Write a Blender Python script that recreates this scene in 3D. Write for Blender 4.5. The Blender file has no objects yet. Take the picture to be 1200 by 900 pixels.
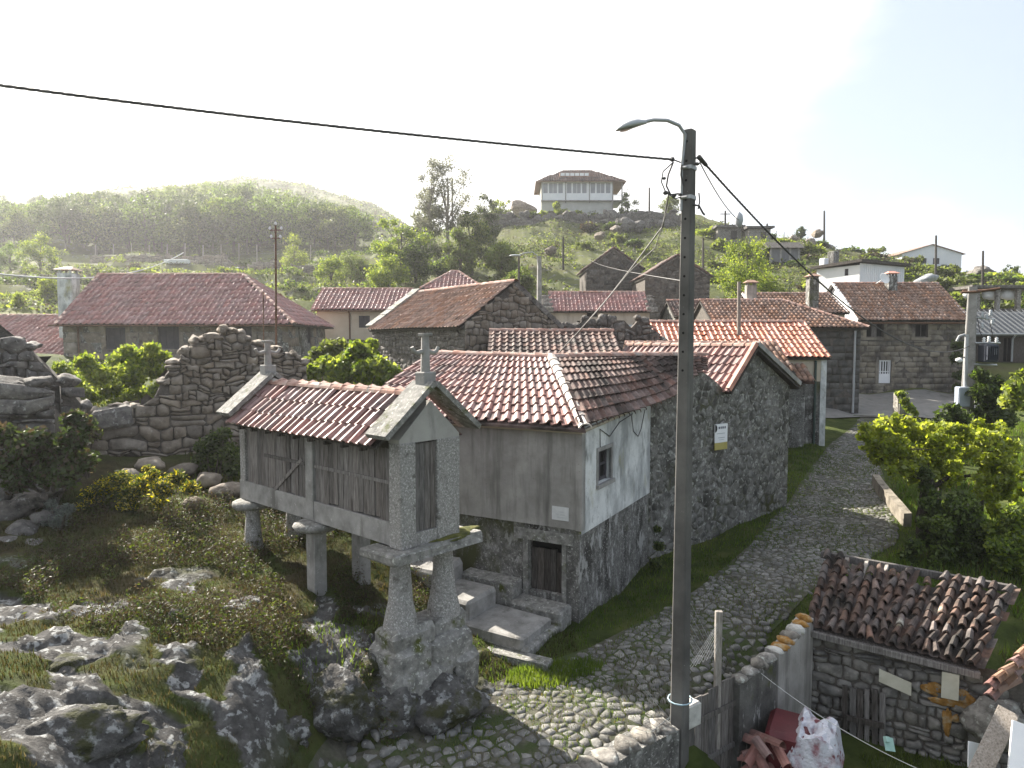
import bpy, math, random
import numpy as np
from mathutils import Vector, Matrix
random.seed(7); RS = np.random.RandomState(11)
sc = bpy.context.scene
col = sc.collection
PI = math.pi

# ---------------------------------------------------------------- camera
CZ, PITCH, FPX = 5.8, math.radians(3.5), 811.0
cam_d = bpy.data.cameras.new("camera"); cam = bpy.data.objects.new("camera", cam_d); col.objects.link(cam)
cam.location = (0, 0, CZ); cam.rotation_euler = (PI / 2 - PITCH, 0, 0)
cam_d.sensor_width = 36; cam_d.lens = 36 * FPX / 1200; cam_d.clip_start = .1; cam_d.clip_end = 6000
sc.camera = cam

# ---------------------------------------------------------------- light
SUN_AZ, SUN_EL = math.radians(-44), math.radians(33)      # azimuth from +Y, negative = to the left
EXPOSURE, SKY, SUN = 1.88, .05, 5.0
sund = Vector((math.sin(SUN_AZ) * math.cos(SUN_EL), math.cos(SUN_AZ) * math.cos(SUN_EL), math.sin(SUN_EL)))
sl = bpy.data.lights.new("sun", 'SUN'); sun = bpy.data.objects.new("sun", sl); col.objects.link(sun)
sl.energy = SUN; sl.angle = math.radians(.5); sl.color = (1, .93, .82)
sun.rotation_euler = (-sund).to_track_quat('-Z', 'Y').to_euler()
world = bpy.data.worlds.new("World"); sc.world = world; world.use_nodes = True
wn, wl = world.node_tree.nodes, world.node_tree.links
bg = wn['Background']
sky = wn.new('ShaderNodeTexSky'); sky.sky_type = 'NISHITA'; sky.sun_disc = False
sky.sun_elevation = SUN_EL; sky.sun_rotation = SUN_AZ % (2 * PI)
sky.altitude = 600; sky.air_density = 1.0; sky.dust_density = 1.6; sky.ozone_density = 1.0
# broken bright cloud over the blue: thick towards the sun, thinning to the right
tc = wn.new('ShaderNodeTexCoord'); mp = wn.new('ShaderNodeMapping'); mp.inputs['Scale'].default_value = (1, 1, 2.6)
wl.new(tc.outputs['Generated'], mp.inputs['Vector'])
nz = wn.new('ShaderNodeTexNoise'); nz.inputs['Scale'].default_value = 2.1; nz.inputs['Detail'].default_value = 7; nz.inputs['Roughness'].default_value = .52
wl.new(mp.outputs[0], nz.inputs['Vector'])
dot = wn.new('ShaderNodeVectorMath'); dot.operation = 'DOT_PRODUCT'; dot.inputs[1].default_value = sund
wl.new(tc.outputs['Generated'], dot.inputs[0])
mr = wn.new('ShaderNodeMapRange'); mr.inputs[1].default_value = .42; mr.inputs[2].default_value = .74; mr.inputs[3].default_value = -.16; mr.inputs[4].default_value = .42
wl.new(dot.outputs['Value'], mr.inputs[0])
ad = wn.new('ShaderNodeMath'); ad.operation = 'ADD'; wl.new(nz.outputs['Fac'], ad.inputs[0]); wl.new(mr.outputs[0], ad.inputs[1])
cr = wn.new('ShaderNodeMapRange'); cr.interpolation_type = 'SMOOTHSTEP'; cr.inputs[1].default_value = .30; cr.inputs[2].default_value = .62
wl.new(ad.outputs[0], cr.inputs[0])
mx = wn.new('ShaderNodeMixRGB'); mx.inputs[2].default_value = (7.9, 7.8, 7.7, 1)
mul = wn.new('ShaderNodeMath'); mul.operation = 'MULTIPLY'; mul.inputs[1].default_value = .9
wl.new(cr.outputs[0], mul.inputs[0]); wl.new(mul.outputs[0], mx.inputs[0])
pale = wn.new('ShaderNodeMixRGB'); pale.inputs[0].default_value = .6; pale.inputs[2].default_value = (4.9, 5.5, 6.4, 1)
wl.new(sky.outputs[0], pale.inputs[1]); wl.new(pale.outputs[0], mx.inputs[1])
wl.new(mx.outputs[0], bg.inputs[0]); bg.inputs[1].default_value = SKY
vs = sc.view_settings; vs.view_transform = 'Standard'; vs.look = 'None'; vs.exposure = EXPOSURE; vs.gamma = 1
cy = sc.cycles
cy.max_bounces = 6; cy.diffuse_bounces = 3; cy.transmission_bounces = 3; cy.transparent_max_bounces = 6; cy.volume_bounces = 0
cy.use_denoising = True
try:
    cy.denoiser = 'OPENIMAGEDENOISE'; cy.denoising_input_passes = 'RGB_ALBEDO_NORMAL'
except Exception: pass

# ---------------------------------------------------------------- pixels (1200x900) to points of the place
def W(px, py, Y):
    rx, ru = (px - 600) / FPX, (450 - py) / FPX
    d = Vector((rx, math.cos(PITCH) + ru * math.sin(PITCH), -math.sin(PITCH) + ru * math.cos(PITCH)))
    return Vector((0, 0, CZ)) + d * (Y / d.y)
def zat(py, Y): return W(600, py, Y).z
def on_line(px, P, d):
    """parameter t where the plan line P + t d crosses the sight line of column px"""
    k = (px - 600) / FPX
    return (k * P[1] - P[0]) / (d[0] - k * d[1])

# ---------------------------------------------------------------- mesh helpers
def np_mesh(name, v, f, mats, mi=None, smooth=False):
    me = bpy.data.meshes.new(name)
    v = np.asarray(v, dtype=np.float32); f = np.asarray(f, dtype=np.int32)
    n, k = f.shape
    me.vertices.add(len(v)); me.vertices.foreach_set('co', v.ravel())
    me.loops.add(n * k); me.loops.foreach_set('vertex_index', f.ravel())
    me.polygons.add(n); me.polygons.foreach_set('loop_start', np.arange(0, n * k, k, dtype=np.int32))
    me.polygons.foreach_set('loop_total', np.full(n, k, dtype=np.int32))
    for m in (mats if isinstance(mats, (list, tuple)) else [mats]): me.materials.append(m)
    if mi is not None: me.polygons.foreach_set('material_index', np.asarray(mi, dtype=np.int32))
    if smooth: me.polygons.foreach_set('use_smooth', np.ones(n, dtype=bool))
    me.update(); return me
def link(name, me, parent=None, **kw):
    o = bpy.data.objects.new(name, me); col.objects.link(o)
    if parent is not None: o.parent = parent
    for k, v in kw.items(): o[k] = v
    return o
def thing(name, label, cat, loc=(0, 0, 0), rz=0, group=None):
    o = bpy.data.objects.new(name, None); col.objects.link(o); o.empty_display_size = .2
    o.location = loc; o.rotation_euler = (0, 0, rz); o['label'] = label; o['category'] = cat
    if group: o['group'] = group
    return o
def tag(o, label, cat, group=None):
    o['label'] = label; o['category'] = cat
    if group: o['group'] = group
    return o
def copy_tree(o, parent=None):
    c = o.copy(); col.objects.link(c); c.parent = parent
    for ch in o.children: copy_tree(ch, c)
    return c

class MB:
    """collects shapes, then links them as one mesh"""
    def __init__(s): s.v = []; s.f = []; s.m = []; s.sm = []
    def add(s, vs, fs, m=0, smooth=False):
        n = len(s.v); s.v += [tuple(x) for x in vs]
        for f in fs: s.f.append([i + n for i in f]); s.m.append(m); s.sm.append(smooth)
        return s
    def quad(s, a, b, c, d, m=0): return s.add([a, b, c, d], [[0, 1, 2, 3]], m)
    def box(s, a, b, m=0, M=None):
        x0, y0, z0 = a; x1, y1, z1 = b
        vs = [Vector(p) for p in ((x0,y0,z0),(x1,y0,z0),(x1,y1,z0),(x0,y1,z0),(x0,y0,z1),(x1,y0,z1),(x1,y1,z1),(x0,y1,z1))]
        if M is not None: vs = [M @ p for p in vs]
        return s.add(vs, [[3,2,1,0],[4,5,6,7],[0,1,5,4],[1,2,6,5],[2,3,7,6],[3,0,4,7]], m)
    def rbox(s, a, b, jit=.02, m=0, M=None, bev=.12):
        """box with bevelled, uneven edges (cut stone, old timber)"""
        a, b = Vector(a), Vector(b); c, h = (a + b) / 2, (b - a) / 2
        k = min(h) * bev * 2
        vs = []; idx = {}
        for ax in range(3):
            for sg in (-1, 1):
                for s1 in (-1, 1):
                    for s2 in (-1, 1):
                        p = [0, 0, 0]; p[ax] = sg * h[ax]; q = (ax + 1) % 3; r = (ax + 2) % 3
                        p[q] = s1 * (h[q] - k); p[r] = s2 * (h[r] - k)
                        idx[(ax, sg, s1, s2)] = len(vs)
                        vs.append(c + Vector(p) + Vector((random.uniform(-jit, jit), random.uniform(-jit, jit), random.uniform(-jit, jit))))
        fs = []
        for ax in range(3):
            for sg in (-1, 1):
                f = [idx[(ax, sg, -1, -1)], idx[(ax, sg, 1, -1)], idx[(ax, sg, 1, 1)], idx[(ax, sg, -1, 1)]]
                fs.append(f if sg > 0 else f[::-1])
        for ax in range(3):
            q, r = (ax + 1) % 3, (ax + 2) % 3
            for sg in (-1, 1):
                for sq in (-1, 1):   # edge between face ax,sg and face q,sq, running along r
                    A = [idx[(ax, sg, sq, -1)], idx[(ax, sg, sq, 1)]]
                    B = [idx[(q, sq, 1, sg)], idx[(q, sq, -1, sg)]]
                    f = A + B
                    fs.append(f if sg * sq > 0 else f[::-1])
        for sx in (-1, 1):
            for sy in (-1, 1):
                for sz in (-1, 1):
                    f = [idx[(0, sx, sy, sz)], idx[(1, sy, sz, sx)], idx[(2, sz, sx, sy)]]
                    fs.append(f if sx * sy * sz > 0 else f[::-1])
        if M is not None: vs = [M @ p for p in vs]
        return s.add(vs, fs, m)
    def prism(s, poly, z0, z1, m=0, M=None):
        n = len(poly)
        vs = [Vector((p[0], p[1], z0)) for p in poly] + [Vector((p[0], p[1], z1)) for p in poly]
        if M is not None: vs = [M @ p for p in vs]
        return s.add(vs, [list(range(n))[::-1], list(range(n, 2 * n))] + [[i, (i + 1) % n, n + (i + 1) % n, n + i] for i in range(n)], m)
    def slab(s, poly3, t, m=0):
        """flat 3-D polygon thickened by t downwards along its normal"""
        P = [Vector(p) for p in poly3]; n = len(P)
        nn = Vector((0, 0, 0))
        for i in range(n): nn += P[i].cross(P[(i + 1) % n])
        nn.normalize()
        Q = [p - nn * t for p in P]
        return s.add(P + Q, [list(range(n)), list(range(n, 2 * n))[::-1]] + [[i, n + i, n + (i + 1) % n, (i + 1) % n] for i in range(n)], m)
    def tube(s, pts, r, n=8, m=0, smooth=True, cap=True):
        P = [Vector(p) for p in pts]; k = len(P)
        R = r if isinstance(r, (list, tuple)) else [r] * k
        vs = []; up = None
        for i in range(k):
            t = (P[min(i + 1, k - 1)] - P[max(i - 1, 0)])
            t = t.normalized() if t.length > 1e-9 else Vector((0, 0, 1))
            if up is None: up = Vector((1, 0, 0)) if abs(t.x) < .9 else Vector((0, 1, 0))
            u = (up - t * up.dot(t)).normalized(); w = t.cross(u); up = u
            for j in range(n):
                a = 2 * PI * j / n
                vs.append(P[i] + (u * math.cos(a) + w * math.sin(a)) * R[i])
        fs = [[i * n + j, i * n + (j + 1) % n, (i + 1) * n + (j + 1) % n, (i + 1) * n + j] for i in range(k - 1) for j in range(n)]
        s.add(vs, fs, m, smooth)
        if cap:
            s.add(vs[:n], [list(range(n))[::-1]], m); s.add(vs[-n:], [list(range(n))], m)
        return s
    def lathe(s, prof, n=16, c=(0, 0, 0), m=0, smooth=True):
        k = len(prof); c = Vector(c)
        vs = [c + Vector((r * math.cos(2 * PI * j / n), r * math.sin(2 * PI * j / n), z)) for r, z in prof for j in range(n)]
        fs = [[i * n + j, i * n + (j + 1) % n, (i + 1) * n + (j + 1) % n, (i + 1) * n + j] for i in range(k - 1) for j in range(n)]
        s.add(vs, fs, m, smooth)
        s.add(vs[:n], [list(range(n))[::-1]], m); s.add(vs[-n:], [list(range(n))], m)
        return s
    def shift(s, d):
        d = Vector(d); s.v = [tuple(Vector(p) - d) for p in s.v]; return s
    def mesh(s, name, mats):
        me = bpy.data.meshes.new(name); me.from_pydata(s.v, [], s.f)
        for mm in (mats if isinstance(mats, (list, tuple)) else [mats]): me.materials.append(mm)
        me.polygons.foreach_set('material_index', s.m); me.polygons.foreach_set('use_smooth', s.sm)
        me.update(); return me
    def obj(s, name, mats, parent=None, world=False, **kw):
        if world and parent is not None: s.shift(parent.location)
        return link(name, s.mesh(name, mats), parent, **kw)

# ---------------------------------------------------------------- materials
def _rgb(c): return (c[0], c[1], c[2], 1)
def mat(name, ramp, sc_=2.0, det=6, rough=.9, bump=.3, bsc=25, spots=(), rnd=0, stretch=(1, 1, 1), spec=.25, metal=0, trans=None, noise_rough=.6):
    m = bpy.data.materials.new(name); m.use_nodes = True
    N, L = m.node_tree.nodes, m.node_tree.links
    b = N['Principled BSDF']; b.inputs['Roughness'].default_value = rough; b.inputs['Metallic'].default_value = metal
    b.inputs['Specular IOR Level'].default_value = spec
    g = N.new('ShaderNodeNewGeometry'); pos = g.outputs['Position']
    if stretch != (1, 1, 1):
        mp = N.new('ShaderNodeMapping'); mp.inputs['Scale'].default_value = stretch; L.new(pos, mp.inputs['Vector']); spos = mp.outputs[0]
    else: spos = pos
    n = N.new('ShaderNodeTexNoise'); n.inputs['Scale'].default_value = sc_; n.inputs['Detail'].default_value = det; n.inputs['Roughness'].default_value = noise_rough
    L.new(spos, n.inputs['Vector'])
    r = N.new('ShaderNodeValToRGB'); els = r.color_ramp.elements
    while len(els) < len(ramp): els.new(.5)
    for i, c in enumerate(ramp):
        els[i].position = .32 + .36 * i / max(1, len(ramp) - 1); els[i].color = _rgb(c)
    L.new(n.outputs['Fac'], r.inputs[0]); colr = r.outputs[0]
    for k, (s_, lo, hi, c, stv) in enumerate(spots):
        q = N.new('ShaderNodeTexNoise'); q.inputs['Scale'].default_value = s_; q.inputs['Detail'].default_value = 5; q.inputs['Roughness'].default_value = .62
        mp = N.new('ShaderNodeMapping'); mp.inputs['Scale'].default_value = stv or (1, 1, 1); mp.inputs['Location'].default_value = (7.3 * k + 3, 1.7 * k, 4.1 * k)
        L.new(pos, mp.inputs['Vector']); L.new(mp.outputs[0], q.inputs['Vector'])
        a = N.new('ShaderNodeMapRange'); a.inputs[1].default_value = lo; a.inputs[2].default_value = hi; L.new(q.outputs['Fac'], a.inputs[0])
        x = N.new('ShaderNodeMixRGB'); x.inputs[2].default_value = _rgb(c); L.new(a.outputs[0], x.inputs[0]); L.new(colr, x.inputs[1]); colr = x.outputs[0]
    if rnd:
        oi = N.new('ShaderNodeObjectInfo'); a = N.new('ShaderNodeMath'); a.operation = 'ADD'
        L.new(oi.outputs['Random'], a.inputs[0]); L.new(g.outputs['Random Per Island'], a.inputs[1])
        fr = N.new('ShaderNodeMath'); fr.operation = 'FRACT'; L.new(a.outputs[0], fr.inputs[0])
        mr = N.new('ShaderNodeMapRange'); mr.inputs[3].default_value = 1 - rnd; mr.inputs[4].default_value = 1 + rnd; L.new(fr.outputs[0], mr.inputs[0])
        h = N.new('ShaderNodeHueSaturation'); L.new(mr.outputs[0], h.inputs['Value']); L.new(colr, h.inputs['Color'])
        f2 = N.new('ShaderNodeMath'); f2.operation = 'MULTIPLY'; f2.inputs[1].default_value = 7.31; L.new(a.outputs[0], f2.inputs[0])
        f3 = N.new('ShaderNodeMath'); f3.operation = 'FRACT'; L.new(f2.outputs[0], f3.inputs[0])
        m2 = N.new('ShaderNodeMapRange'); m2.inputs[3].default_value = 1 - rnd; m2.inputs[4].default_value = 1 + rnd * .6; L.new(f3.outputs[0], m2.inputs[0])
        L.new(m2.outputs[0], h.inputs['Saturation']); colr = h.outputs[0]
    L.new(colr, b.inputs['Base Color'])
    if bump:
        q = N.new('ShaderNodeTexNoise'); q.inputs['Scale'].default_value = bsc; q.inputs['Detail'].default_value = 6; q.inputs['Roughness'].default_value = .65
        L.new(spos, q.inputs['Vector'])
        bp = N.new('ShaderNodeBump'); bp.inputs['Strength'].default_value = bump; bp.inputs['Distance'].default_value = 1.0 / bsc
        L.new(q.outputs['Fac'], bp.inputs['Height']); L.new(bp.outputs[0], b.inputs['Normal'])
    if trans is not None:
        t = N.new('ShaderNodeBsdfTranslucent'); x = N.new('ShaderNodeMixShader'); x.inputs[0].default_value = trans[3]
        tm = N.new('ShaderNodeMixRGB'); tm.blend_type = 'MULTIPLY'; tm.inputs[0].default_value = 1; tm.inputs[2].default_value = _rgb(trans)
        L.new(colr, tm.inputs[1]); L.new(tm.outputs[0], t.inputs['Color'])
        L.new(b.outputs[0], x.inputs[1]); L.new(t.outputs[0], x.inputs[2]); L.new(x.outputs[0], N['Material Output'].inputs[0])
    return m
LICH = (.40, .41, .37); MOSS = (.075, .085, .022); DARK = (.045, .042, .04)
granite = mat('granite_stone', [(.10,.092,.082), (.20,.185,.165), (.30,.28,.25)], 6, spots=[(9, .55, .66, LICH, None), (2.2, .58, .70, DARK, None)], rnd=.28, bump=.5, bsc=22)
granite_dark = mat('dark_granite_stone', [(.065,.06,.058), (.125,.115,.105), (.19,.175,.155)], 5, spots=[(11, .58, .68, (.30,.30,.28), None), (2.5, .58, .70, (.03,.03,.028), None)], rnd=.3, bump=.5, bsc=22)
granite_warm = mat('warm_granite_stone', [(.14,.115,.09), (.22,.185,.15), (.30,.26,.21)], 3, spots=[(7, .6, .72, (.33,.31,.27), None), (1.5, .58, .72, (.07,.06,.055), None)], rnd=.2, bump=.4, bsc=18)
ashlar = mat('weathered_ashlar', [(.12,.105,.085), (.21,.185,.145), (.28,.25,.20)], 1.6, spots=[(.7, .5, .66, (.06,.055,.05), (1, 1, .7)), (8, .62, .74, (.3,.29,.25), None)], rnd=.16, bump=.35, bsc=18)
mortar = mat('earth_mortar', [(.07,.062,.055), (.135,.12,.105)], 7, bump=.6, bsc=18)
mortar_pale = mat('pale_pointing', [(.12,.116,.106), (.24,.23,.215)], 7, spots=[(2, .46, .62, (.07,.067,.06), None), (9, .55, .62, (.34,.34,.31), None), (.8, .56, .68, (.06,.062,.03), None)], bump=.6, bsc=16)
lane_stone = mat('lane_wall_stone', [(.07,.068,.062), (.15,.145,.132), (.25,.242,.222)], 5, spots=[(8, .55, .64, (.34,.34,.31), None), (1.1, .52, .66, (.06,.058,.05), (1, 1, .7)), (2.4, .60, .70, (.075,.08,.04), None)], rnd=.24, bump=.6, bsc=20)
roughcast = mat('roughcast', [(.075,.072,.068), (.16,.155,.145), (.29,.28,.265)], 9, det=10, spots=[(1.6, .48, .62, (.055,.052,.047), (1, 1, .7)), (4.5, .56, .62, (.36,.355,.34), (1, 1, .5)), (22, .58, .64, (.42,.41,.39), None), (.9, .56, .70, (.075,.078,.035), (1, 1, .6))], bump=1.0, bsc=45, noise_rough=.75)
speckle = mat('speckled_roughcast_granite', [(.14,.135,.128), (.29,.28,.265), (.46,.445,.425)], 26, det=10, spots=[(34, .56, .63, (.55,.54,.52), None), (5, .58, .70, (.13,.123,.11), None), (1.5, .52, .68, (.17,.16,.145), (1, 1, .6))], bump=1.0, bsc=42, noise_rough=.8)
plaster_grey = mat('grey_cement_render', [(.225,.215,.20), (.30,.287,.27), (.37,.355,.335)], 1.8, det=9, spots=[(1.7, .48, .68, (.14,.134,.124), (2.2, 2.2, .22)), (28, .66, .72, (.12,.115,.105), None), (.8, .55, .70, (.41,.39,.365), None), (5, .64, .72, (.21,.2,.185), (1, 1, .12))], bump=.22, bsc=35)
plaster_white = mat('stained_whitewash', [(.50,.51,.50), (.66,.67,.66), (.72,.725,.71)], 2.2, spots=[(.9, .46, .62, (.33,.34,.34), (1.3, 1.3, .6)), (3.5, .54, .70, (.24,.245,.235), (1, 1, .5)), (1.6, .58, .74, (.33,.32,.19), (1, 1, .45)), (19, .62, .72, (.22,.22,.21), None)], bump=.3, bsc=28)
plaster_cream = mat('cream_render', [(.42,.36,.28), (.50,.44,.35)], 1.2, spots=[(1.2, .56, .75, (.30,.26,.21), (1.5, 1.5, .3))], bump=.15, bsc=30)
white_paint = mat('white_painted_wall', [(.66,.68,.70), (.74,.75,.76)], .8, spots=[(.8, .6, .85, (.55,.56,.57), (2, 2, .2))], bump=.08)
white_frame = mat('white_paint', [(.72,.73,.74), (.8,.8,.8)], 3, bump=0)
concrete = mat('weathered_concrete', [(.19,.185,.175), (.27,.262,.25), (.34,.33,.315)], 3.5, spots=[(2.0, .55, .72, (.13,.125,.115), (1.5, 1.5, .3)), (18, .62, .70, (.40,.39,.37), None)], bump=.35, bsc=40)
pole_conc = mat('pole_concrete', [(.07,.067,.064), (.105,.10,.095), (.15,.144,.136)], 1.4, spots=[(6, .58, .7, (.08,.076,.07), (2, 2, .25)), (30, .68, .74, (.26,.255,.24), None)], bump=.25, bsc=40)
slab_stone = mat('lichen_slab_stone', [(.12,.117,.11), (.21,.205,.19), (.31,.30,.285)], 8, det=8, spots=[(3, .58, .7, MOSS, None), (16, .57, .65, (.42,.42,.385), None)], bump=.6, bsc=30)
rock_m = mat('lichen_rock', [(.035,.033,.032), (.085,.082,.079), (.17,.166,.16)], 2.6, det=10, spots=[(6.5, .54, .62, (.34,.345,.34), None), (2.6, .50, .60, (.05,.052,.022), None), (14, .60, .68, (.05,.05,.05), None)], bump=1.0, bsc=11, noise_rough=.72)
mossy = mat('moss', [(.035,.04,.012), (.085,.09,.022), (.13,.12,.035)], 9, bump=.8, bsc=40)
def tile_mat(name, a, b, c, lich=.62, rnd=.3, dk=.6, ro=.52, sp=.45):
    return mat(name, [a, b, c], 3.2, spots=[(13, lich, lich + .1, (.26,.24,.20), None), (1.1, dk - .06, dk + .08, (a[0] * .55, a[1] * .62, a[2] * .62), None), (5, .62, .72, (.05,.045,.038), None), (2.1, .66, .74, (.24,.22,.17), None)], rnd=rnd, bump=.3, bsc=40, rough=ro, spec=sp)
tile_red = tile_mat('weathered_red_tile', (.17,.088,.078), (.25,.128,.112), (.33,.19,.165))
tile_old = tile_mat('sooty_clay_tile', (.075,.05,.044), (.135,.085,.073), (.20,.13,.11), .60, .34, .55, .78, .25)
tile_pink = tile_mat('faded_pink_tile', (.25,.12,.11), (.33,.17,.155), (.40,.22,.20), .68, .2, .72)
tile_new = tile_mat('bright_orange_tile', (.36,.115,.065), (.45,.165,.10), (.52,.22,.14), .72, .2, .74)
tile_brown = tile_mat('brown_clay_tile', (.16,.095,.07), (.26,.155,.11), (.33,.21,.155), .64, .26, .66, .7, .3)
tile_shed = tile_mat('blackened_canal_tile', (.06,.045,.038), (.10,.07,.058), (.17,.115,.095), .63, .55, .57, .8, .2)
cap_mat = mat('mortared_ridge_tile', [(.26,.14,.11), (.36,.22,.18), (.44,.33,.28)], 5, spots=[(5, .56, .66, (.38,.35,.31), None), (2, .60, .74, (.09,.075,.065), None)], rnd=.2, bump=.4, bsc=30)
wood_grey = mat('silvered_boards', [(.085,.075,.07), (.165,.15,.14), (.25,.232,.218)], 5, det=8, stretch=(9, 9, .7), spots=[(2.0, .58, .75, (.06,.052,.046), (3, 3, .5))], rnd=.32, bump=.5, bsc=14)
wood_dark = mat('dark_weathered_wood', [(.035,.03,.027), (.075,.065,.058), (.13,.118,.108)], 5, det=8, stretch=(9, 9, .8), rnd=.3, bump=.5, bsc=14)
wood_pale = mat('pale_split_wood', [(.16,.14,.12), (.28,.25,.22), (.36,.33,.30)], 5, stretch=(7, 7, 1), rnd=.2, bump=.4, bsc=14)
steel = mat('galvanised_steel', [(.30,.31,.32), (.40,.41,.42)], 4, rough=.5, metal=.5, bump=.1, spec=.5)
iron = mat('rusty_iron', [(.06,.035,.025), (.12,.065,.04), (.16,.10,.07)], 14, bump=.3, bsc=60)
black = mat('black_rubber', [(.012,.012,.013), (.022,.022,.024)], 20, rough=.6, bump=.05)
dark_in = mat('dark_interior', [(.006,.006,.006), (.012,.012,.011)], 3, bump=0)
glass = mat('window_glass', [(.015,.018,.022), (.03,.034,.04)], 2, rough=.12, bump=0, spec=.6)
shutter = mat('grey_shutter', [(.055,.052,.058), (.09,.085,.092)], 2, bump=.1)
pvc = mat('grey_pipe', [(.30,.31,.32), (.38,.39,.40)], 3, rough=.5, bump=0)
green_pipe = mat('green_pipe', [(.03,.05,.045), (.05,.08,.07)], 3, rough=.5, bump=0)
cable_m = mat('cable_sheath', [(.035,.035,.036), (.08,.078,.078)], 30, rough=.6, bump=0)
grey_cable = mat('grey_cable_sheath', [(.16,.16,.155), (.24,.235,.225)], 30, rough=.6, bump=0)
porcelain = mat('porcelain', [(.55,.56,.56), (.66,.66,.66)], 10, rough=.2, bump=0, spec=.5)
slate_roof = mat('dark_sheet_roof', [(.085,.092,.10), (.12,.128,.138)], 1.5, rough=.6, bump=.1)
lamp_grey = mat('lamp_housing', [(.34,.36,.38), (.42,.44,.46)], 5, rough=.45, bump=.05, spec=.5)
lamp_lens = mat('lamp_lens', [(.5,.52,.53), (.58,.6,.6)], 5, rough=.2, bump=0, spec=.5)
asphalt = mat('pale_paving', [(.17,.165,.155), (.23,.222,.21)], 2.2, spots=[(1.5, .56, .72, (.11,.11,.10), None)], bump=.3, bsc=50)
cobble_m = mat('granite_cobble', [(.095,.094,.088), (.155,.152,.142), (.235,.226,.21)], 7, det=8, spots=[(1.0, .56, .68, (.10,.10,.075), None), (18, .60, .70, (.36,.35,.32), None)], rnd=.3, bump=.5, bsc=30)
joint_m = mat('earth_joint', [(.05,.047,.036), (.085,.08,.062), (.125,.117,.093)], 6, spots=[(1.3, .46, .58, (.05,.068,.024), None)], bump=.8, bsc=30)
def leaf(name, a, b, c, t=(1.5, 1.7, .6, .45), rnd=.3, sc_=.9): return mat(name, [a, b, c], sc_, det=3, rough=.6, bump=0, rnd=rnd, trans=t, spec=.3)
lf_bright = leaf('spring_leaf', (.13,.175,.03), (.19,.25,.05), (.26,.31,.075), (1.6, 1.5, .6, .58))
lf_mid = leaf('mid_green_leaf', (.065,.095,.025), (.105,.145,.038), (.15,.19,.055))
lf_dark = leaf('evergreen_leaf', (.032,.048,.018), (.055,.078,.026), (.085,.11,.038), (1.4, 1.5, .6, .35))
lf_euc = leaf('eucalyptus_leaf', (.12,.128,.10), (.165,.172,.135), (.21,.215,.17), (1.2, 1.2, .95, .5))
lf_olive = leaf('olive_green_leaf', (.085,.10,.04), (.135,.15,.055), (.18,.19,.075))
lf_yellow = leaf('yellow_broom_flower', (.40,.33,.02), (.55,.46,.03), (.66,.56,.05), (1.2, 1.2, .5, .4))
lf_broom = leaf('broom_green', (.04,.055,.015), (.07,.085,.02), (.11,.12,.03))
lf_dry = leaf('dry_bracken', (.04,.031,.02), (.07,.055,.035), (.11,.088,.056), (1.2, 1.05, .7, .3))
lf_silver = leaf('silvery_shrub', (.11,.13,.11), (.17,.19,.17), (.23,.25,.22), (1, 1.1, .9, .25))
grass_m = leaf('grass_blade', (.04,.062,.014), (.072,.105,.022), (.11,.135,.032), (1.6, 1.6, .5, .45), .35, .7)
grass_shade = leaf('shade_darkened_grass', (.026,.032,.011), (.045,.05,.018), (.07,.07,.028), (1.4, 1.4, .6, .4), .35, .7)  # grass blade colour darkened to stand for shade lying on the mound
dry_shade = leaf('shade_darkened_dry_grass', (.045,.037,.018), (.07,.057,.028), (.10,.082,.042), (1.3, 1.2, .7, .4), .35, .7)  # dry blades of the mound, its shade put into their colour too
grass_lush = leaf('lush_grass_blade', (.05,.085,.016), (.09,.145,.026), (.14,.19,.038), (1.6, 1.6, .5, .5), .3, .7)
lf_vine = leaf('vine_leaf', (.17,.21,.035), (.24,.29,.05), (.31,.35,.075), (1.6, 1.5, .6, .6))
grass_dry = leaf('dry_grass_blade', (.075,.064,.026), (.115,.098,.04), (.16,.135,.06), (1.4, 1.3, .6, .4), .35, .7)
bark = mat('bark', [(.05,.042,.035), (.10,.086,.07), (.16,.14,.115)], 5, stretch=(4, 4, 1), bump=.6, bsc=16)
bark_pale = mat('pale_bark', [(.16,.14,.12), (.26,.235,.205), (.34,.31,.28)], 3, stretch=(3, 3, 1), bump=.4, bsc=12)
vine_wood = mat('vine_wood', [(.03,.025,.02), (.06,.05,.04)], 8, stretch=(4, 4, 1), bump=.6, bsc=16)
# ---------------------------------------------------------------- terrain
def vnoise(x, y, s):
    x = np.asarray(x, dtype=np.float64) + s * 17.31; y = np.asarray(y, dtype=np.float64) - s * 9.77
    xi, yi = np.floor(x).astype(np.int64), np.floor(y).astype(np.int64); fx, fy = x - xi, y - yi
    def h(a, b):
        n = (a * 374761393 + b * 668265263 + s * 1274126177) & 0xffffffff
        n = ((n ^ (n >> 13)) * 1274126177) & 0xffffffff
        return ((n ^ (n >> 16)) & 0xffff) / 65535.0
    u, v = fx * fx * (3 - 2 * fx), fy * fy * (3 - 2 * fy)
    return (h(xi, yi) * (1 - u) + h(xi + 1, yi) * u) * (1 - v) + (h(xi, yi + 1) * (1 - u) + h(xi + 1, yi + 1) * u) * v
def fbm(x, y, s, o=4):
    r, a, t = 0, 1, 0
    for i in range(o): r = r + a * vnoise(x * 2 ** i, y * 2 ** i, s + i); t += a; a *= .5
    return r / t
road_z = lambda Y: .0676 * (Y - 10)
def road_Y(py): return 6.476 / ((py - 400) / FPX + .0676)
def road_pt(px, py):
    Y = road_Y(py); p = W(px, py, Y); return (p.x, p.y)
RL = [road_pt(*p) for p in ((400,890),(480,862),(560,825),(650,785),(700,768),(760,735),(830,690),(885,640),(930,590),(955,548),(975,522),(1003,500),(1012,488))]
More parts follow.
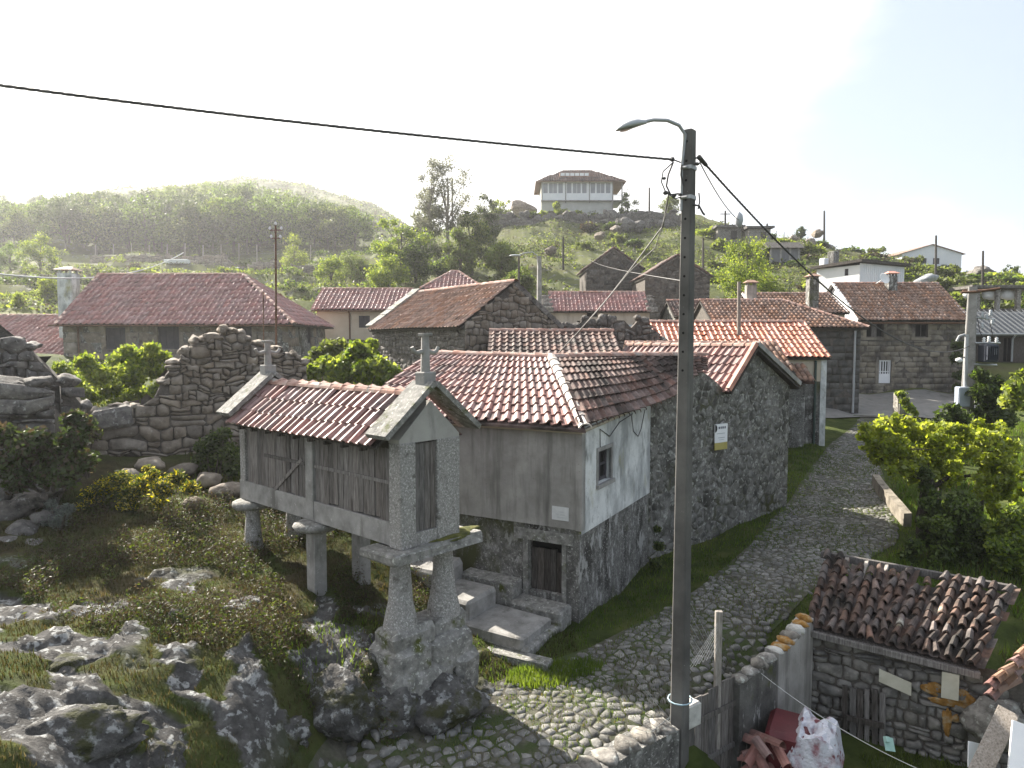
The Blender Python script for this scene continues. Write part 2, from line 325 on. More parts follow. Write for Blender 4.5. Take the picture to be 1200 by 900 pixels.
RR = [road_pt(*p) for p in ((700,895),(790,850),(840,795),(900,740),(945,695),(1000,665),(1045,640),(1047,610),(1036,575),(1024,540),(1022,515),(1036,497),(1056,487))]
RL = [(-3.2, -30), (-3.0, 5), (-2.6, 8.4)] + RL; RR = [(.4, -30), (.5, 6), (.75, 8.6)] + RR
rly, rlx = [p[1] for p in RL], [p[0] for p in RL]; rry, rrx = [p[1] for p in RR], [p[0] for p in RR]
def road_edges(Y): return np.interp(Y, rly, rlx), np.interp(Y, rry, rrx)
def road_mask(x, y, m=.0):
    a, b = road_edges(y); d = np.minimum(x - a, b - x)
    return np.clip((d + m) / .4, 0, 1) * (np.asarray(y) < 37)

CP = []
def cp(*a): CP.append(a)
for x, y in RL[2:] + RR[2:]: cp(x, y, road_z(y))
for x, y in ((-3, -30), (.4, -30), (-3, 2), (.4, 2), (-2.9, 6), (.5, 6)): cp(x, y, road_z(max(y, 3)))
for px, py, Y in ((20,890,6.3),(150,885,7.3),(250,875,8.0),(330,860,8.7),(60,800,7.8),(200,800,8.6),(330,785,9.4),(425,775,9.9),(505,792,10.45),(450,740,10.9),
                  (60,700,10.6),(200,700,10.9),(330,705,11.2),(430,705,11.8),(60,640,13),(200,630,13.4),(300,650,13.2),(400,660,13),
                  (30,590,14.8),(150,570,16),(250,560,17),(350,575,16.6),(460,610,15.5),(560,737,12.9),(610,755,12.5),(590,708,14.2),(560,700,14.3),(530,812,10.7),
                  (475,850,9.95),(410,878,9.55),(-200,880,6),(-300,700,10)):
    p = W(px, py, Y); cp(p.x, p.y, p.z)
for p in ((1.5,13.6,.2),(2.4,15.3,.14),(3.4,17,.14),(5.5,18.8,.45),(8.2,20.8,.8),(9.5,23,.95),(13.4,29.5,1.3),(18,37.5,2.0),(23,46,2.3),(30,46,2.4),(26,41,2.1),(20,40,2.1),
          (-3,22,2.8),(0,20,2.0),(-6,27,3.4),(3,26,2.4),(6,30,2.4),(10,40,3.2),(-12,37,4.3),(-20,37,4.7),(-28,34,4.7),(-12,28,3.8),(-20,25,4.2),(-14,18,3.6),(-9,20,3.0),(-12,14,2.6),
          (2.75,10.0,-.2),(3.5,10.6,-1.15),(4.6,11.6,-1.25),(5.5,9.6,-1.35),(7.5,9.5,-1.3),(9.5,10,-1.2),(4,8.8,-1.3),(2.2,8.6,-.9),(1.9,7.6,-.9),(4,5,-1.5),(9,5,-1.6),(20,5,-1.5),(6.9,11.2,-1.15),
          (9.8,12.6,-.7),(12.5,14,-.2),(16,14,-.2),(11.8,17.4,.62),(11.4,21,.85),(14,19,.7),(18,20,1.0),(13,25,1.1),(16,29,1.6),(22,30,1.8),(30,30,2.6),(34,38,4.2),(38,44,5),(24,22,1.4),
          (25,12,-.5),(40,20,1.5)):
    cp(*p)
for px, py, Y in ((30,345,62),(100,338,62),(30,318,85),(150,300,125),(60,300,125),(280,300,130),(360,300,118),(430,318,90),(430,300,125),(440,268,240),(380,262,240),
                  (150,266,185),(30,272,170),(300,262,205),(250,250,232),(60,258,225),(430,246,330),(345,233,470),(290,232,500),(440,243,430),(560,262,150),(-150,270,200),(-300,290,150),(-120,330,70),
                  (480,332,68),(560,335,66),(640,350,56),(600,300,90),(620,285,100),(680,282,104),(740,280,104),(650,254,117),(700,252,118),(780,252,122),(690,318,82),(600,320,78),(760,300,92),
                  (800,252,150),(860,266,132),(905,280,126),(940,281,140),(960,292,128),(1000,302,122),(1050,311,120),(1130,322,112),(1190,345,100),(1260,350,95),(820,300,92),(900,312,86),(950,326,78),(1060,342,76),
                  (1150,348,70),(1100,335,88),(870,330,74),(760,322,80),(1180,428,48),(1250,428,48),(1150,425,47),(820,335,68),(1400,340,120),(720,390,60),(560,400,45),(400,398,46),(300,370,50),(860,395,56),(980,372,62)):
    p = W(px, py, Y); cp(p.x, p.y, p.z)
for a in range(0, 360, 20): cp(1500 * math.cos(math.radians(a)), 1500 * math.sin(math.radians(a)), 0)
for p in ((-200,0,0),(200,0,0),(0,-100,0),(60,-40,-3),(-60,-40,0),(-40,5,2),(60,160,10),(100,150,5),(150,200,0),(20,190,18),(-60,700,60),(-320,500,95),(-420,650,110),(0,400,25),(300,300,-10),(-250,300,58)): cp(*p)
def warp(x, y):
    r = np.hypot(x, y) + 1e-9; w = np.log1p(r / 10) * 10 / r
    return x * w, y * w
CPA = np.array(CP, dtype=np.float64)
cwx, cwy = warp(CPA[:, 0], CPA[:, 1])
_K = np.hypot(cwx[:, None] - cwx[None], cwy[:, None] - cwy[None])
_n = len(CPA); _A = np.zeros((_n + 1, _n + 1)); _A[:_n, :_n] = _K - np.eye(_n) * .02; _A[:_n, _n] = 1; _A[_n, :_n] = 1
_w = np.linalg.solve(_A, np.append(CPA[:, 2], 0))
def base_h(x, y):
    x = np.atleast_1d(np.asarray(x, dtype=np.float64)); y = np.atleast_1d(np.asarray(y, dtype=np.float64))
    a, b = warp(x, y); z = np.full(a.shape, _w[_n])
    for i in range(_n): z += _w[i] * np.hypot(a - cwx[i], b - cwy[i])
    return z
def smooth(a, b, t): t = np.clip((t - a) / (b - a), 0, 1); return t * t * (3 - 2 * t)
def rockmask(x, y):
    m = smooth(-14, -9, x) * smooth(.6, -1.2, x - .15 * (y - 9)) * smooth(4.5, 6, y) * smooth(13.5, 11, y)
    return m * np.clip(1 - road_mask(x, y, .6), 0, 1)
def facets(x, y, size, s):
    """broken rock: tilted plates, one to a cell; returns height and the plate's own number"""
    wx, wy = x + (fbm(x / size, y / size, s + 3, 2) - .5) * size * .7, y + (fbm(x / size + 9, y / size, s + 5, 2) - .5) * size * .7
    i0, j0 = np.floor(wx / size).astype(np.int64), np.floor(wy / size).astype(np.int64); best = np.full(x.shape, 1e9); hh = np.zeros(x.shape); idn = np.zeros(x.shape)
    def rn(a, b, k):
        n = (a * 374761393 + b * 668265263 + (s * 31 + k) * 1274126177) & 0xffffffff; n = ((n ^ (n >> 13)) * 1274126177) & 0xffffffff
        return ((n ^ (n >> 16)) & 0xffff) / 65535.0
    for di in (-1, 0, 1):
        for dj in (-1, 0, 1):
            a, b = i0 + di, j0 + dj; cx, cy_ = (a + rn(a, b, 1)) * size, (b + rn(a, b, 2)) * size; d = np.hypot(wx - cx, wy - cy_)
            h = rn(a, b, 3) - .5 + ((rn(a, b, 4) - .5) * (wx - cx) + (rn(a, b, 5) - .5) * (wy - cy_)) / size * .7; m = d < best
            best = np.where(m, d, best); hh = np.where(m, h, hh); idn = np.where(m, rn(a, b, 6), idn)
    return hh, idn
def rock_cell(x, y):
    h1, i1 = facets(x, y, .80, 61); h2, i2 = facets(x, y, .42, 67); h3, i3 = facets(x, y, .2, 71)
    ob = .30 * np.exp(-(((x + 2.55) / 1.15) ** 2 + ((y - 9.65) / .8) ** 2) ** 2) + .26 * np.exp(-(((x + 4.6) / 1.5) ** 2 + ((y - 7.1) / .9) ** 2) ** 2)
    rk = smooth(.565, .625, i1 * .55 + fbm(x * .55, y * .55, 77) * .45 + (i2 - .5) * .34 + ob)
    return (h1 * .17 + .05) * (.3 + .7 * rk) + (h2 * .12 + h3 * .06) * rk, rk
def ground(x, y):
    x = np.atleast_1d(np.asarray(x, dtype=np.float64)); y = np.atleast_1d(np.asarray(y, dtype=np.float64))
    z = base_h(x, y); r = np.hypot(x, y)
    rm = road_mask(x, y, .5)
    k = rockmask(x, y)
    if k.any():
        sel = k > 0; rz_ = np.zeros_like(z); q, _ = rock_cell(x[sel], y[sel]); rz_[sel] = q; z = z + k * (rz_ + (fbm(x * 3.1, y * 3.1, 9, 4) - .5) * .16)
    z = z + (1 - rm) * (1 - k) * ((fbm(x * .5, y * .5, 5) - .5) * np.clip(r / 60, .22, 1.0) + (fbm(x * 2.2, y * 2.2, 8) - .5) * .10)
    far = smooth(55, 80, y)
    z = z + far * ((fbm(x * .06, y * .06, 21) - .5) * 5 + (fbm(x * .22, y * .22, 25) - .5) * 1.6) * np.clip(r / 140, .3, 1.6) * smooth(600, 330, r)
    # terraced fields climbing the hill
    tm = smooth(52, 62, y) * smooth(260, 215, y) * smooth(2, -8, x + 8)
    st = 2.3; q = z / st; fl = np.floor(q); tz = (fl + smooth(.80, 1.0, q - fl)) * st
    z = z * (1 - tm * .85) + tz * tm * .85
    return z
def gz(x, y): return float(ground(x, y)[0])
def axis(lo, hi, step, far_lo, far_hi, g=1.075):
    a = list(np.arange(lo, hi, step)); s = step
    while a[-1] < far_hi: s *= g; a.append(a[-1] + s)
    s = step; b = []
    c = lo
    while c > far_lo: s *= g; c -= s; b.append(c)
    return np.array(b[::-1] + a)
gx, gy = axis(-8, 4, .065, -1500, 1500, 1.04), axis(6, 14, .065, -300, 1600, 1.024)
XX, YY = np.meshgrid(gx, gy); ZZ = ground(XX.ravel(), YY.ravel())
nx, ny = len(gx), len(gy)
ii = (np.arange(ny - 1)[:, None] * nx + np.arange(nx - 1)[None]).ravel()
gmesh_f = np.stack([ii, ii + 1, ii + nx + 1, ii + nx], 1)
# ground material: turf, dry turf and bare rock where the slope breaks
gm = bpy.data.materials.new('ground'); gm.use_nodes = True
def build_ground_mat():
    N, L = gm.node_tree.nodes, gm.node_tree.links; b = N['Principled BSDF']; b.inputs['Roughness'].default_value = .95; b.inputs['Specular IOR Level'].default_value = .1
    g = N.new('ShaderNodeNewGeometry')
    def noise(s, d=5, ro=.6):
        n = N.new('ShaderNodeTexNoise'); n.inputs['Scale'].default_value = s; n.inputs['Detail'].default_value = d; n.inputs['Roughness'].default_value = ro
        L.new(g.outputs['Position'], n.inputs['Vector']); return n.outputs['Fac']
    def ramp(f, cols):
        r = N.new('ShaderNodeValToRGB'); e = r.color_ramp.elements
        while len(e) < len(cols): e.new(.5)
        for i, c in enumerate(cols): e[i].position = .3 + .4 * i / (len(cols) - 1); e[i].color = _rgb(c)
        L.new(f, r.inputs[0]); return r.outputs[0]
    def mrange(f, a, c, lo=0, hi=1):
        m = N.new('ShaderNodeMapRange'); m.inputs[1].default_value = a; m.inputs[2].default_value = c; m.inputs[3].default_value = lo; m.inputs[4].default_value = hi; L.new(f, m.inputs[0]); return m.outputs[0]
    def mix(f, a, c):
        m = N.new('ShaderNodeMixRGB'); L.new(f, m.inputs[0]); L.new(a, m.inputs[1]); L.new(c, m.inputs[2]); return m.outputs[0]
    def math_(op, a, c):
        m = N.new('ShaderNodeMath'); m.operation = op; m.use_clamp = True; L.new(a, m.inputs[0])
        if isinstance(c, float): m.inputs[1].default_value = c
        else: L.new(c, m.inputs[1])
        return m.outputs[0]
    turf = ramp(noise(1.7), [(.03,.042,.012), (.055,.072,.02), (.09,.10,.032)])
    dry = ramp(noise(3.1), [(.035,.029,.018), (.065,.054,.03), (.105,.088,.05)])
    field = ramp(noise(.16, 8, .65), [(.04,.048,.02), (.075,.09,.03), (.12,.13,.048), (.10,.09,.05)])
    rock = ramp(noise(4.2, 9, .7), [(.036,.034,.033), (.09,.087,.084), (.175,.17,.165)])
    lich = mrange(noise(7.5), .54, .62)
    lc = N.new('ShaderNodeRGB'); lc.outputs[0].default_value = (.34, .345, .34, 1); rock = mix(lich, rock, lc.outputs[0])
    at = N.new('ShaderNodeAttribute'); at.attribute_name = 'zone'
    sp = N.new('ShaderNodeSeparateColor'); L.new(at.outputs['Color'], sp.inputs[0])
    base = mix(math_('MULTIPLY', mrange(noise(.9), .42, .58), sp.outputs[0]), turf, dry)
    base = mix(sp.outputs[2], base, field)
    xyz = N.new('ShaderNodeSeparateXYZ'); L.new(g.outputs['Normal'], xyz.inputs[0])
    steep = mrange(xyz.outputs[2], .88, .72)
    patch = mrange(noise(1.1, 6, .62), .56, .60)
    rk = math_('MULTIPLY', math_('MAXIMUM', math_('MAXIMUM', steep, patch), mrange(sp.outputs[1], .6, .8)), sp.outputs[1])
    colr = mix(rk, base, rock)
    L.new(colr, b.inputs['Base Color'])
    bp = N.new('ShaderNodeBump'); bp.inputs['Strength'].default_value = .9; bp.inputs['Distance'].default_value = .06; L.new(noise(16, 8, .7), bp.inputs['Height']); L.new(bp.outputs[0], b.inputs['Normal'])
build_ground_mat()
gme = np_mesh('ground', np.stack([XX.ravel(), YY.ravel(), ZZ], 1), gmesh_f, gm, smooth=True)
ca = gme.color_attributes.new('zone', 'FLOAT_COLOR', 'POINT')
fx, fy = XX.ravel(), YY.ravel()
dryz = smooth(1.5, -1.5, fx) * smooth(4, 6, fy) * smooth(22, 16, fy) * (.45 + .55 * smooth(9.3, 11.5, fy))
rockz = np.maximum(rockmask(fx, fy) * rock_cell(fx, fy)[1], smooth(55, 70, fy) * .6)
farz = smooth(34, 50, fy)
ca.data.foreach_set('color', np.stack([dryz, rockz, farz, np.ones_like(fx)], 1).astype(np.float32).ravel())
ground_o = link('ground', gme, kind='structure')

# ---------------------------------------------------------------- patterns of stones and tiles
CAMP = Vector((0, 0, CZ))
def clip_poly(P, nx_, ny_, d):
    out = []; n = len(P)
    for i in range(n):
        a, b = P[i], P[(i + 1) % n]; da, db = a[0] * nx_ + a[1] * ny_ - d, b[0] * nx_ + b[1] * ny_ - d
        if da <= 0: out.append(a)
        if (da < 0 < db) or (db < 0 < da):
            t = da / (da - db); out.append((a[0] + (b[0] - a[0]) * t, a[1] + (b[1] - a[1]) * t))
    return out
def cells(w, h, sx, sy, jit=.38, rnd=random, gap=.012, pre=None):
    """irregular stone outlines filling a w x h sheet"""
    nx_, ny_ = max(1, round(w / sx)), max(1, round(h / sy)); sx, sy = w / nx_, h / ny_
    pts = {}
    for j in range(-2, ny_ + 2):
        off = .5 * (j % 2)
        for i in range(-2, nx_ + 2):
            if rnd.random() < .2: continue
            pts[i, j] = ((i + .5 + off - .25 + rnd.uniform(-jit, jit)) * sx, (j + .5 + rnd.uniform(-jit, jit) * .8) * sy)
    out = []
    for j in range(ny_):
        for i in range(-1, nx_ + 1):
            c = pts.get((i, j))
            if c is None: continue
            if pre and not pre(*c): continue
            P = [(max(0, c[0] - 2 * sx), max(0, c[1] - 2 * sy)), (min(w, c[0] + 2 * sx), max(0, c[1] - 2 * sy)), (min(w, c[0] + 2 * sx), min(h, c[1] + 2 * sy)), (max(0, c[0] - 2 * sx), min(h, c[1] + 2 * sy))]
            for dj in (-2, -1, 0, 1, 2):
                for di in (-2, -1, 0, 1, 2):
                    q = pts.get((i + di, j + dj))
                    if q is None or (di == 0 and dj == 0): continue
                    vx, vy = q[0] - c[0], (q[1] - c[1]); l = math.hypot(vx, vy)
                    P = clip_poly(P, vx / l, vy / l, (c[0] + q[0]) / 2 * vx / l + (c[1] + q[1]) / 2 * vy / l - gap / 2)
                    if len(P) < 3: break
                if len(P) < 3: break
            if len(P) >= 3:
                # drop near-duplicate corners
                Q = [p for k, p in enumerate(P) if math.hypot(p[0] - P[k - 1][0], p[1] - P[k - 1][1]) > .08 * min(sx, sy)]
                if len(Q) >= 3: out.append(Q)
    return out
def courses(w, h, cw, ch, gap=.014, rnd=random, var=.3):
    out = []; z = 0
    while z < h - .02:
        hh = min(h - z, ch * rnd.uniform(1 - var * .5, 1 + var * .5))
        if h - z - hh < ch * .4: hh = h - z
        x = -rnd.uniform(0, cw)
        while x < w:
            ww = cw * rnd.uniform(1 - var, 1 + var); a, b = max(0, x + gap / 2), min(w, x + ww - gap / 2)
            if b - a > .06: out.append([(a, z + gap / 2), (b, z + gap / 2), (b, z + hh - gap / 2), (a, z + hh - gap / 2)])
            x += ww
        z += hh
    return out
def rubble(w, h, sx, sy, gap=.018, rnd=random, wav=.30):
    """roughly coursed rubble: wavering beds, uneven upright joints, split and pinned stones"""
    out = []; ph = [rnd.uniform(0, 6.3) for _ in range(400)]; y = 0; k = 0
    def bed(k, u, y): return y + (math.sin(u / sx * 1.1 + ph[k]) * .5 + math.sin(u / sx * 2.7 + ph[k + 99]) * .3 + math.sin(u / sx * 5.9 + ph[k + 199]) * .2) * wav * sy * (0 if k == 0 else 1)
    while y < h:
        hh = sy * rnd.choice((.55, .8, .9, 1.0, 1.1, 1.35)); x = -rnd.uniform(0, sx)
        while x < w:
            ww = sx * rnd.choice((.45, .6, .8, 1.0, 1.0, 1.3, 1.7)) ; a, c = x + gap / 2, x + ww - gap / 2; t0, t1 = rnd.uniform(-.16, .16) * hh, rnd.uniform(-.16, .16) * hh
            def st(z0f, z1f):
                P = []
                lo = lambda u: bed(k, u, y) + (bed(k + 1, u, y + hh) - bed(k, u, y)) * z0f + gap / 2; up = lambda u: bed(k, u, y) + (bed(k + 1, u, y + hh) - bed(k, u, y)) * z1f - gap / 2
                cx = min(.22 * (c - a), .22 * hh); r1, r2, r3, r4 = [rnd.uniform(.15, 1.1) * cx for _ in range(4)]
                P = [(a + r1, lo(a)), ((a + c) / 2, lo((a + c) / 2) - rnd.uniform(0, .02) * sy), (c - r2, lo(c)), (c, lo(c) + r2), (c + t1 * .3, (lo(c) + up(c)) / 2), (c, up(c) - r3), (c - r3, up(c)), ((a + c) / 2, up((a + c) / 2) + rnd.uniform(-.03, .03) * sy), (a + r4, up(a)), (a, up(a) - r4), (a + t0 * .3, (lo(a) + up(a)) / 2), (a, lo(a) + r1)]
                P = [(min(max(u, 0), w), min(max(v, 0), h)) for u, v in P]
                if parea(P) > .12 * sx * sy * .5: out.append(P)
            if rnd.random() < .22 and ww > .5 * sx: f = rnd.uniform(.35, .65); st(0, f - .02); st(f + .02, 1)
            else: st(0, 1)
            x += ww
        y += hh; k += 1
    return out
def parea(P): return abs(sum(P[i - 1][0] * P[i][1] - P[i][0] * P[i - 1][1] for i in range(len(P)))) / 2
def pcent(P): return sum(p[0] for p in P) / len(P), sum(p[1] for p in P) / len(P)
def stone_geo(P, fn, d0, d1, jit=.012, rnd=random, dome=.72):
    """a stone from its outline P: fn(u, v, d) places it; d0 = bedded depth, d1 = proud depth"""
    cx, cy_ = pcent(P); n = len(P); vs = []; r = math.sqrt(max(parea(P), 1e-6))
    # subdivide long outlines for rounder stones
    if n < 6:
        Q = []
        for i in range(n):
            a, b = P[i], P[(i + 1) % n]; Q.append(a); m = .5
            Q.append(((a[0] + b[0]) / 2 + rnd.uniform(-.03, .03) * r, (a[1] + b[1]) / 2 + rnd.uniform(-.03, .03) * r))
        P = Q; n = len(P)
    for p in P: vs.append(fn(p[0], p[1], d0))
    for p in P: vs.append(fn(cx + (p[0] - cx) * .97, cy_ + (p[1] - cy_) * .97, d0 + (d1 - d0) * .62))
    tx, ty = rnd.uniform(-.12, .12), rnd.uniform(-.12, .12)
    for p in P:
        e, f = (p[0] - cx) * dome, (p[1] - cy_) * dome
        vs.append(fn(cx + e, cy_ + f, d1 + e * tx + f * ty + rnd.uniform(-jit, jit)))
    vs.append(fn(cx, cy_, d1 + rnd.uniform(0, jit * 1.5)))
    fs = []
    for i in range(n):
        j = (i + 1) % n
        fs += [[i, j, n + j, n + i], [n + i, n + j, 2 * n + j, 2 * n + i], [2 * n + i, 2 * n + j, 3 * n]]
    return vs, fs
def stones(parent, polys, fn, m, d0=-.03, d1=.035, name='stone', limit=300, jit=.012, var=.02, dome=.74, keep=None, smooth_=True):
    """bed the outlines as stones: the largest as parts, the rest joined"""
    if keep: polys = [p for p in polys if keep(*pcent(p))]
    polys = sorted(polys, key=parea, reverse=True); rest = MB()
    for k, P in enumerate(polys):
        vs, fs = stone_geo(P, fn, d0, d1 + random.uniform(-var, var), jit, dome=dome)
        if k < limit: MB().add(vs, fs, 0, smooth_).obj(name, m, parent)
        else: rest.add(vs, fs, 0, smooth_)
    if rest.v: rest.obj('small_' + name + 's' if not name.endswith('s') else name, m, parent, kind='stuff')

# tiles -------------------------------------------------------
def tile_geo(kind):
    if kind == 'roman':   # interlocking tile: flat pan and round roll; u 0..1, v 0..1 up the slope, height in fractions of width
        prof = [(.0, .03), (.10, .0), (.48, .0), (.58, .08), (.70, .19), (.82, .215), (.94, .13), (1.04, .02)]
    else:                 # canal cover: half barrel
        prof = [(.06, 0), (.12, .22), (.30, .42), (.5, .50), (.70, .42), (.88, .22), (.94, 0)]
    return prof
def tile_mesh(name, kind, w, l, m, th=.028, lift=.045, over=1.12, taper=1.0):
    pr = tile_geo(kind); n = len(pr); vs = []
    for v, z, k in ((0, lift, 1.0), (over, .006, taper)):
        for u, h in pr: vs.append((((u - .5) * k + .5) * w, v * l, z + h * w))
    for u, h in pr: vs.append((u * w, 0, lift - th + h * w * .92))
    fs = [[i, i + 1, n + i + 1, n + i] for i in range(n - 1)] + [[2 * n + i, 2 * n + i + 1, i + 1, i] for i in range(n - 1)]
    b = MB(); b.add(vs, fs, 0, False); return b
def in_poly(P, x, y):
    r = False; n = len(P)
    for i in range(n):
        a, b = P[i], P[i - 1]
        if (a[1] > y) != (b[1] > y) and x < (b[0] - a[0]) * (y - a[1]) / (b[1] - a[1]) + a[0]: r = not r
    return r
TM = {}
def lay_tiles(parent, poly, w, l, m, kind='roman', parts=False, lift=.02, jit=.006, limit=300, sag=0, u_off=0, only=None):
    """tiles on the flat 3-D polygon poly; poly[0]->poly[1] is the eave"""
    P = [Vector(p) for p in poly]; o = P[0]; U = (P[1] - P[0]).normalized(); nn = Vector((0, 0, 0))
    for i in range(len(P)): nn += P[i].cross(P[(i + 1) % len(P)])
    nn.normalize(); V = nn.cross(U)
    p2 = [((p - o).dot(U), (p - o).dot(V)) for p in P]
    u0, u1, v1 = min(p[0] for p in p2), max(p[0] for p in p2), max(p[1] for p in p2)
    nu = max(1, round((u1 - u0) / w)); ww = (u1 - u0) / nu; nv = max(1, round((v1 + .03) / l)); ll = (v1 + .0) / nv
    key = (kind, round(w, 3), round(l, 3)); spots = []
    for j in range(nv):
        for i in range(nu):
            cu, cv = u0 + (i + .5) * ww, (j + .5) * ll
            if in_poly(p2, cu, min(cv, v1 - .01)) or in_poly(p2, cu, cv - ll * .4) and in_poly(p2, cu, cv + ll * .2):
                if only is None or only(cu, cv): spots.append((u0 + i * ww, j * ll - .05))
    R0 = Matrix((U, V, nn)).transposed(); sagz = min(.03, .006 * (u1 - u0)); lift += sagz * 1.2; ph_ = random.uniform(0, 6)
    geo = tile_mesh('tile', kind, ww, ll, m)
    me = None; rest = []; cnt = 0
    if parts:
        cx = P[0]; spots.sort(key=lambda s: s[1])
    for (u, v) in spots:
        q = o + U * (u + random.uniform(-jit, jit)) + V * (v + random.uniform(-jit, jit)) + nn * (lift + random.uniform(0, jit) + sagz * (math.sin((u - u0) * 1.3 + ph_ + v) * .5 - math.sin(PI * (u - u0) / max(.1, u1 - u0)) * .8 * math.sin(PI * min(1, v / max(.1, v1)))))
        a, b2 = random.gauss(0, .018), random.gauss(0, .022)
        if random.random() < .03: q = q - V * random.uniform(.03, .10) + nn * .012; b2 += random.uniform(-.12, .12)
        M4 = (Matrix.Translation(q) @ R0.to_4x4()) @ Matrix.Rotation(b2, 4, 'Z') @ Matrix.Rotation(a, 4, 'X')
        if parts and cnt < limit:
            if me is None: me = geo.mesh('tile', m)
            t = link('tile', me, parent); t.matrix_basis = M4; cnt += 1
        else: rest.append(M4)
    if rest:
        V0 = np.array(geo.v); F0 = np.array(geo.f); n0 = len(V0)
        A = np.array([[list(r) for r in M_] for M_ in rest])
        vv = np.einsum('nij,kj->nki', A[:, :3, :3], V0) + A[:, None, :3, 3]
        ff = (F0[None] + (np.arange(len(rest)) * n0)[:, None, None]).reshape(-1, 4)
        link('tiles', np_mesh('tiles', vv.reshape(-1, 3), ff, m), parent, kind='stuff')
def lay_tiles_grid(parent, bot, top, nu, nv, m, kind='roman', parts=True, lift=.03, limit=300, jit=.006, bulge=None):
    """tiles on a curved slope between two polylines with the same number of points"""
    bot, top = [Vector(p) for p in bot], [Vector(p) for p in top]
    def pl(L_, t):
        x = t * (len(L_) - 1); i = min(int(x), len(L_) - 2); return L_[i].lerp(L_[i + 1], x - i)
    def pt(u, v):
        p = pl(bot, u).lerp(pl(top, u), v)
        if bulge: p = p + Vector((0, 0, bulge(u, v)))
        return p
    meshes = {}; cnt = 0; rest = []
    for j in range(nv):
        for i in range(nu):
            a, b, c = pt(i / nu, j / nv), pt((i + 1) / nu, j / nv), pt(i / nu, min(1, (j + 1) / nv)); d = pt((i + 1) / nu, min(1, (j + 1) / nv))
            U = (b - a); w = U.length; Vv = (c - a); l = Vv.length
            if w < .05 or l < .05: continue
            # the tile keeps its size and is laid along the local slope
            x = U.normalized(); nn = x.cross(Vv).normalized(); y = nn.cross(x); skew = Vv.dot(x) / l
            k = (round(w, 2), round(l, 2))
            if k not in meshes: meshes[k] = tile_mesh('tile', kind, k[0] * 1.02, k[1], m).mesh('tile', m)
            M4 = Matrix.Translation(a + nn * (lift + random.uniform(0, jit))) @ Matrix((x, y, nn)).transposed().to_4x4() @ Matrix.Rotation(-math.asin(max(-.9, min(.9, skew))) * 1.0 + random.gauss(0, .015), 4, 'Z')
            if cnt < limit: t = link('tile', meshes[k], parent); t.matrix_basis = M4; cnt += 1
            else: rest.append((M4, meshes[k]))
    if rest:
        b = MB()
        for M4, me in rest: b.add([M4 @ v.co for v in me.vertices], [list(p.vertices) for p in me.polygons])
        b.obj('tiles', m, parent, kind='stuff')
def ridge_caps(parent, pts, r, l, m, parts=False, name='ridge_tile', lumps=False):
    """half-round cap tiles along a polyline"""
    b = MB(); pts = [Vector(p) for p in pts]; n = 0
    for k in range(len(pts) - 1):
        a, c = pts[k], pts[k + 1]; L_ = (c - a).length; cnt = max(1, round(L_ / l)); t = (c - a).normalized()
        s = t.cross(Vector((0, 0, 1))).normalized(); up = s.cross(t)
        for i in range(cnt):
            q = a + t * (L_ / cnt) * i; bb = MB() if parts else b; vs = []; st = 7
            for (d, k2) in ((0, 1.12), (L_ / cnt * 1.08, .9), (0, .82)):
                for j in range(st):
                    an = PI * j / (st - 1); vs.append(q + t * d + (s * math.cos(an) * r + up * math.sin(an) * r * .8) * k2 + Vector((0, 0, random.uniform(-.004, .004))))
            fs = [[j + 1, j, st + j, st + j + 1] for j in range(st - 1)] + [[j, j + 1, 2 * st + j + 1, 2 * st + j] for j in range(st - 1)]
            bb.add(vs, fs)
            if lumps: bb.add([q + t * -.02 + s * r * 1.15 * x_ + up * (r * .9 * z_ + .01) for x_, z_ in ((-1, 0), (-.7, .8), (0, 1.15), (.7, .8), (1, 0))] + [q + t * .09 + s * r * .9 * x_ + up * r * .8 * z_ for x_, z_ in ((-1, 0), (-.7, .8), (0, 1.15), (.7, .8), (1, 0))], [[j, j + 1, 5 + j + 1, 5 + j] for j in range(4)] + [[4, 3, 2, 1, 0]])
            if parts: bb.obj(name, m, parent)
            n += 1
    if not parts: b.obj(name + 's', m, parent, kind='stuff')

# walls -------------------------------------------------------
def trim(polys, ops):
    """cut course blocks back to the edges of the openings (u0, u1, v0, v1)"""
    out = []
    for P in polys:
        a, c, e, f = min(p[0] for p in P), max(p[0] for p in P), min(p[1] for p in P), max(p[1] for p in P); R = [(a, c)]
        for (u0, u1, v0, v1) in ops:
            if f <= v0 + .01 or e >= v1 - .01: continue
            R = [q for (x, y) in R for q in ((x, min(y, u0)), (max(x, u1), y)) if q[1] - q[0] > .05] if any(x < u1 and y > u0 for x, y in R) else R
            R = list(dict.fromkeys(R))
        if R == [(a, c)]: out.append(P)
        else: out += [[(x, e), (y, e), (y, f), (x, f)] for x, y in R]
    return out
class Face:
    """a wall plane in its house's own frame: u along, v up, d outward"""
    def __init__(s, o, u, n): s.o = Vector(o); s.u = Vector(u).normalized(); s.n = Vector(n).normalized()
    def __call__(s, u, v, d=0): return s.o + s.u * u + Vector((0, 0, v)) + s.n * d
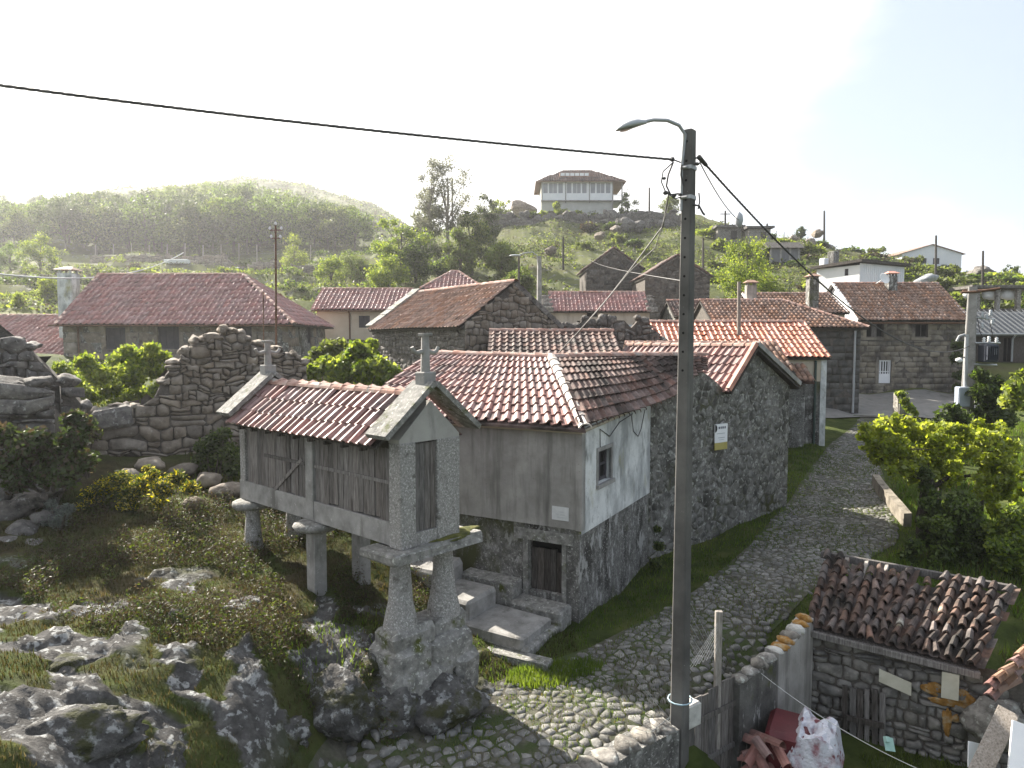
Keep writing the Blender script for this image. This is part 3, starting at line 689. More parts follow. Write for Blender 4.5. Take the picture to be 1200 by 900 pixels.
def wall_sheet(mb, F, w, h, openings=(), rec=.14, m=0, top=None, d=0, z0=0):
    """wall with real openings (u, v, w, h); top = [(u, v)...] profile rising above h"""
    us = sorted({0, w} | {round(x, 4) for o in openings for x in (o[0], o[0] + o[2])}); vs_ = sorted({z0, h} | {round(x, 4) for o in openings for x in (o[1], o[1] + o[3])})
    def inside(u, v): return any(o[0] < u < o[0] + o[2] and o[1] < v < o[1] + o[3] for o in openings)
    flip = F.u.cross(Vector((0, 0, 1))).dot(F.n) < 0
    def q(*p): mb.quad(*(p[::-1] if flip else p), m)
    for i in range(len(us) - 1):
        for j in range(len(vs_) - 1):
            a, b, c, e = us[i], us[i + 1], vs_[j], vs_[j + 1]
            if not inside((a + b) / 2, (c + e) / 2): q(F(a, c, d), F(b, c, d), F(b, e, d), F(a, e, d))
    for (u, v, ww, hh) in openings:
        q(F(u, v, d), F(u, v, d - rec), F(u, v + hh, d - rec), F(u, v + hh, d)); q(F(u + ww, v, d - rec), F(u + ww, v, d), F(u + ww, v + hh, d), F(u + ww, v + hh, d - rec))
        q(F(u, v, d), F(u + ww, v, d), F(u + ww, v, d - rec), F(u, v, d - rec)); q(F(u, v + hh, d - rec), F(u + ww, v + hh, d - rec), F(u + ww, v + hh, d), F(u, v + hh, d))
    if top:
        P = [F(0, h, d), F(w, h, d)] + [F(u, v, d) for u, v in top[::-1]]
        mb.add(P if not flip else P, [list(range(len(P)))] if not flip else [list(range(len(P)))[::-1]], m)
    return mb
def window(parent, F, u, v, w, h, frame=None, pane=None, bars=(1, 0), rec=.12, fw=.06, sill=None, name='window', d=0):
    f = MB(); pd = d - rec + .02
    def bx_(a, b, c, e, d0, d1): 
        P = [F(x, y, z) for z in (d0, d1) for x, y in ((a, c), (b, c), (b, e), (a, e))]
        f.add(P, [[3,2,1,0],[4,5,6,7],[0,1,5,4],[1,2,6,5],[2,3,7,6],[3,0,4,7]] )
    bx_(u, u + fw, v, v + h, pd - .03, pd + .03); bx_(u + w - fw, u + w, v, v + h, pd - .03, pd + .03)
    bx_(u + fw, u + w - fw, v, v + fw, pd - .028, pd + .028); bx_(u + fw, u + w - fw, v + h - fw, v + h, pd - .028, pd + .028)
    for i in range(bars[0]):
        c = u + w * (i + 1) / (bars[0] + 1); bx_(c - fw * .35, c + fw * .35, v + fw, v + h - fw, pd - .02, pd + .022)
    for i in range(bars[1]):
        c = v + h * (i + 1) / (bars[1] + 1); bx_(u + fw, u + w - fw, c - fw * .3, c + fw * .3, pd - .018, pd + .02)
    o = f.obj(name, frame or white_frame, parent)
    p = MB(); p.quad(F(u + .01, v + .01, pd - .012), F(u + w - .01, v + .01, pd - .012), F(u + w - .01, v + h - .01, pd - .012), F(u + .01, v + h - .01, pd - .012)); p.obj('pane', pane or glass, o)
    if sill:
        s = MB(); P = [F(x, y, z) for z in (d - .05, d + .07) for x, y in ((u - .1, v - .09), (u + w + .1, v - .09), (u + w + .1, v - .004), (u - .1, v - .004))]
        s.add(P, [[3,2,1,0],[4,5,6,7],[0,1,5,4],[1,2,6,5],[2,3,7,6],[3,0,4,7]]); s.obj('sill', sill, o)
    return o
def fbox(mb, F, u0, u1, v0, v1, d0, d1, m=0):
    P = [F(x, y, z) for z in (d0, d1) for x, y in ((u0, v0), (u1, v0), (u1, v1), (u0, v1))]
    fl = F.u.cross(Vector((0, 0, 1))).dot(F.n) > 0
    fs = [[3,2,1,0],[4,5,6,7],[0,1,5,4],[1,2,6,5],[2,3,7,6],[3,0,4,7]]
    mb.add(P, fs if fl else [f[::-1] for f in fs], m); return mb

# foliage -----------------------------------------------------
def leaves_mesh(name, centers, size, m, rs=RS, aspect=.55, up=.0, n_mi=None):
    C = np.asarray(centers, dtype=np.float64); n = len(C)
    a = rs.normal(size=(n, 3)); a[:, 2] += up; a /= np.linalg.norm(a, axis=1)[:, None] + 1e-9
    b = rs.normal(size=(n, 3)); b = np.cross(a, b); b /= np.linalg.norm(b, axis=1)[:, None] + 1e-9
    s = (size * (.6 + .8 * rs.random(n)))[:, None]
    c = np.cross(a, b)
    v = np.stack([C - a * s, C + b * s * aspect + c * s * .12, C + a * s, C - b * s * aspect + c * s * .12], 1).reshape(-1, 3)
    f = np.arange(4 * n, dtype=np.int32).reshape(-1, 4)
    return np_mesh(name, v, f, m, n_mi)
def crown_points(clumps, n, rs=RS, shell=.55):
    """leaf positions: clumps = [(x,y,z,r)...], more leaves near each clump's outside"""
    C = np.array(clumps); wgt = C[:, 3] ** 2; wgt = wgt / wgt.sum(); k = rs.choice(len(C), n, p=wgt)
    d = rs.normal(size=(n, 3)); d /= np.linalg.norm(d, axis=1)[:, None]
    r = C[k, 3] * (shell + (1 - shell) * rs.random(n)) * (.75 + .5 * rs.random(n) ** 2)
    d[:, 2] *= .85
    return C[k, :3] + d * r[:, None]
def crown_clumps(rx, ry, rz, cz, n, rs, rc=.36, flat=0, low=-.75):
    out = []
    while len(out) < n:
        p = rs.uniform(-1, 1, 3); q = np.linalg.norm(p)
        if q > 1 or q < .35 or p[2] < low: continue
        out.append((p[0] * rx, p[1] * ry, cz + p[2] * rz, rc * min(rx, rz) * (.6 + .8 * rs.random())))
    return out
def make_tree(name, label, cat, loc, h, rx, rz, m, n=2500, size=.16, seed=1, trunk_r=.14, tm=None, group=None, nc=16, ry=None, cz=None, lean=(0, 0), rc=.36, shell=.5, m2=None, low=-.75):
    rs = np.random.RandomState(seed); rr = random.Random(seed)
    t = thing(name, label, cat, loc, 0, group); cz = cz if cz is not None else h - rz
    cl = crown_clumps(rx, ry or rx, rz, cz, nc, rs, rc, low=low); cl = [(c[0] + lean[0] * c[2] / h, c[1] + lean[1] * c[2] / h, c[2], c[3]) for c in cl]
    b = MB(); top = cz + rz * .4
    tp = [(lean[0] * z / h + rr.uniform(-.05, .05) * rx * (z > 0), lean[1] * z / h + rr.uniform(-.05, .05) * rx * (z > 0), z) for z in (-.3, cz * .3, cz * .65, cz, top)]
    b.tube(tp, [trunk_r * k for k in (1.25, 1, .8, .6, .25)], 7)
    for c in cl[:14]:
        z0 = min(cz * rr.uniform(.55, 1.0), c[2] * .9); s = (lean[0] * z0 / h, lean[1] * z0 / h, z0)
        mid = ((s[0] * .5 + c[0] * .5), (s[1] * .5 + c[1] * .5), (s[2] * .45 + c[2] * .55))
        b.tube([s, mid, c[:3]], [trunk_r * .42, trunk_r * .28, trunk_r * .1], 5)
    b.obj('trunk', tm or bark, t)
    P = crown_points(cl, n, rs, shell)
    mi = None; ms = [m]
    if m2: ms = [m, m2]; mi = (rs.random(len(P)) < .4).astype(np.int32)
    link('crown', leaves_mesh('crown', P, size, ms, rs, n_mi=mi), t)
    return t
def make_bush(name, label, cat, clumps, m, n=3000, size=.06, seed=3, group=None, stems=8, sm=None, m2=None, frac=.3, shell=.45, aspect=.55, loc=None):
    """clumps in world coordinates"""
    rs = np.random.RandomState(seed); C = np.array(clumps, dtype=float)
    if loc is None: loc = (C[:, 0].mean(), C[:, 1].mean(), (C[:, 2] - C[:, 3]).min())
    t = thing(name, label, cat, loc, 0, group); L_ = np.array(loc); C[:, :3] -= L_
    P = crown_points(C, n, rs, shell); ms = [m]; mi = None
    if m2: ms = [m, m2]; mi = (rs.random(n) < frac).astype(np.int32)
    link('foliage', leaves_mesh('foliage', P, size, ms, rs, n_mi=mi, aspect=aspect), t)
    if not stems: return t
    b = MB()
    for k in range(min(stems, len(C))):
        c = C[k]; q = (c[0] * .35 + rs.uniform(-.1, .1), c[1] * .35, 0); b.tube([q, (c[0] * .7, c[1] * .7, c[2] * .6), tuple(c[:3])], [.03, .022, .008], 5)
    b.obj('stem', sm or bark, t)
    return t
def noise_blob(c, r, seed, sub=3, amp=.35, freq=1.3, rough=0):
    """rounded broken rock: vertices, faces"""
    import bmesh
    from mathutils import noise as mnoise
    bm = bmesh.new(); bmesh.ops.create_icosphere(bm, subdivisions=sub, radius=1)
    off = Vector((seed * 3.1, seed * 1.7, seed * 2.3)); vs = []
    for v in bm.verts:
        p = v.co; q = p * freq + off
        d = 1 + amp * (mnoise.noise(q) * 1.1 + mnoise.noise(q * 2.3) * .55 + mnoise.noise(q * 5.1) * .25)
        if rough: d += rough * ((.5 - abs(mnoise.noise(q * 3.1))) * .55 + mnoise.noise(q * 9) * .28 + mnoise.noise(q * 19) * .16 - .2)
        # planar facets
        for k in range(11 if rough > .2 else 4):
            nn = Vector((math.sin(seed * 1.3 + k * 2.1), math.cos(seed * .7 + k * 1.9), math.sin(seed * 2.2 + k))).normalized(); lim = .72 + .06 * k if rough <= .2 else .60 + .035 * k
            e = (p * d).dot(nn)
            if e > lim: d -= (e - lim) * .8
        vs.append((c[0] + p.x * d * r[0], c[1] + p.y * d * r[1], c[2] + p.z * d * r[2]))
    fs = [[v.index for v in f.verts] for f in bm.faces]; bm.free(); return vs, fs
# ---------------------------------------------------------------- cobbled lane
ys = np.concatenate([np.arange(-30, 7, 1.5), np.arange(7, 37.2, .3)]); nxr = 12
rv = []; 
for y in ys:
    a, b = road_edges(y); xs = np.linspace(a - .12, b + .12, nxr); zs = ground(xs, np.full(nxr, y))
    rv += [(x, y, z + .02) for x, z in zip(xs, zs)]
rf = [[j * nxr + i, j * nxr + i + 1, (j + 1) * nxr + i + 1, (j + 1) * nxr + i] for j in range(len(ys) - 1) for i in range(nxr - 1)]
road = link('road', np_mesh('road', rv, rf, joint_m, smooth=True), kind='structure')
def in_road(x, y, m=.0):
    a, b = road_edges(y); return a - m < x < b + m
rx0, ry0, rw, rh = -3.2, 8.2, 21.5, 28.6
pol = cells(rw, rh, .172, .128, .43, gap=.014, pre=lambda u, v: in_road(u + rx0, v + ry0, -.02 + .12 * random.random()) and random.random() > .04)
pol = [p for p in pol if parea(p) > .004]
cen = np.array([pcent(p) for p in pol]); cz_ = ground(cen[:, 0] + rx0, cen[:, 1] + ry0)
order = np.argsort(cen[:, 0] ** 2 * .0 + np.hypot(cen[:, 0] + rx0 - .6, cen[:, 1] + ry0 - 9.5))
rest = MB()
for k, i in enumerate(order):
    zz = cz_[i]; ed = min(1, .5 + .5 * random.random())
    fn = lambda u, v, d, zz=zz: (u + rx0, v + ry0, zz + d)
    vs, fs = stone_geo(pol[i], fn, -.04, .022 + .018 * random.random(), .004, dome=.76)
    if k < 300: MB().add(vs, fs, 0, True).obj('cobble', cobble_m, road)
    else: rest.add(vs, fs, 0, True)
rest.obj('cobbles', cobble_m, road, kind='stuff')
# pale gravelled forecourt at the lane's upper end
pv = []; 
px_, py_ = np.meshgrid(np.linspace(15.5, 31, 22), np.linspace(36.3, 45.6, 14)); pz = ground(px_.ravel(), py_.ravel()) + .07
link('forecourt', np_mesh('forecourt', np.stack([px_.ravel(), py_.ravel(), pz], 1), [[j * 22 + i, j * 22 + i + 1, (j + 1) * 22 + i + 1, (j + 1) * 22 + i] for j in range(13) for i in range(21)], asphalt, smooth=True), kind='structure')

# ---------------------------------------------------------------- the granary on stone legs
A, Bn = Vector((-5.29, 13.4)), Vector((-1.76, 10.2)); dH = (Bn - A).normalized(); LH = 4.98; WH = 1.10; ZH = 2.74
hr = thing('granary', 'old raised granary with grey plank sides, red tiled roof and stone crosses', 'granary', (A.x, A.y, ZH), math.atan2(dH.y, dH.x))
HM = Matrix.Translation((A.x, A.y, ZH)) @ Matrix.Rotation(math.atan2(dH.y, dH.x), 4, 'Z'); HI = HM.inverted()
def hw(x, y, z=0): return HM @ Vector((x, y, z))
for y0 in (-.02, WH - .16):                                            # long concrete beams
    MB().rbox((-.05, y0, 0), (LH * .52, y0 + .18, .36), .004, bev=.04).obj('floor_beam', concrete, hr)
    MB().rbox((LH * .52 + .01, y0 - .004, -.004), (LH - .27, y0 + .176, .35), .004, bev=.04).obj('floor_beam', concrete, hr)
MB().box((.0, .17, .10), (LH - .3, WH - .17, .2)).obj('floor', concrete, hr)
for x in (0.02, 2.36):
    for y0 in (-.035, WH - .15):
        w = .2 if x < 1 else .24
        MB().rbox((x, y0, .36 if x < 1 else .08), (x + w, y0 + .19, 1.52), .004, bev=.05).obj('post', speckle if x < 1 else concrete, hr)
MB().rbox((.0, .16, .36), (.2, WH - .16, 1.55), .004, bev=.04).obj('end_wall', speckle, hr)
# near end: two rough-cast jambs, a plank door between them and a plastered gable
xe = LH
MB().rbox((xe - .28, -.05, -.02), (xe, .25, 1.56), .006, bev=.05).obj('end_pillar', speckle, hr)
MB().rbox((xe - .28, .68, -.02), (xe, WH + .05, 1.56), .006, bev=.05).obj('end_pillar', speckle, hr)
MB().rbox((xe - .26, .24, -.02), (xe - .02, .69, .18), .006, bev=.05).obj('threshold', speckle, hr)
dr = MB().box((xe - .13, .24, .18), (xe - .09, .69, 1.56)).obj('door', wood_dark, hr)
for i in range(4):
    MB().rbox((xe - .09, .255 + i * .107, .19), (xe - .055 + random.uniform(-.006, .006), .357 + i * .107, 1.53), .003, bev=.06).obj('plank', wood_grey, dr)
gb = MB(); P = [(-.05, 1.56), (WH + .05, 1.56), (WH + .05, 1.62), (WH / 2, 2.17), (-.05, 1.62)]
gb.add([(xe - .27, y, z) for y, z in P] + [(xe - .015, y, z) for y, z in P], [[4,3,2,1,0],[5,6,7,8,9]] + [[i, (i + 1) % 5, 5 + (i + 1) % 5, 5 + i] for i in range(5)]); gb.obj('gable_wall', mat('smooth_gable_render', [(.27,.265,.245), (.34,.33,.31), (.38,.37,.345)], 1.6, spots=[(2.2, .56, .74, (.20,.195,.18), (1.5, 1.5, .4))], bump=.2, bsc=30), hr)
gb = MB(); gb.add([(0.02, y, z) for y, z in P] + [(.28, y, z) for y, z in P], [[4,3,2,1,0],[5,6,7,8,9]] + [[i, (i + 1) % 5, 5 + (i + 1) % 5, 5 + i] for i in range(5)]); gb.obj('gable_wall', concrete, hr)
for y0 in (0, WH - .13): MB().box((.2, y0, 1.46), (xe - .28, y0 + .13, 1.58)).obj('wall_plate', wood_dark, hr)
# planks: uneven upright boards in two bays a side
for side, yy in ((0, .02), (1, WH - .05)):
    for (x0, x1) in ((.23, 2.35), (2.61, xe - .29)):
        n = round((x1 - x0) / .135); w = (x1 - x0) / n
        for i in range(n):
            a = x0 + i * w + .004; dz = random.uniform(-.03, .02)
            M4 = Matrix.Translation((a + w / 2, yy, .9)) @ Matrix.Rotation(random.gauss(0, .008), 4, 'Y') @ Matrix.Rotation(random.gauss(0, .05), 4, 'Z')
            MB().rbox((-w / 2 + .003, -.014 + random.uniform(-.008, .008), -.53 + dz), (w / 2 - .003, .014, .57), .0025, bev=.1, M=M4).obj('plank', wood_grey, hr)
        sg = -1 if side == 0 else 1
        zc = .93
        MB().rbox((x0 + (.7 if x0 < 1 else .02), yy + sg * .03 - .012, zc), (x1 - .02, yy + sg * .03 + .012, zc + .055), .003, bev=.1).obj('batten', wood_grey, hr)
        if x0 < 1:
            M4 = Matrix.Translation((1.75, yy + sg * .034, .68)) @ Matrix.Rotation(-.62, 4, 'Y')
            MB().rbox((-.55, -.011, -.03), (.6, .011, .03), .003, bev=.1, M=M4).obj('brace', wood_grey, hr)
# roof
zr, ze, oh = 2.20, 1.50, .27
rfm = MB()
for sg in (0, 1):
    ye = -oh if sg == 0 else WH + oh
    a = [(.16, ye, ze), (xe - .30, ye, ze), (xe - .30, WH / 2, zr), (.16, WH / 2, zr)]
    rfm.slab(a if sg == 0 else a[::-1], .035)
hroof = rfm.obj('roof', wood_dark, hr)
lay_tiles(hroof, [(.14, -oh, ze), (xe - .28, -oh, ze), (xe - .28, WH / 2, zr), (.14, WH / 2, zr)], .205, .40, tile_red, parts=True, jit=.008)
lay_tiles(hroof, [(xe - .28, WH + oh, ze), (.14, WH + oh, ze), (.14, WH / 2, zr), (xe - .28, WH / 2, zr)], .205, .40, tile_red, parts=True, jit=.008)
ridge_caps(hroof, [(.30, WH / 2, zr + .035), (xe - .36, WH / 2, zr + .035)], .115, .37, cap_mat, parts=True, lumps=True)
for k in range(9):                                                    # rafter tails
    for ye in (-oh + .02, WH + oh - .14): MB().box((.4 + k * .48, ye, ze - .085), (.46 + k * .48, ye + .12, ze - .03)).obj('rafter', wood_dark, hr)
# sloping stone copings and crosses at both ends
for x0, x1 in ((xe - .36, xe + .13), (-.13, .36)):
    for sg in (-1, 1):
        ym = WH / 2; yo = ym + sg * (.66 + .25); zt, zo = zr + .20, ze + .16
        V_ = Vector((0, sg * .91, zo - zt)); N_ = Vector((0, -V_.z * sg, V_.y * sg)).normalized(); N_ = N_ if N_.z > 0 else -N_
        a = [Vector((x0, ym, zt)), Vector((x1, ym, zt)), Vector((x1, yo, zo)), Vector((x0, yo, zo))]
        MB().slab(a if sg < 0 else a[::-1], .085).obj('coping', slab_stone, hr)
def cross(x, hgt):
    c = MB(); c.rbox((x - .11, WH / 2 - .12, zr + .10), (x + .11, WH / 2 + .12, zr + .40), .006, bev=.06); base = c.obj('cross_pedestal', concrete, hr)
    k = MB(); z0 = zr + .39
    k.tube([(x, WH / 2, z0), (x, WH / 2, z0 + hgt * .93)], [.075, .058], 8); k.rbox((x - .075, WH / 2 - .085, z0 + hgt * .93), (x + .075, WH / 2 + .085, z0 + hgt), .004)
    k.obj('cross_shaft', concrete, hr)
    k = MB(); za = z0 + hgt * .55
    for sg in (-1, 1): k.tube([(x, WH / 2 + sg * .02, za), (x, WH / 2 + sg * .17, za - .03), (x, WH / 2 + sg * .23, za + .0), (x, WH / 2 + sg * .26, za + .06)], [.042, .036, .032, .03], 7)
    k.obj('cross_arm', concrete, hr)
cross(xe - .12, .60); cross(.10, .50)
# legs with mushroom stones
def leg(x, y, square, top=-.17, r=.15, z_extra=0, cap=True, m=speckle):
    p = hw(x, y); zb = gz(p.x, p.y) - ZH - .25 if z_extra == 0 else z_extra - ZH
    b = MB()
    if square: b.rbox((x - r * .8, y - r * .75, zb), (x + r * .8, y + r * .75, top), .006, bev=.05)
    else: b.lathe([(r * 1.75, zb), (r * 1.6, zb + .14), (r * 1.2, zb + .42), (r * .95, top - .15), (r * .88, top)], 10, (x, y, 0))
    lg = b.obj('leg', concrete if square else m, hr)
    if cap:
        vs, fs = [], []
        c = MB().lathe([(.2, -.19), (.34, -.17), (.385, -.11), (.37, -.05), (.28, -.012), (.0001, -.008)], 14, (x, y, 0)); c.v = [(a + random.uniform(-.018, .018), b_ + random.uniform(-.018, .018), z_) for a, b_, z_ in c.v]
        c.obj('staddle_stone', slab_stone, lg)
leg(.18, .12, False, r=.14); leg(.2, WH - .12, False, r=.14)
leg(2.50, .08, True, r=.16); leg(2.5, WH - .1, True, r=.16)
leg(xe - .26, .14, False, r=.165, cap=False, z_extra=1.42); leg(xe - .24, WH - .10, False, r=.165, cap=False, z_extra=1.42)
s_ = MB(); s_.rbox((xe - .72, -.30, -.19), (xe + .16, WH + .42, -.022), .022, bev=.22); s_.obj('staddle_slab', slab_stone, hr)
s_ = MB(); vs, fs = noise_blob((xe - .12, WH - .1, -.03), (.26, .66, .055), 5, 3, .35); s_.add(vs, fs, 0, True); s_.obj('moss', mossy, hr, kind='stuff')
# stepped foundation of squared blocks under the near legs
p = hw(xe - .25, WH / 2); gzb = 1.43 - ZH
for (x0, y0, x1, y1, z0, z1) in ((xe - .54, -.20, xe + .06, .60, gzb - .3, gzb + .05), (xe - .52, .58, xe + .05, WH + .16, gzb - .3, gzb + .04), (xe - .66, -.26, xe + .16, .50, gzb - .8, gzb - .15), (xe - .60, .47, xe + .20, WH + .22, gzb - .8, gzb - .17), (xe - .75, -.34, xe + .22, .9, gzb - 1.2, gzb - .50), (xe - .6, .86, xe + .3, WH + .26, gzb - 1.2, gzb - .52)):
    MB().rbox((x0, y0, z0), (x1, y1, z1), .035, bev=.2).obj('foundation_stone', slab_stone, hr)

# ---------------------------------------------------------------- grey and white house at the bend
Cc = Vector((1.33, 13.4)); d1, d2 = Vector((-.877, .48)), Vector((.48, .877)); E = Cc + d2 * 4.4
h1 = thing('rendered_house', 'small house with a grey wall, a stained white wall and a warped roof', 'house', (Cc.x, Cc.y, 0))
F1 = Face((0, 0, 0), (d1.x, d1.y, 0), (-d2.x, -d2.y, 0)); F2 = Face((0, 0, 0), (d2.x, d2.y, 0), (-d1.x, -d1.y, 0))
L1 = 5.6
door_o = (.36, .72, .78, 1.04)
b = MB(); wall_sheet(b, F1, L1, 2.12, [door_o], .3, z0=-.4); wall_sheet(b, F2, 4.4, 2.02, [], z0=-.4); b.obj('base_wall', roughcast, h1)
b = MB(); fbox(b, F1, -.03, L1, 2.10, 4.14, -.2, .035); b.obj('wall', plaster_grey, h1)
win_o = (.86, 2.86, .76, .68)
b = MB(); wall_sheet(b, F2, 4.4, 4.10, [win_o], .16, d=.03, z0=2.0, top=[(0, 4.12), (4.4, 4.4)]); b.quad(F2(-.03, 2.0, .03), F2(4.4, 2.0, .03), F2(4.4, 2.0, -.02), F2(-.03, 2.0, -.02)); b.obj('white_wall', plaster_white, h1)
b = MB(); fbox(b, F1, -.06, .07, 2.09, 4.13, -.1, .05); b.obj('corner_strip', plaster_grey, h1)
window(h1, F2, *win_o, frame=shutter, pane=dark_in, bars=(1, 1), rec=.15, fw=.07, sill=concrete, d=.03)
b = MB(); fbox(b, F2, .78, .86, 2.84, 3.62, -.02, .05); fbox(b, F2, 1.62, 1.70, 2.84, 3.62, -.02, .05); fbox(b, F2, .78, 1.70, 3.54, 3.62, -.02, .053); b.obj('window_surround', concrete, h1)
dn = MB(); dn.quad(F1(.37, .5, -.2), F1(1.14, .5, -.2), F1(1.14, 1.8, -.2), F1(.37, 1.8, -.2)); dn.obj('door_recess', dark_in, h1)
dd = MB(); fbox(dd, F1, .4, 1.1, .60, .64, -.19, -.14); dd = dd.obj('door', wood_dark, h1)
for i in range(5):
    k = MB(); fbox(k, F1, .40 + i * .145, .535 + i * .145, .62, 1.58 + random.uniform(-.04, .02), -.16, -.115 + random.uniform(-.01, .01)); k.obj('plank', wood_dark, dd)
k = MB(); fbox(k, F1, .28, .37, .5, 1.8, -.12, .03); fbox(k, F1, 1.13, 1.24, .5, 1.8, -.12, .035); fbox(k, F1, .12, 1.45, 1.77, 1.99, -.12, .045); k.obj('door_frame', slab_stone, h1)
k = MB(); fbox(k, F1, .22, .58, 2.26, 2.53, .03, .05); pq = k.obj('plaque', porcelain, h1)
k = MB()
for u, v, w in ((.33, 2.42, .08), (.29, 2.365, .11), (.43, 2.37, .07), (.31, 2.31, .16)): k.quad(F1(u, v, .0525), F1(u + w, v, .0525), F1(u + w, v + .016, .0525), F1(u, v + .016, .0525))
k.obj('faded_lettering', mat('faded_print', [(.42,.43,.45), (.5,.51,.53)], 30, bump=0), pq)
# roof: straight slope over the grey wall, warped slopes turning the corner
def loc1(p): return Vector(p) - Vector((Cc.x, Cc.y, 0))
eo = -d2 * .28
def P1(t, dep, z): q = d1 * t + d2 * dep; return Vector((q.x, q.y, z))
e0, e1 = P1(-.22, -.26, 4.12), P1(5.75, -.26, 4.12); r1, r0 = P1(5.75, 2.6, 5.40), P1(1.85, 2.6, 5.40)
r1c, r0c = W(503, 415.5, 18.2), W(646, 420.5, 16.6)
r1, r0 = loc1(r1c), loc1(r0c)
b = MB(); b.slab([e0, e1, r1, r0][::-1], .06)
B_ = [W(677, 497, 13.08), W(733, 481.5, 14.85), W(786, 466, 16.8), W(801, 447, 17.85), W(824, 430, 18.4)]
T_ = [W(649, 420.5, 16.6), W(700, 419, 17.1), W(740, 418, 17.6), W(790, 418, 18.2), W(827, 418, 18.7)]
B_, T_ = [loc1(p) for p in B_], [loc1(p) for p in T_]
for i in range(4): b.add([B_[i], B_[i + 1], T_[i + 1], T_[i]], [[0, 1, 2, 3]])
bk = [loc1((p.x + Cc.x, p.y + Cc.y, 0)) for p in ()]
far1, far2 = P1(5.75, 5.4, 4.3), P1(.6, 5.6, 4.3)
b.slab([r0, r1, far1, far2], .06); b.slab([T_[0], r0, far2, T_[2]][::-1], .05)
roof1 = b.obj('roof', tile_old, h1)
lay_tiles(roof1, [e1, e0, r0, r1], .215, .37, tile_red, parts=True, limit=300, jit=.01, lift=.025) if False else None
lay_tiles_grid(roof1, [e1, e1.lerp(e0, .5), e0], [r1, r1.lerp(r0, .5), r0], 25, 9, tile_red, limit=300)
lay_tiles_grid(roof1, B_[:3], T_[:3], 17, 8, tile_old, limit=300, bulge=lambda u, v: .10 * math.sin(PI * v))
lay_tiles_grid(roof1, B_[2:], T_[2:], 9, 6, tile_old, limit=300)
ridge_caps(roof1, [r1 + Vector((0, 0, .03)), r0 + Vector((0, 0, .03)), T_[1] + Vector((0, 0, .04)), T_[2] + Vector((0, 0, .03)), T_[4] + Vector((0, 0, .03))], .12, .40, cap_mat, parts=True)
ridge_caps(roof1, [e0 + Vector((0, 0, .04)), e0.lerp(r0, .5) + Vector((0, 0, .075)), r0 + Vector((0, 0, .05))], .12, .38, mat('whitened_hip_tile', [(.36,.30,.27), (.55,.50,.46), (.66,.63,.59)], 4, bump=.3, rnd=.15), parts=True, name='hip_tile')
b = MB(); fbox(b, F1, -.1, 5.7, 4.02, 4.13, .036, .13); b.obj('cornice', plaster_cream, h1)
b = MB()
for i in range(8):
    a, c = (B_[0] if i < 4 else B_[1]).lerp(B_[1] if i < 4 else B_[2], (i % 4) / 4), (B_[0] if i < 4 else B_[1]).lerp(B_[1] if i < 4 else B_[2], (i % 4 + 1) / 4)
b.tube([F2(.0, 4.07, .08), F2(2.2, 4.19, .08), F2(4.3, 4.36, .08)], .035, 6); b.obj('eave_board', plaster_cream, h1)
w_ = MB(); w_.tube([F2(.95, 3.62, .045), F2(.93, 4.0, .045), F2(1.5, 3.78, .045), F2(2.1, 4.02, .045), F2(3.0, 4.13, .045)], .009, 5)
w_.tube([F2(2.9, 4.1, .045), F2(3.05, 3.72, .045), F2(3.4, 3.55, .045), F2(3.62, 3.7, .045), F2(3.9, 4.15, .045)], .008, 5); w_.obj('wall_cable', cable_m, h1)
b = MB(); b.add([F1(L1, z, d) for z in (-.4, 4.14) for d in (0, -5.2)], [[0, 2, 3, 1]]); b.obj('end_wall', roughcast, h1)

# stone platforms before the low door
rd1 = math.atan2(-d1.y, -d1.x)
for k, (t_, dep, zt_, sx, sy, sz, lab) in enumerate(((1.2, -1.12, .52, 1.7, 1.15, .55, 'largest stone slab step, lowest in front of the low plank door'), (2.3, -1.0, .88, 1.45, 1.0, .7, 'sunlit slab step one above the largest, beside the granary foundation'), (3.15, -.85, 1.25, 1.4, 1.0, .8, 'upper pale slab step half behind the granary legs'), (1.9, -.85, .36, 3.4, 1.7, .5, 'broad low stone landing under the slab steps by the house'), (.72, -.30, .62, 1.15, .5, .5, 'shaded stone doorstep right under the low plank door'), (.75, -1.85, .26, 2.0, .34, .4, 'long thin kerb stone edging the slab steps by the lane'), (1.9, -.22, .95, 1.3, .42, .5, 'dark paving slab along the grey wall left of the low door'), (4.0, -.6, 1.6, 1.1, 1.0, .8, 'topmost slab step under the end of the granary'))):
    q = Cc + d1 * t_ + d2 * dep; s = tag(MB().rbox((-sx / 2, -sy / 2, -sz), (sx / 2, sy / 2, 0), .022, bev=.09).obj('stone_step', (slab_stone, concrete)[k in (0, 1, 2)], None), lab, 'step', 'stone slab steps by the house'); s.location = (q.x, q.y, zt_); s.rotation_euler = (.02, .015, rd1 + random.uniform(-.08, .08))

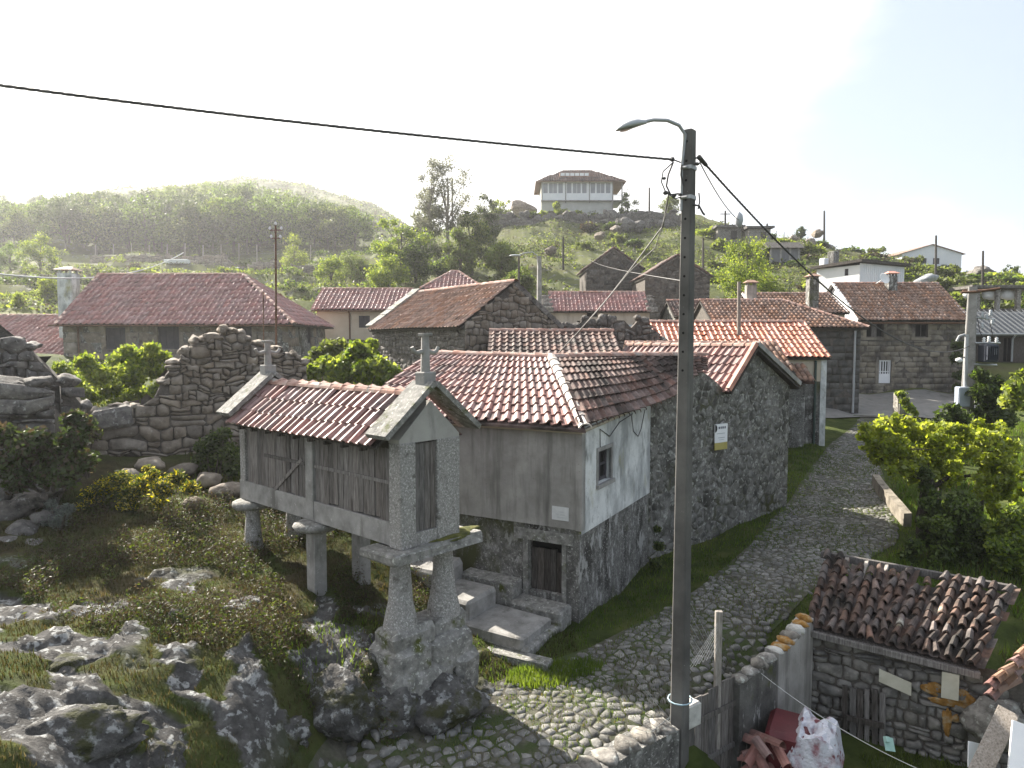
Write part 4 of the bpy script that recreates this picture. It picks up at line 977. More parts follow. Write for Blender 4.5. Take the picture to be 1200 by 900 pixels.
# ---------------------------------------------------------------- rubble stone house along the lane, with the sale board
d3 = Vector((.81, .5864)).normalized(); n3 = Vector((d3.y, -d3.x))
h2 = thing('stone_house', 'rubble house along the lane with a tiled gable and a white board', 'house', (E.x, E.y, 0))
F3 = Face((0, 0, 0), (d3.x, d3.y, 0), (n3.x, n3.y, 0))
def t3(px): return on_line(px, E, d3)
def z3(px, py): return zat(py, E.y + d3.y * t3(px))
prof = [(0, 4.28), (t3(790), z3(790, 456)), (t3(817), z3(817, 430)), (t3(835), z3(835, 444)), (t3(852), z3(852, 459)), (t3(880), z3(880, 408)), (t3(926), z3(926, 448))]
LW = t3(926)
top3 = lambda u: float(np.interp(u, [p[0] for p in prof], [p[1] for p in prof]))
b = MB(); wall_sheet(b, F3, LW, 4.2, [], z0=-.6, top=prof)
nb = Vector((-n3.x, -n3.y, 0)); b.add([F3(LW, -.6), F3(LW, -.6) + nb * 4.5, F3(LW, 4.62) + nb * 4.5, F3(LW, 4.62)], [[0, 1, 2, 3]])
wall3 = b.obj('wall', mortar_pale, h2)
sign_t0, sign_t1 = t3(837), t3(852)
pol = cells(LW, 6.3, .29, .22, .42, gap=.035); ov = lambda u, v: v - .5 < top3(u) - .06 and not (sign_t0 < u < sign_t1 and z3(843, 526) < v - .5 < z3(843, 496) and False)
stones(wall3, pol, lambda u, v, d: F3(u, v - .5, d), lane_stone, -.03, .006, keep=ov, limit=300, dome=.86, var=.008, jit=.006)
# roof of the gabled part
ap, el, er = prof[5], prof[4], prof[6]
up = Vector((0, 0, 1)); bk3 = nb
def R3(t, z, s): return F3(t, z, 0) + bk3 * s
zl, tl = el[1] - .02, el[0] - .10; tr, zr3 = er[0] + .22, er[1] - .16
fr = -.22
fs_ = [R3(tl, zl, 4.9), R3(tl, zl, fr), R3(ap[0], ap[1] + .02, fr), R3(ap[0], ap[1] + .02, 4.9)]
b = MB(); b.slab(fs_, .06); b.slab([R3(tr, zr3, fr), R3(tr, zr3, 4.9), R3(ap[0], ap[1] + .02, 4.9), R3(ap[0], ap[1] + .02, fr)], .06); roof2 = b.obj('roof', wood_dark, h2)
lay_tiles(roof2, fs_, .235, .36, tile_red, parts=True)
lay_tiles(roof2, [R3(tr, zr3, fr), R3(tr, zr3, 4.9), R3(ap[0], ap[1] + .02, 4.9), R3(ap[0], ap[1] + .02, fr)], .235, .36, tile_red)
ridge_caps(roof2, [R3(ap[0], ap[1] + .06, fr), R3(ap[0], ap[1] + .06, 4.9)], .12, .38, cap_mat, parts=True)
b = MB(); b.slab([R3(tl, zl + .05, fr - .012), R3(tl, zl + .05, fr + .1), R3(ap[0], ap[1] + .09, fr + .1), R3(ap[0], ap[1] + .09, fr - .012)], .14); b.obj('verge_tile', tile_new, roof2)
b = MB(); b.slab([R3(tr, zr3 + .06, fr - .012), R3(tr, zr3 + .06, fr + .14), R3(ap[0], ap[1] + .08, fr + .14), R3(ap[0], ap[1] + .08, fr - .012)][::-1], .13); b.obj('verge_beam', concrete, roof2)
# the board: white sheet with dark heading lines and a yellow foot
sgn = thing('sale_board', 'small white estate board with a yellow foot on the rubble wall', 'sign', (E.x, E.y, 0))
u0, u1 = t3(836.5), t3(851); v0, v1 = z3(843, 526.5), z3(843, 496.5); vy = v0 + (v1 - v0) * .28
k = MB(); fbox(k, F3, u0, u1, vy, v1, .06, .085); k.obj('panel', white_frame, sgn)
k = MB(); fbox(k, F3, u0, u1, v0, vy - .001, .06, .086); k.obj('yellow_band', mat('dull_yellow_print', [(.36,.31,.10), (.42,.36,.13)], 5, bump=0), sgn)
k = MB(); H = v1 - v0; Wd = u1 - u0
def bar(a, c, e, f): k.quad(F3(u0 + a * Wd, v0 + e * H, .0875), F3(u0 + c * Wd, v0 + e * H, .0875), F3(u0 + c * Wd, v0 + f * H, .0875), F3(u0 + a * Wd, v0 + f * H, .0875))
for a, c in ((.26, .42), (.46, .60), (.63, .74), (.77, .86)): bar(a, c, .81, .90)
bar(.12, .80, .625, .64); bar(.24, .78, .46, .475); bar(.3, .72, .38, .39); k.obj('lettering', mat('grey_print', [(.16,.17,.2), (.2,.21,.24)], 5, bump=0), sgn)
k = MB(); k.add([F3(u0 + Wd * (.0 + .17 * math.cos(a)), v0 + H * .84 + Wd * .2 * math.sin(a), .0878) for a in [-PI / 2 + PI * i / 8 for i in range(9)]], [list(range(9))]); k.obj('round_mark', mat('black_print', [(.02,.02,.02), (.03,.03,.03)], 5, bump=0), sgn)
# ---------------------------------------------------------------- generic village house
def pxo(P, d, x0, y0, x1, y1):
    """opening (u, v, w, h) on the plan line P + t d from its pixel box"""
    a, b = on_line(x0, P, d), on_line(x1, P, d); Y = P[1] + d[1] * (a + b) / 2
    return (a, zat(y1, Y), b - a, zat(y0, Y) - zat(y1, Y))
def house(name, label, A, B, D, bz, ze, zr, kind='x', wall=None, tile=None, tw=.24, tl=.38, oh=.3, ohs=.15, front=(), right=(), left=(), stone=None, gable_stone=None, hip_in=(None, None), cat='house', rough=None, win=None, tparts=False, verge=None, group=None, tkind='roman', roofm=None, caps=cap_mat, ridge_at=.5, sheet=None):
    A, B = Vector(A), Vector(B); d = (B - A).normalized(); L = (B - A).length; inn = Vector((-d.y, d.x))
    t = thing(name, label, cat, (A.x, A.y, 0), math.atan2(d.y, d.x), group)
    FF = Face((0, 0, 0), (1, 0, 0), (0, -1, 0)); FR = Face((L, 0, 0), (0, 1, 0), (1, 0, 0)); FL = Face((0, 0, 0), (0, 1, 0), (-1, 0, 0)); FB = Face((0, D, 0), (1, 0, 0), (0, 1, 0))
    oF = [pxo(A, d, *o[:4]) for o in front]; oR = [pxo(B, inn, *o[:4]) for o in right]; oL = [pxo(A, inn, *o[:4]) for o in left]
    ry = D * ridge_at
    gx = [(0, ze), (ry, zr), (D, ze)]; gy = [(0, ze), (L / 2, zr), (L, ze)]
    m = wall or plaster_grey; b = MB()
    wall_sheet(b, FF, L, ze, oF, z0=bz - .8, top=gy if kind == 'y' else None)
    wall_sheet(b, FR, D, ze, oR, z0=bz - .8, top=gx if kind in ('x', 'hipl') else None)
    wall_sheet(b, FL, D, ze, oL, z0=bz - .8, top=gx if kind in ('x', 'hipr') else None)
    wall_sheet(b, FB, L, ze, [], z0=bz - .8, top=gy if kind == 'y' else None)
    w = b.obj('wall', m, t)
    for F, ops, src in ((FF, oF, front), (FR, oR, right), (FL, oL, left)):
        for o, s in zip(ops, src):
            k = s[4] if len(s) > 4 else {}
            window(t, F, *o, **k)
    roof = MB(); z_ = lambda y: ze + (zr - ze) * (y / ry)
    sl = (zr - ze) / ry; zo = ze - oh * sl
    planes = []; caps_l = []
    hl = hip_in[0] if hip_in[0] is not None else ry * .9; hr_ = hip_in[1] if hip_in[1] is not None else ry * .9
    if kind in ('x', 'hipr', 'hipl', 'hip'):
        xl = -ohs if kind in ('x', 'hipr') else -oh; xr = L + (ohs if kind in ('x', 'hipl') else oh)
        rl = xl if kind in ('x', 'hipr') else hl; rr = xr if kind in ('x', 'hipl') else L - hr_
        sl2 = (zr - ze) / max(.1, D - ry); zo2 = ze - oh * sl2
        planes = [[(xl, -oh, zo), (xr, -oh, zo), (rr, ry, zr), (rl, ry, zr)], [(xr, D + oh, zo2), (xl, D + oh, zo2), (rl, ry, zr), (rr, ry, zr)]]
        caps_l = [[(rl, ry, zr), (rr, ry, zr)]]
        if kind in ('hip', 'hipr'): planes.append([(xr, -oh, zo), (xr, D + oh, zo2), (rr, ry, zr)]); caps_l += [[(xr, -oh, zo), (rr, ry, zr)], [(xr, D + oh, zo2), (rr, ry, zr)]]
        if kind in ('hip', 'hipl'): planes.append([(xl, D + oh, zo2), (xl, -oh, zo), (rl, ry, zr)]); caps_l += [[(xl, -oh, zo), (rl, ry, zr)], [(xl, D + oh, zo2), (rl, ry, zr)]]
    elif kind == 'y':
        sl = (zr - ze) / (L / 2); zo = ze - oh * sl
        planes = [[(-oh, D + ohs, zo), (-oh, -ohs, zo), (L / 2, -ohs, zr), (L / 2, D + ohs, zr)], [(L + oh, -ohs, zo), (L + oh, D + ohs, zo), (L / 2, D + ohs, zr), (L / 2, -ohs, zr)]]
        caps_l = [[(L / 2, -ohs, zr), (L / 2, D + ohs, zr)]]
    for p in planes: roof.slab([(x, y, z + .03) for x, y, z in p], .09)
    ro = roof.obj('roof', roofm or wood_dark, t)
    if tile:
        for k, p in enumerate(planes): lay_tiles(ro, [(x, y, z + .03) for x, y, z in p], tw, tl, tile, tkind, parts=tparts and k in (0, 2))
        for c in caps_l: ridge_caps(ro, [(x, y, z + .08) for x, y, z in c], .13, .42, caps)
    if stone:
        mtl, sx, sy, typ = stone[:4]; lim = stone[4] if len(stone) > 4 else 300
        ok = lambda u, v: v + bz - .4 < ze - .03 and not any(o[0] - .1 < u < o[0] + o[2] + .1 and o[1] - .12 < v + bz - .4 < o[1] + o[3] + .12 for o in oF)
        P = rubble(L, ze - bz + .4, sx, sy) if typ == 'rubble' else courses(L, ze - bz + .4, sx, sy)
        if typ != 'rubble': P = trim(P, [(o[0] - .04, o[0] + o[2] + .04, o[1] - bz + .4 - .04, o[1] + o[3] - bz + .4 + .04) for o in oF]); ok = lambda u, v: v + bz - .4 < ze - .03
        stones(w, P, lambda u, v, dd: FF(u, v + bz - .4, dd), mtl, -.03, .02, keep=ok, limit=lim, dome=.82 if typ == 'rubble' else .94, jit=.01 if typ == 'rubble' else .004, var=.012)
        for (u, v, ww, hh) in oF:
            k = MB()
            for q in ((u - .22, u, v - .02, v + hh + .02), (u + ww, u + ww + .22, v - .02, v + hh + .02), (u - .25, u + ww + .25, v + hh + .02, v + hh + .24), (u - .2, u + ww + .2, v - .2, v - .02)): fbox(k, FF, q[0], q[1], q[2], q[3], -.03, .035)
            k.obj('window_surround', mtl, t)
    if gable_stone:
        mtl, sx, sy, lim = gable_stone
        for F, ops, on in ((FR, oR, kind in ('x', 'hipl')),):
            tp = lambda u: float(np.interp(u, [p[0] for p in gx], [p[1] for p in gx])) if on else ze
            stones(w, rubble(D, zr - bz + .4, sx, sy, wav=.45), lambda u, v, dd: F(u, v + bz - .4, dd), mtl, -.03, .05, keep=lambda u, v: v + bz - .4 < tp(u) - .05 and not any(o[0] - .1 < u < o[0] + o[2] + .1 and o[1] - .1 < v + bz - .4 < o[1] + o[3] + .1 for o in ops), limit=lim, dome=.8, var=.03)
    if verge:
        for x0 in ([(-ohs - .03, -ohs + .14)] if kind in ('x', 'hipr') else []) + ([(L + ohs - .14, L + ohs + .03)] if kind in ('x', 'hipl') else []):
            k = MB(); k.slab([(x0[0], -oh - .02, zo + .12), (x0[1], -oh - .02, zo + .12), (x0[1], ry, zr + .14), (x0[0], ry, zr + .14)], .12); k.obj('verge', verge, ro)
    return dict(t=t, roof=ro, wall=w, FF=FF, FR=FR, FL=FL, L=L, D=D, A=A, d=d, inn=inn, ry=ry, zo=zo)
def chimney(parent, x, y, z0, z1, w=.5, d=.5, m=None, cap=tile_brown, name='chimney', pot=True):
    k = MB(); k.rbox((x - w / 2, y - d / 2, z0), (x + w / 2, y + d / 2, z1 - .22), .006, bev=.04)
    o = k.obj(name, m or roughcast, parent); k = MB()
    for sx in (-1, 1):
        for sy in (-1, 1): k.box((x + sx * w * .36 - .05, y + sy * d * .36 - .05, z1 - .22), (x + sx * w * .36 + .05, y + sy * d * .36 + .05, z1 - .04))
    k.obj('chimney_pot', m or roughcast, o); k = MB()
    e = .12; k.add([(x - w / 2 - e, y - d / 2 - e, z1 - .04), (x + w / 2 + e, y - d / 2 - e, z1 - .04), (x + w / 2 + e, y + d / 2 + e, z1 - .04), (x - w / 2 - e, y + d / 2 + e, z1 - .04), (x - w * .3, y, z1 + .14), (x + w * .3, y, z1 + .14)], [[3,2,1,0],[0,1,5,4],[1,2,5],[2,3,4,5],[3,0,4]]); k.obj('chimney_cap', cap, o)
    return o
SH = dict(frame=shutter, pane=shutter, bars=(2, 0), fw=.07)
DK = dict(frame=wood_dark, pane=dark_in, bars=(1, 0), fw=.07)
# long pink-roofed house behind the ruin
K = house('ashlar_house', 'long ashlar house under a pink hipped roof, behind the ruined wall', (-23.3, 36), (-11.6, 36), 7, 4.0, 6.95, 9.5, 'hipr', wall=mortar_pale, tile=tile_pink, tw=.30, tl=.40, oh=.45, hip_in=(None, 3.6),
    front=[(125, 384, 148.5, 409, SH), (186, 383, 211, 409, SH), (272, 382, 296, 408, SH)], right=[(361, 383, 366, 402, SH)], stone=(granite_warm, 1.25, .52, 'ashlar'), verge=cap_mat)
stones(K['wall'], courses(7, 3.3, 1.1, .52), lambda u, v, dd: K['FR'](u, v + 3.6, dd), granite_warm, -.03, .015, dome=.94, jit=.004, keep=lambda u, v: not 1.3 < u < 4.6)
chimney(K['t'], -1.0, 2.2, 6.0, 9.75, .78, .8, plaster_white)
b = MB(); b.tube([(.75, -.38, 6.75), (.85, -.1, 6.55), (.85, -.09, 4)], .05, 6); b.obj('downpipe', iron, K['t'])
b = MB(); b.tube([(-.4, -.52, 6.62), (12.1, -.52, 6.62)], .055, 6); b.obj('gutter', iron, K['t'])
house('tiled_wing', 'low wing with a pale pink tiled roof beside the long ashlar house', (-38, 36.9), (-23.45, 36.9), 8.4, 4, 5.0, 7.25, 'x', wall=roughcast, tile=tile_pink, tw=.30, tl=.40, oh=.3)
Mh = house('grey_house', 'plain grey walled house with a pink roof behind the leafy fig bush', (-12.65, 45), (-7.0, 45), 5, 5.2, 7.95, 9.3, 'x', wall=plaster_cream, tile=tile_pink, tw=.28, oh=.3, ohs=.3, front=[(421, 370, 434, 384, SH)], left=[])
b = MB(); b.tube([(2.1, -.3, 7.8), (2.15, -.06, 7.6), (2.15, -.06, 5.2)], .05, 6); b.tube([(-.2, -.36, 7.78), (5.8, -.36, 7.78)], .05, 6); b.obj('downpipe', iron, Mh['t'])
house('small_tiled_roof_house', 'little house showing only its red hipped roof behind the stone house', (-6.3, 50.5), (-2.3, 50.5), 4, 6.5, 9.75, 11.0, 'hip', wall=plaster_cream, tile=tile_pink, tw=.28, hip_in=(1.75, 1.75))
J = house('rubble_house', 'rubble stone house with a brown tiled roof and thick stone gable coping', (-6.24, 31.05), (-1.7, 25), 4.6, 3.0, 6.4, 8.0, 'x', wall=mortar, tile=tile_brown, tw=.25, tl=.38, oh=.18, ohs=.0, stone=(granite_dark, .36, .24, 'rubble', 200), gable_stone=(granite_warm, .36, .22, 300), tparts=True)
b = MB()
for i in range(7):
    a, c = i / 7, (i + 1) / 7 - .006; y0, y1 = -.15 + (2.45) * a, -.15 + 2.45 * c; z0, z1 = 6.42 + 1.72 * a, 6.42 + 1.72 * c
    k = MB(); k.slab([(-.42, y0, z0 + .12), (.22, y0, z0 + .12), (.22, y1, z1 + .12), (-.42, y1, z1 + .12)], .34); k.v = [(x + random.uniform(-.02, .02), y, z + random.uniform(-.02, .02)) for x, y, z in k.v]; k.obj('coping_stone', slab_stone, J['t'])
for i in range(6):
    a, c = i / 6, (i + 1) / 6 - .006; y0, y1 = 2.3 + 2.4 * a, 2.3 + 2.4 * c; z0, z1 = 8.05 - 1.66 * a, 8.05 - 1.66 * c
    k = MB(); k.slab([(J['L'] - .22, y0, z0 + .03), (J['L'] + .08, y0, z0 + .03), (J['L'] + .08, y1, z1 + .03), (J['L'] - .22, y1, z1 + .03)], .2); k.obj('coping_stone', granite_dark, J['t'])
O = house('low_cream_house', 'low cream house with a pale sunlit roof between stone end copings', (2.6, 48), (9.5, 48), 4, 6.0, 8.0, 9.25, 'x', wall=plaster_cream, tile=tile_pink, tw=.28, ohs=0, front=[(687, 362, 700, 371.5, DK)])
for x0 in (-.5, O['L'] - .25):
    for i in range(4):
        k = MB(); k.rbox((x0, -.4 + i * .62, 7.82 + i * .31), (x0 + .75, .2 + i * .62, 8.2 + i * .31), .03, bev=.15); k.obj('coping_stone', granite, O['t'])
b = MB(); b.box((.4, -.9, 6.65), (O['L'] - .2, -.02, 6.95)); b.obj('ledge', mat('pale_blue_sheet', [(.42,.47,.50), (.5,.55,.58)], 2, bump=0), O['t'])
Dh = house('orange_roofed_house', 'lane house with a bright orange tiled roof and a dark lower wall', (6.0, 29.6), (13.45, 29.6), 5, .9, 5.2, 6.62, 'x', wall=roughcast, tile=tile_new, tw=.25, tl=.38, oh=.22, ohs=.06, tparts=True, verge=cap_mat)
b = MB(); fbox(b, Dh['FF'], 5.6, 7.3, 4.1, 5.15, -.02, .03); b.obj('upper_wall', plaster_cream, Dh['t'])
b = MB(); fbox(b, Dh['FF'], 7.2, 7.45, .6, 5.15, -.02, .045); b.obj('corner_strip', plaster_white, Dh['t'])
b = MB(); b.tube([(6.95, -.1, 5.0), (6.95, -.08, .9)], .055, 7); b.obj('downpipe', green_pipe, Dh['t'])
b = MB(); b.box((5.6, -.28, 1.2), (6.2, -.02, 4.3)); k = MB(); k.rbox((4.4, -.6, .4), (6.35, .05, 4.2), .02); k.obj('lean_to_wall', roughcast, Dh['t'])
k = MB(); k.slab([(4.2, -1.1, 4.1), (6.5, -1.1, 4.1), (6.5, .0, 4.75), (4.2, 0, 4.75)], .06); k = k.obj('lean_to_roof', tile_old, Dh['t']); lay_tiles(k, [(4.2, -1.1, 4.12), (6.5, -1.1, 4.12), (6.5, 0, 4.77), (4.2, 0, 4.77)], .22, .36, tile_brown, 'canal')
Eh = house('dark_walled_house', 'dark walled house with a brown hipped roof next to the tall ashlar house', (11.2, 38), (19.1, 38), 6, 2.0, 6.65, 8.15, 'hipr', wall=mortar, tile=tile_brown, tw=.25, oh=.3, hip_in=(None, 3.2), stone=(mat('soot_dark_ashlar', [(.05,.048,.045), (.09,.086,.08), (.13,.125,.115)], 3, rnd=.25, bump=.4, bsc=18), .75, .38, 'ashlar'))
b = MB(); b.tube([(7.55, -.1, 6.4), (7.55, -.09, 1.9)], .06, 7); b.obj('downpipe', pvc, Eh['t'])
E2 = house('brown_roofed_house', 'house showing a plain brown tile roof behind the hipped brown roof', (15.2, 43), (20.6, 43), 5, 4, 7.65, 8.85, 'x', wall=plaster_cream, tile=tile_brown, tw=.25, verge=white_frame)
chimney(E2['t'], 3.6, .6, 7.4, 9.9, .6, .6, roughcast)
E3 = house('sooty_roofed_house', 'house with a dark sooty tile roof beyond the orange roof', (10.8, 46), (15.9, 46), 4, 5, 7.55, 8.55, 'x', wall=roughcast, tile=tile_old, tw=.25)
chimney(E3['t'], 4.45, -1.5, 6.6, 9.6, .62, .5, plaster_grey)
Fh = house('tall_ashlar_house', 'tall two storey ashlar house with a white barred door by the forecourt', (23, 46), (30, 46), 7, 2.25, 7.4, 9.85, 'x', wall=mortar, tile=tile_brown, tw=.25, tl=.37, oh=.35, ohs=.25, verge=white_frame,
    front=[(1014, 379, 1034, 395, dict(frame=wood_dark, pane=dark_in, bars=(0, 0))), (1071, 379.5, 1086, 395, dict(frame=wood_dark, pane=dark_in, bars=(1, 0))), (1030, 422, 1044.5, 449, dict(frame=white_frame, pane=dark_in, bars=(4, 1), name='door', fw=.09))], stone=(ashlar, .85, .36, 'ashlar', 300))
k = MB(); o = pxo((23, 46), (1, 0), 1020.5, 379, 1026.5, 395); fbox(k, Fh['FF'], o[0], o[0] + o[2], o[1], o[1] + o[3], -.1, -.06); k.obj('shutter', wood_grey, Fh['t'])
k = MB(); o = pxo((23, 46), (1, 0), 1031, 438, 1043.5, 449); fbox(k, Fh['FF'], o[0], o[0] + o[2], o[1], o[1] + o[3], -.1, -.05); k.obj('door_panel', white_frame, Fh['t'])
b = MB(); wall_sheet(b, Fh['FL'], 7, 7.4, [], z0=1.5, d=.03, top=[(0, 7.4), (3.5, 9.8), (7, 7.4)]); b.obj('gable_wall', white_paint, Fh['t'])
chimney(Fh['t'], 3.6, 2.9, 9.0, 10.6, .62, .6, roughcast, cap=tile_new)
b = MB(); b.lathe([(.02, 0), (.2, .03), (.38, .12), (.40, .13), (.36, .12), (.18, .05), (.001, .03)], 14); dsh = tag(b.obj('satellite_dish', white_frame), 'white satellite dish beside the chimney of the tall ashlar house', 'satellite dish'); dsh.location = (25.9, 48.6, 10.15); dsh.rotation_euler = (1.2, 0, .3)
b = MB(); b.tube([(0, 0, 0), (0, 0, -.7)], .025, 6); b.obj('bracket', steel, dsh); 
b = MB(); b.tube([(-.3, -.45, 7.02), (7.3, -.45, 7.02)], .06, 6); b.obj('gutter', iron, Fh['t'])
b = MB(); b.tube([(-2, -.06, 6.0), (1, -.05, 5.85), (3.5, -.05, 5.75), (7, -.05, 5.9)], .018, 5); b.tube([(1.2, -.05, 5.85), (1.2, -.05, 4.6)], .012, 5); b.obj('wall_cable', cable_m, Fh['t'])
house('annex', 'low annex with a canal tile roof, enlarged to shade the lane, just behind the gabled rubble house', (4.6, 25.4), (10.2, 25.4), 3.8, .9, 4.7, 5.65, 'x', wall=roughcast, tile=tile_brown, tw=.22, tkind='canal', oh=.2, cat='annex')  # lengthened leftwards and roof raised so it blocks sun from the lane
# white box house on the slope
gA, gB = Vector((29.9, 60)), Vector((35.6, 63.3)); gd = (gB - gA).normalized(); gi = Vector((-gd.y, gd.x))
g_ = thing('flat_roofed_house', 'white flat roofed block with two chimneys above the tall ashlar house', 'house', (gA.x, gA.y, 0), math.atan2(gd.y, gd.x))
GF = Face((0, 0, 0), (1, 0, 0), (0, -1, 0)); GL = Face((0, 0, 0), (0, 1, 0), (-1, 0, 0)); gLn = (gB - gA).length
o = pxo(gA, gi, 991, 315, 986.5, 323)
b = MB(); wall_sheet(b, GF, gLn, 12.55, [], z0=8.5); wall_sheet(b, GL, 4.2, 12.4, [o], z0=8.5); b.add([(gLn, 0, 8.5), (gLn, 4.2, 8.5), (gLn, 4.2, 12.4), (gLn, 0, 12.55)], [[0, 1, 2, 3]]); b.add([(gLn, 4.2, 8.5), (0, 4.2, 8.5), (0, 4.2, 12.4), (gLn, 4.2, 12.4)], [[0, 1, 2, 3]]); b.obj('wall', white_paint, g_)
k = MB()
for i in range(22): k.box((i * gLn / 22 + .02, -.03, 8.6), (i * gLn / 22 + .06, .01, 12.5))
k.obj('cladding_rib', white_paint, g_)
window(g_, GL, *o, frame=shutter, pane=glass)
b = MB(); b.add([(-.35, -.4, 12.62), (gLn + .4, -.4, 12.62), (gLn + .4, 4.6, 12.40), (-.35, 4.6, 12.40), (-.35, -.4, 12.86), (gLn + .4, -.4, 12.86), (gLn + .4, 4.6, 12.64), (-.35, 4.6, 12.64)], [[3,2,1,0],[4,5,6,7],[0,1,5,4],[1,2,6,5],[2,3,7,6],[3,0,4,7]]); b.obj('roof', wood_dark, g_)
for x, y, w, z, m in ((1.2, 3.4, .75, 14.0, roughcast), (.3, 3.7, .6, 13.35, white_paint)): k = MB(); k.rbox((x - w / 2, y - w / 2, 12.4), (x + w / 2, y + w / 2, z), .01); k.obj('chimney', m, g_)
Hh = house('white_gabled_house', 'white gabled house alone on the right hand hilltop', (61.4, 110), (70.8, 110), 13, 17.3, 19.7, 21.1, 'y', wall=white_paint, tile=None, roofm=tile_brown, oh=.5, ohs=.25, front=[(1075.5, 302.5, 1081.5, 309, SH), (1089, 302.5, 1096.5, 309.5, SH), (1061, 304, 1066, 309.5, SH)])
# dark sheet-roofed shed past the ashlar house
Is = house('sheet_roofed_shed', 'dark shed with a grey sheet roof behind the transformer pole', (31.6, 49), (46, 49), 5.5, 4.3, 6.5, 8.0, 'x', wall=wood_dark, tile=None, roofm=slate_roof, oh=.5, cat='shed', front=[(1175, 395, 1186, 425, DK)], ohs=.3)
b = MB()
for i in range(36): b.box((-.2 + i * .41, 0, 0), (-.14 + i * .41, 3.3, .035))
b.v = [(x, -.5 + y, 6.36 + z + (y) * .545 * (2.75 + .5) / 3.25 * 1.0) for x, y, z in b.v]; b.obj('roof_rib', slate_roof, Is['roof'], kind='stuff')
b = MB(); b.tube([(3.6, -.55, 6.3), (3.55, -.3, 6.0), (3.55, -.3, 4.4)], .07, 7); b.tube([(-.3, -.6, 6.33), (14.6, -.6, 6.33)], .07, 6); b.obj('downpipe', pvc, Is['t'])
# villa on the hill
V = thing('hill_villa', 'pale two storey villa with a glazed gallery and hipped roof on the hilltop', 'villa', (5.0, 120, 0))
VF = Face((0, 0, 0), (1, 0, 0), (0, -1, 0)); VL = Face((0, 0, 0), (0, 1, 0), (-1, 0, 0)); VW = 12.2
z0, z1, z2, z3_ = 26.5, 29.9, 31.0, 32.95
ops = []
for bay in range(3):
    u = .25 + bay * 4.05
    ops += [(u, z2, .92, z3_ - z2 - .1), (u + 1.0, z2, 1.5, z3_ - z2 - .1), (u + 2.58, z2, .92, z3_ - z2 - .1)]
b = MB(); wall_sheet(b, VF, VW, z1, [], z0=z0); wall_sheet(b, VL, 9, z3_, [(3, 30.6, 1.0, 1.6)], z0=z0); b.add([(VW, 0, z0), (VW, 9, z0), (VW, 9, z3_), (VW, 0, z3_)], [[0, 1, 2, 3]]); b.obj('wall', mat('villa_wall', [(.40,.40,.37), (.48,.48,.45)], 1, spots=[(.8, .6, .8, (.30,.31,.28), None)], bump=.1), V)
b = MB(); wall_sheet(b, VF, VW, z3_, ops, .12, z0=z1, d=.25); b.quad((0, -.25, z1), (VW, -.25, z1), (VW, 0, z1), (0, 0, z1)); b.obj('gallery', white_paint, V)
for k, o in enumerate(ops): window(V, VF, *o, frame=white_frame, pane=mat('curtained_glass', [(.22,.23,.25), (.30,.31,.33)], .8, rough=.25, bump=0) if k == 0 else bpy.data.materials['curtained_glass'], bars=(1 if k % 3 == 1 else 0, 0), d=.25, fw=.08)
for bay in (0, 1, 2, 3): k = MB(); u = min(VW - .12, bay * 4.05 + .02); k.box((u, -.34, z0 if bay == 3 else z1 - .5), (u + .16, -.255, z3_)); k.obj('pillar', concrete, V)
b = MB(); b.box((-.1, -.45, z1 - .18), (VW + 1.9, .2, z1 - .01)); b.obj('floor_slab', concrete, V)
b = MB(); b.box((VW, .3, z1 - .02), (VW + 1.8, 7, z1 + .1)); b.box((VW + 1.7, .3, z1 + .1), (VW + 1.8, 7, z1 + .2)); b.box((VW + .1, .3, z1 + .95), (VW + 1.8, .4, z1 + 1.05))
for i in range(9): b.box((VW + .15 + i * .2, .32, z1 + .1), (VW + .22 + i * .2, .38, z1 + .95))
b.obj('balcony', white_paint, V); k = MB(); k.box((VW + 1.55, .3, z0), (VW + 1.75, .5, z3_)); k.obj('pillar', concrete, V)
e = [(-1.0, -.9, z3_), (VW + 2.2, -.9, z3_), (VW + 2.2, 9.8, z3_), (-1.0, 9.8, z3_)]; r_ = [(4.2, 4.4, 36.0), (9.0, 4.4, 36.0)]
b = MB(); b.slab([e[0], e[1], r_[1], r_[0]], .12); b.slab([e[2], e[3], r_[0], r_[1]], .12); b.slab([e[3], e[0], r_[0]], .12); b.slab([e[1], e[2], r_[1]], .12); vr = b.obj('roof', tile_brown, V)
lay_tiles(vr, [e[0], e[1], r_[1], r_[0]], .4, .55, tile_old); lay_tiles(vr, [e[1], e[2], r_[1]], .4, .55, tile_old)
b = MB(); b.box((3.2, .7, 34.0), (8.3, 3, 34.75)); do = b.obj('dormer', tile_brown, V); k = MB()
for i in range(6): k.box((3.35 + i * .82, .66, 34.2), (4.05 + i * .82, .69, 34.68))
k.obj('pane', white_frame, do)

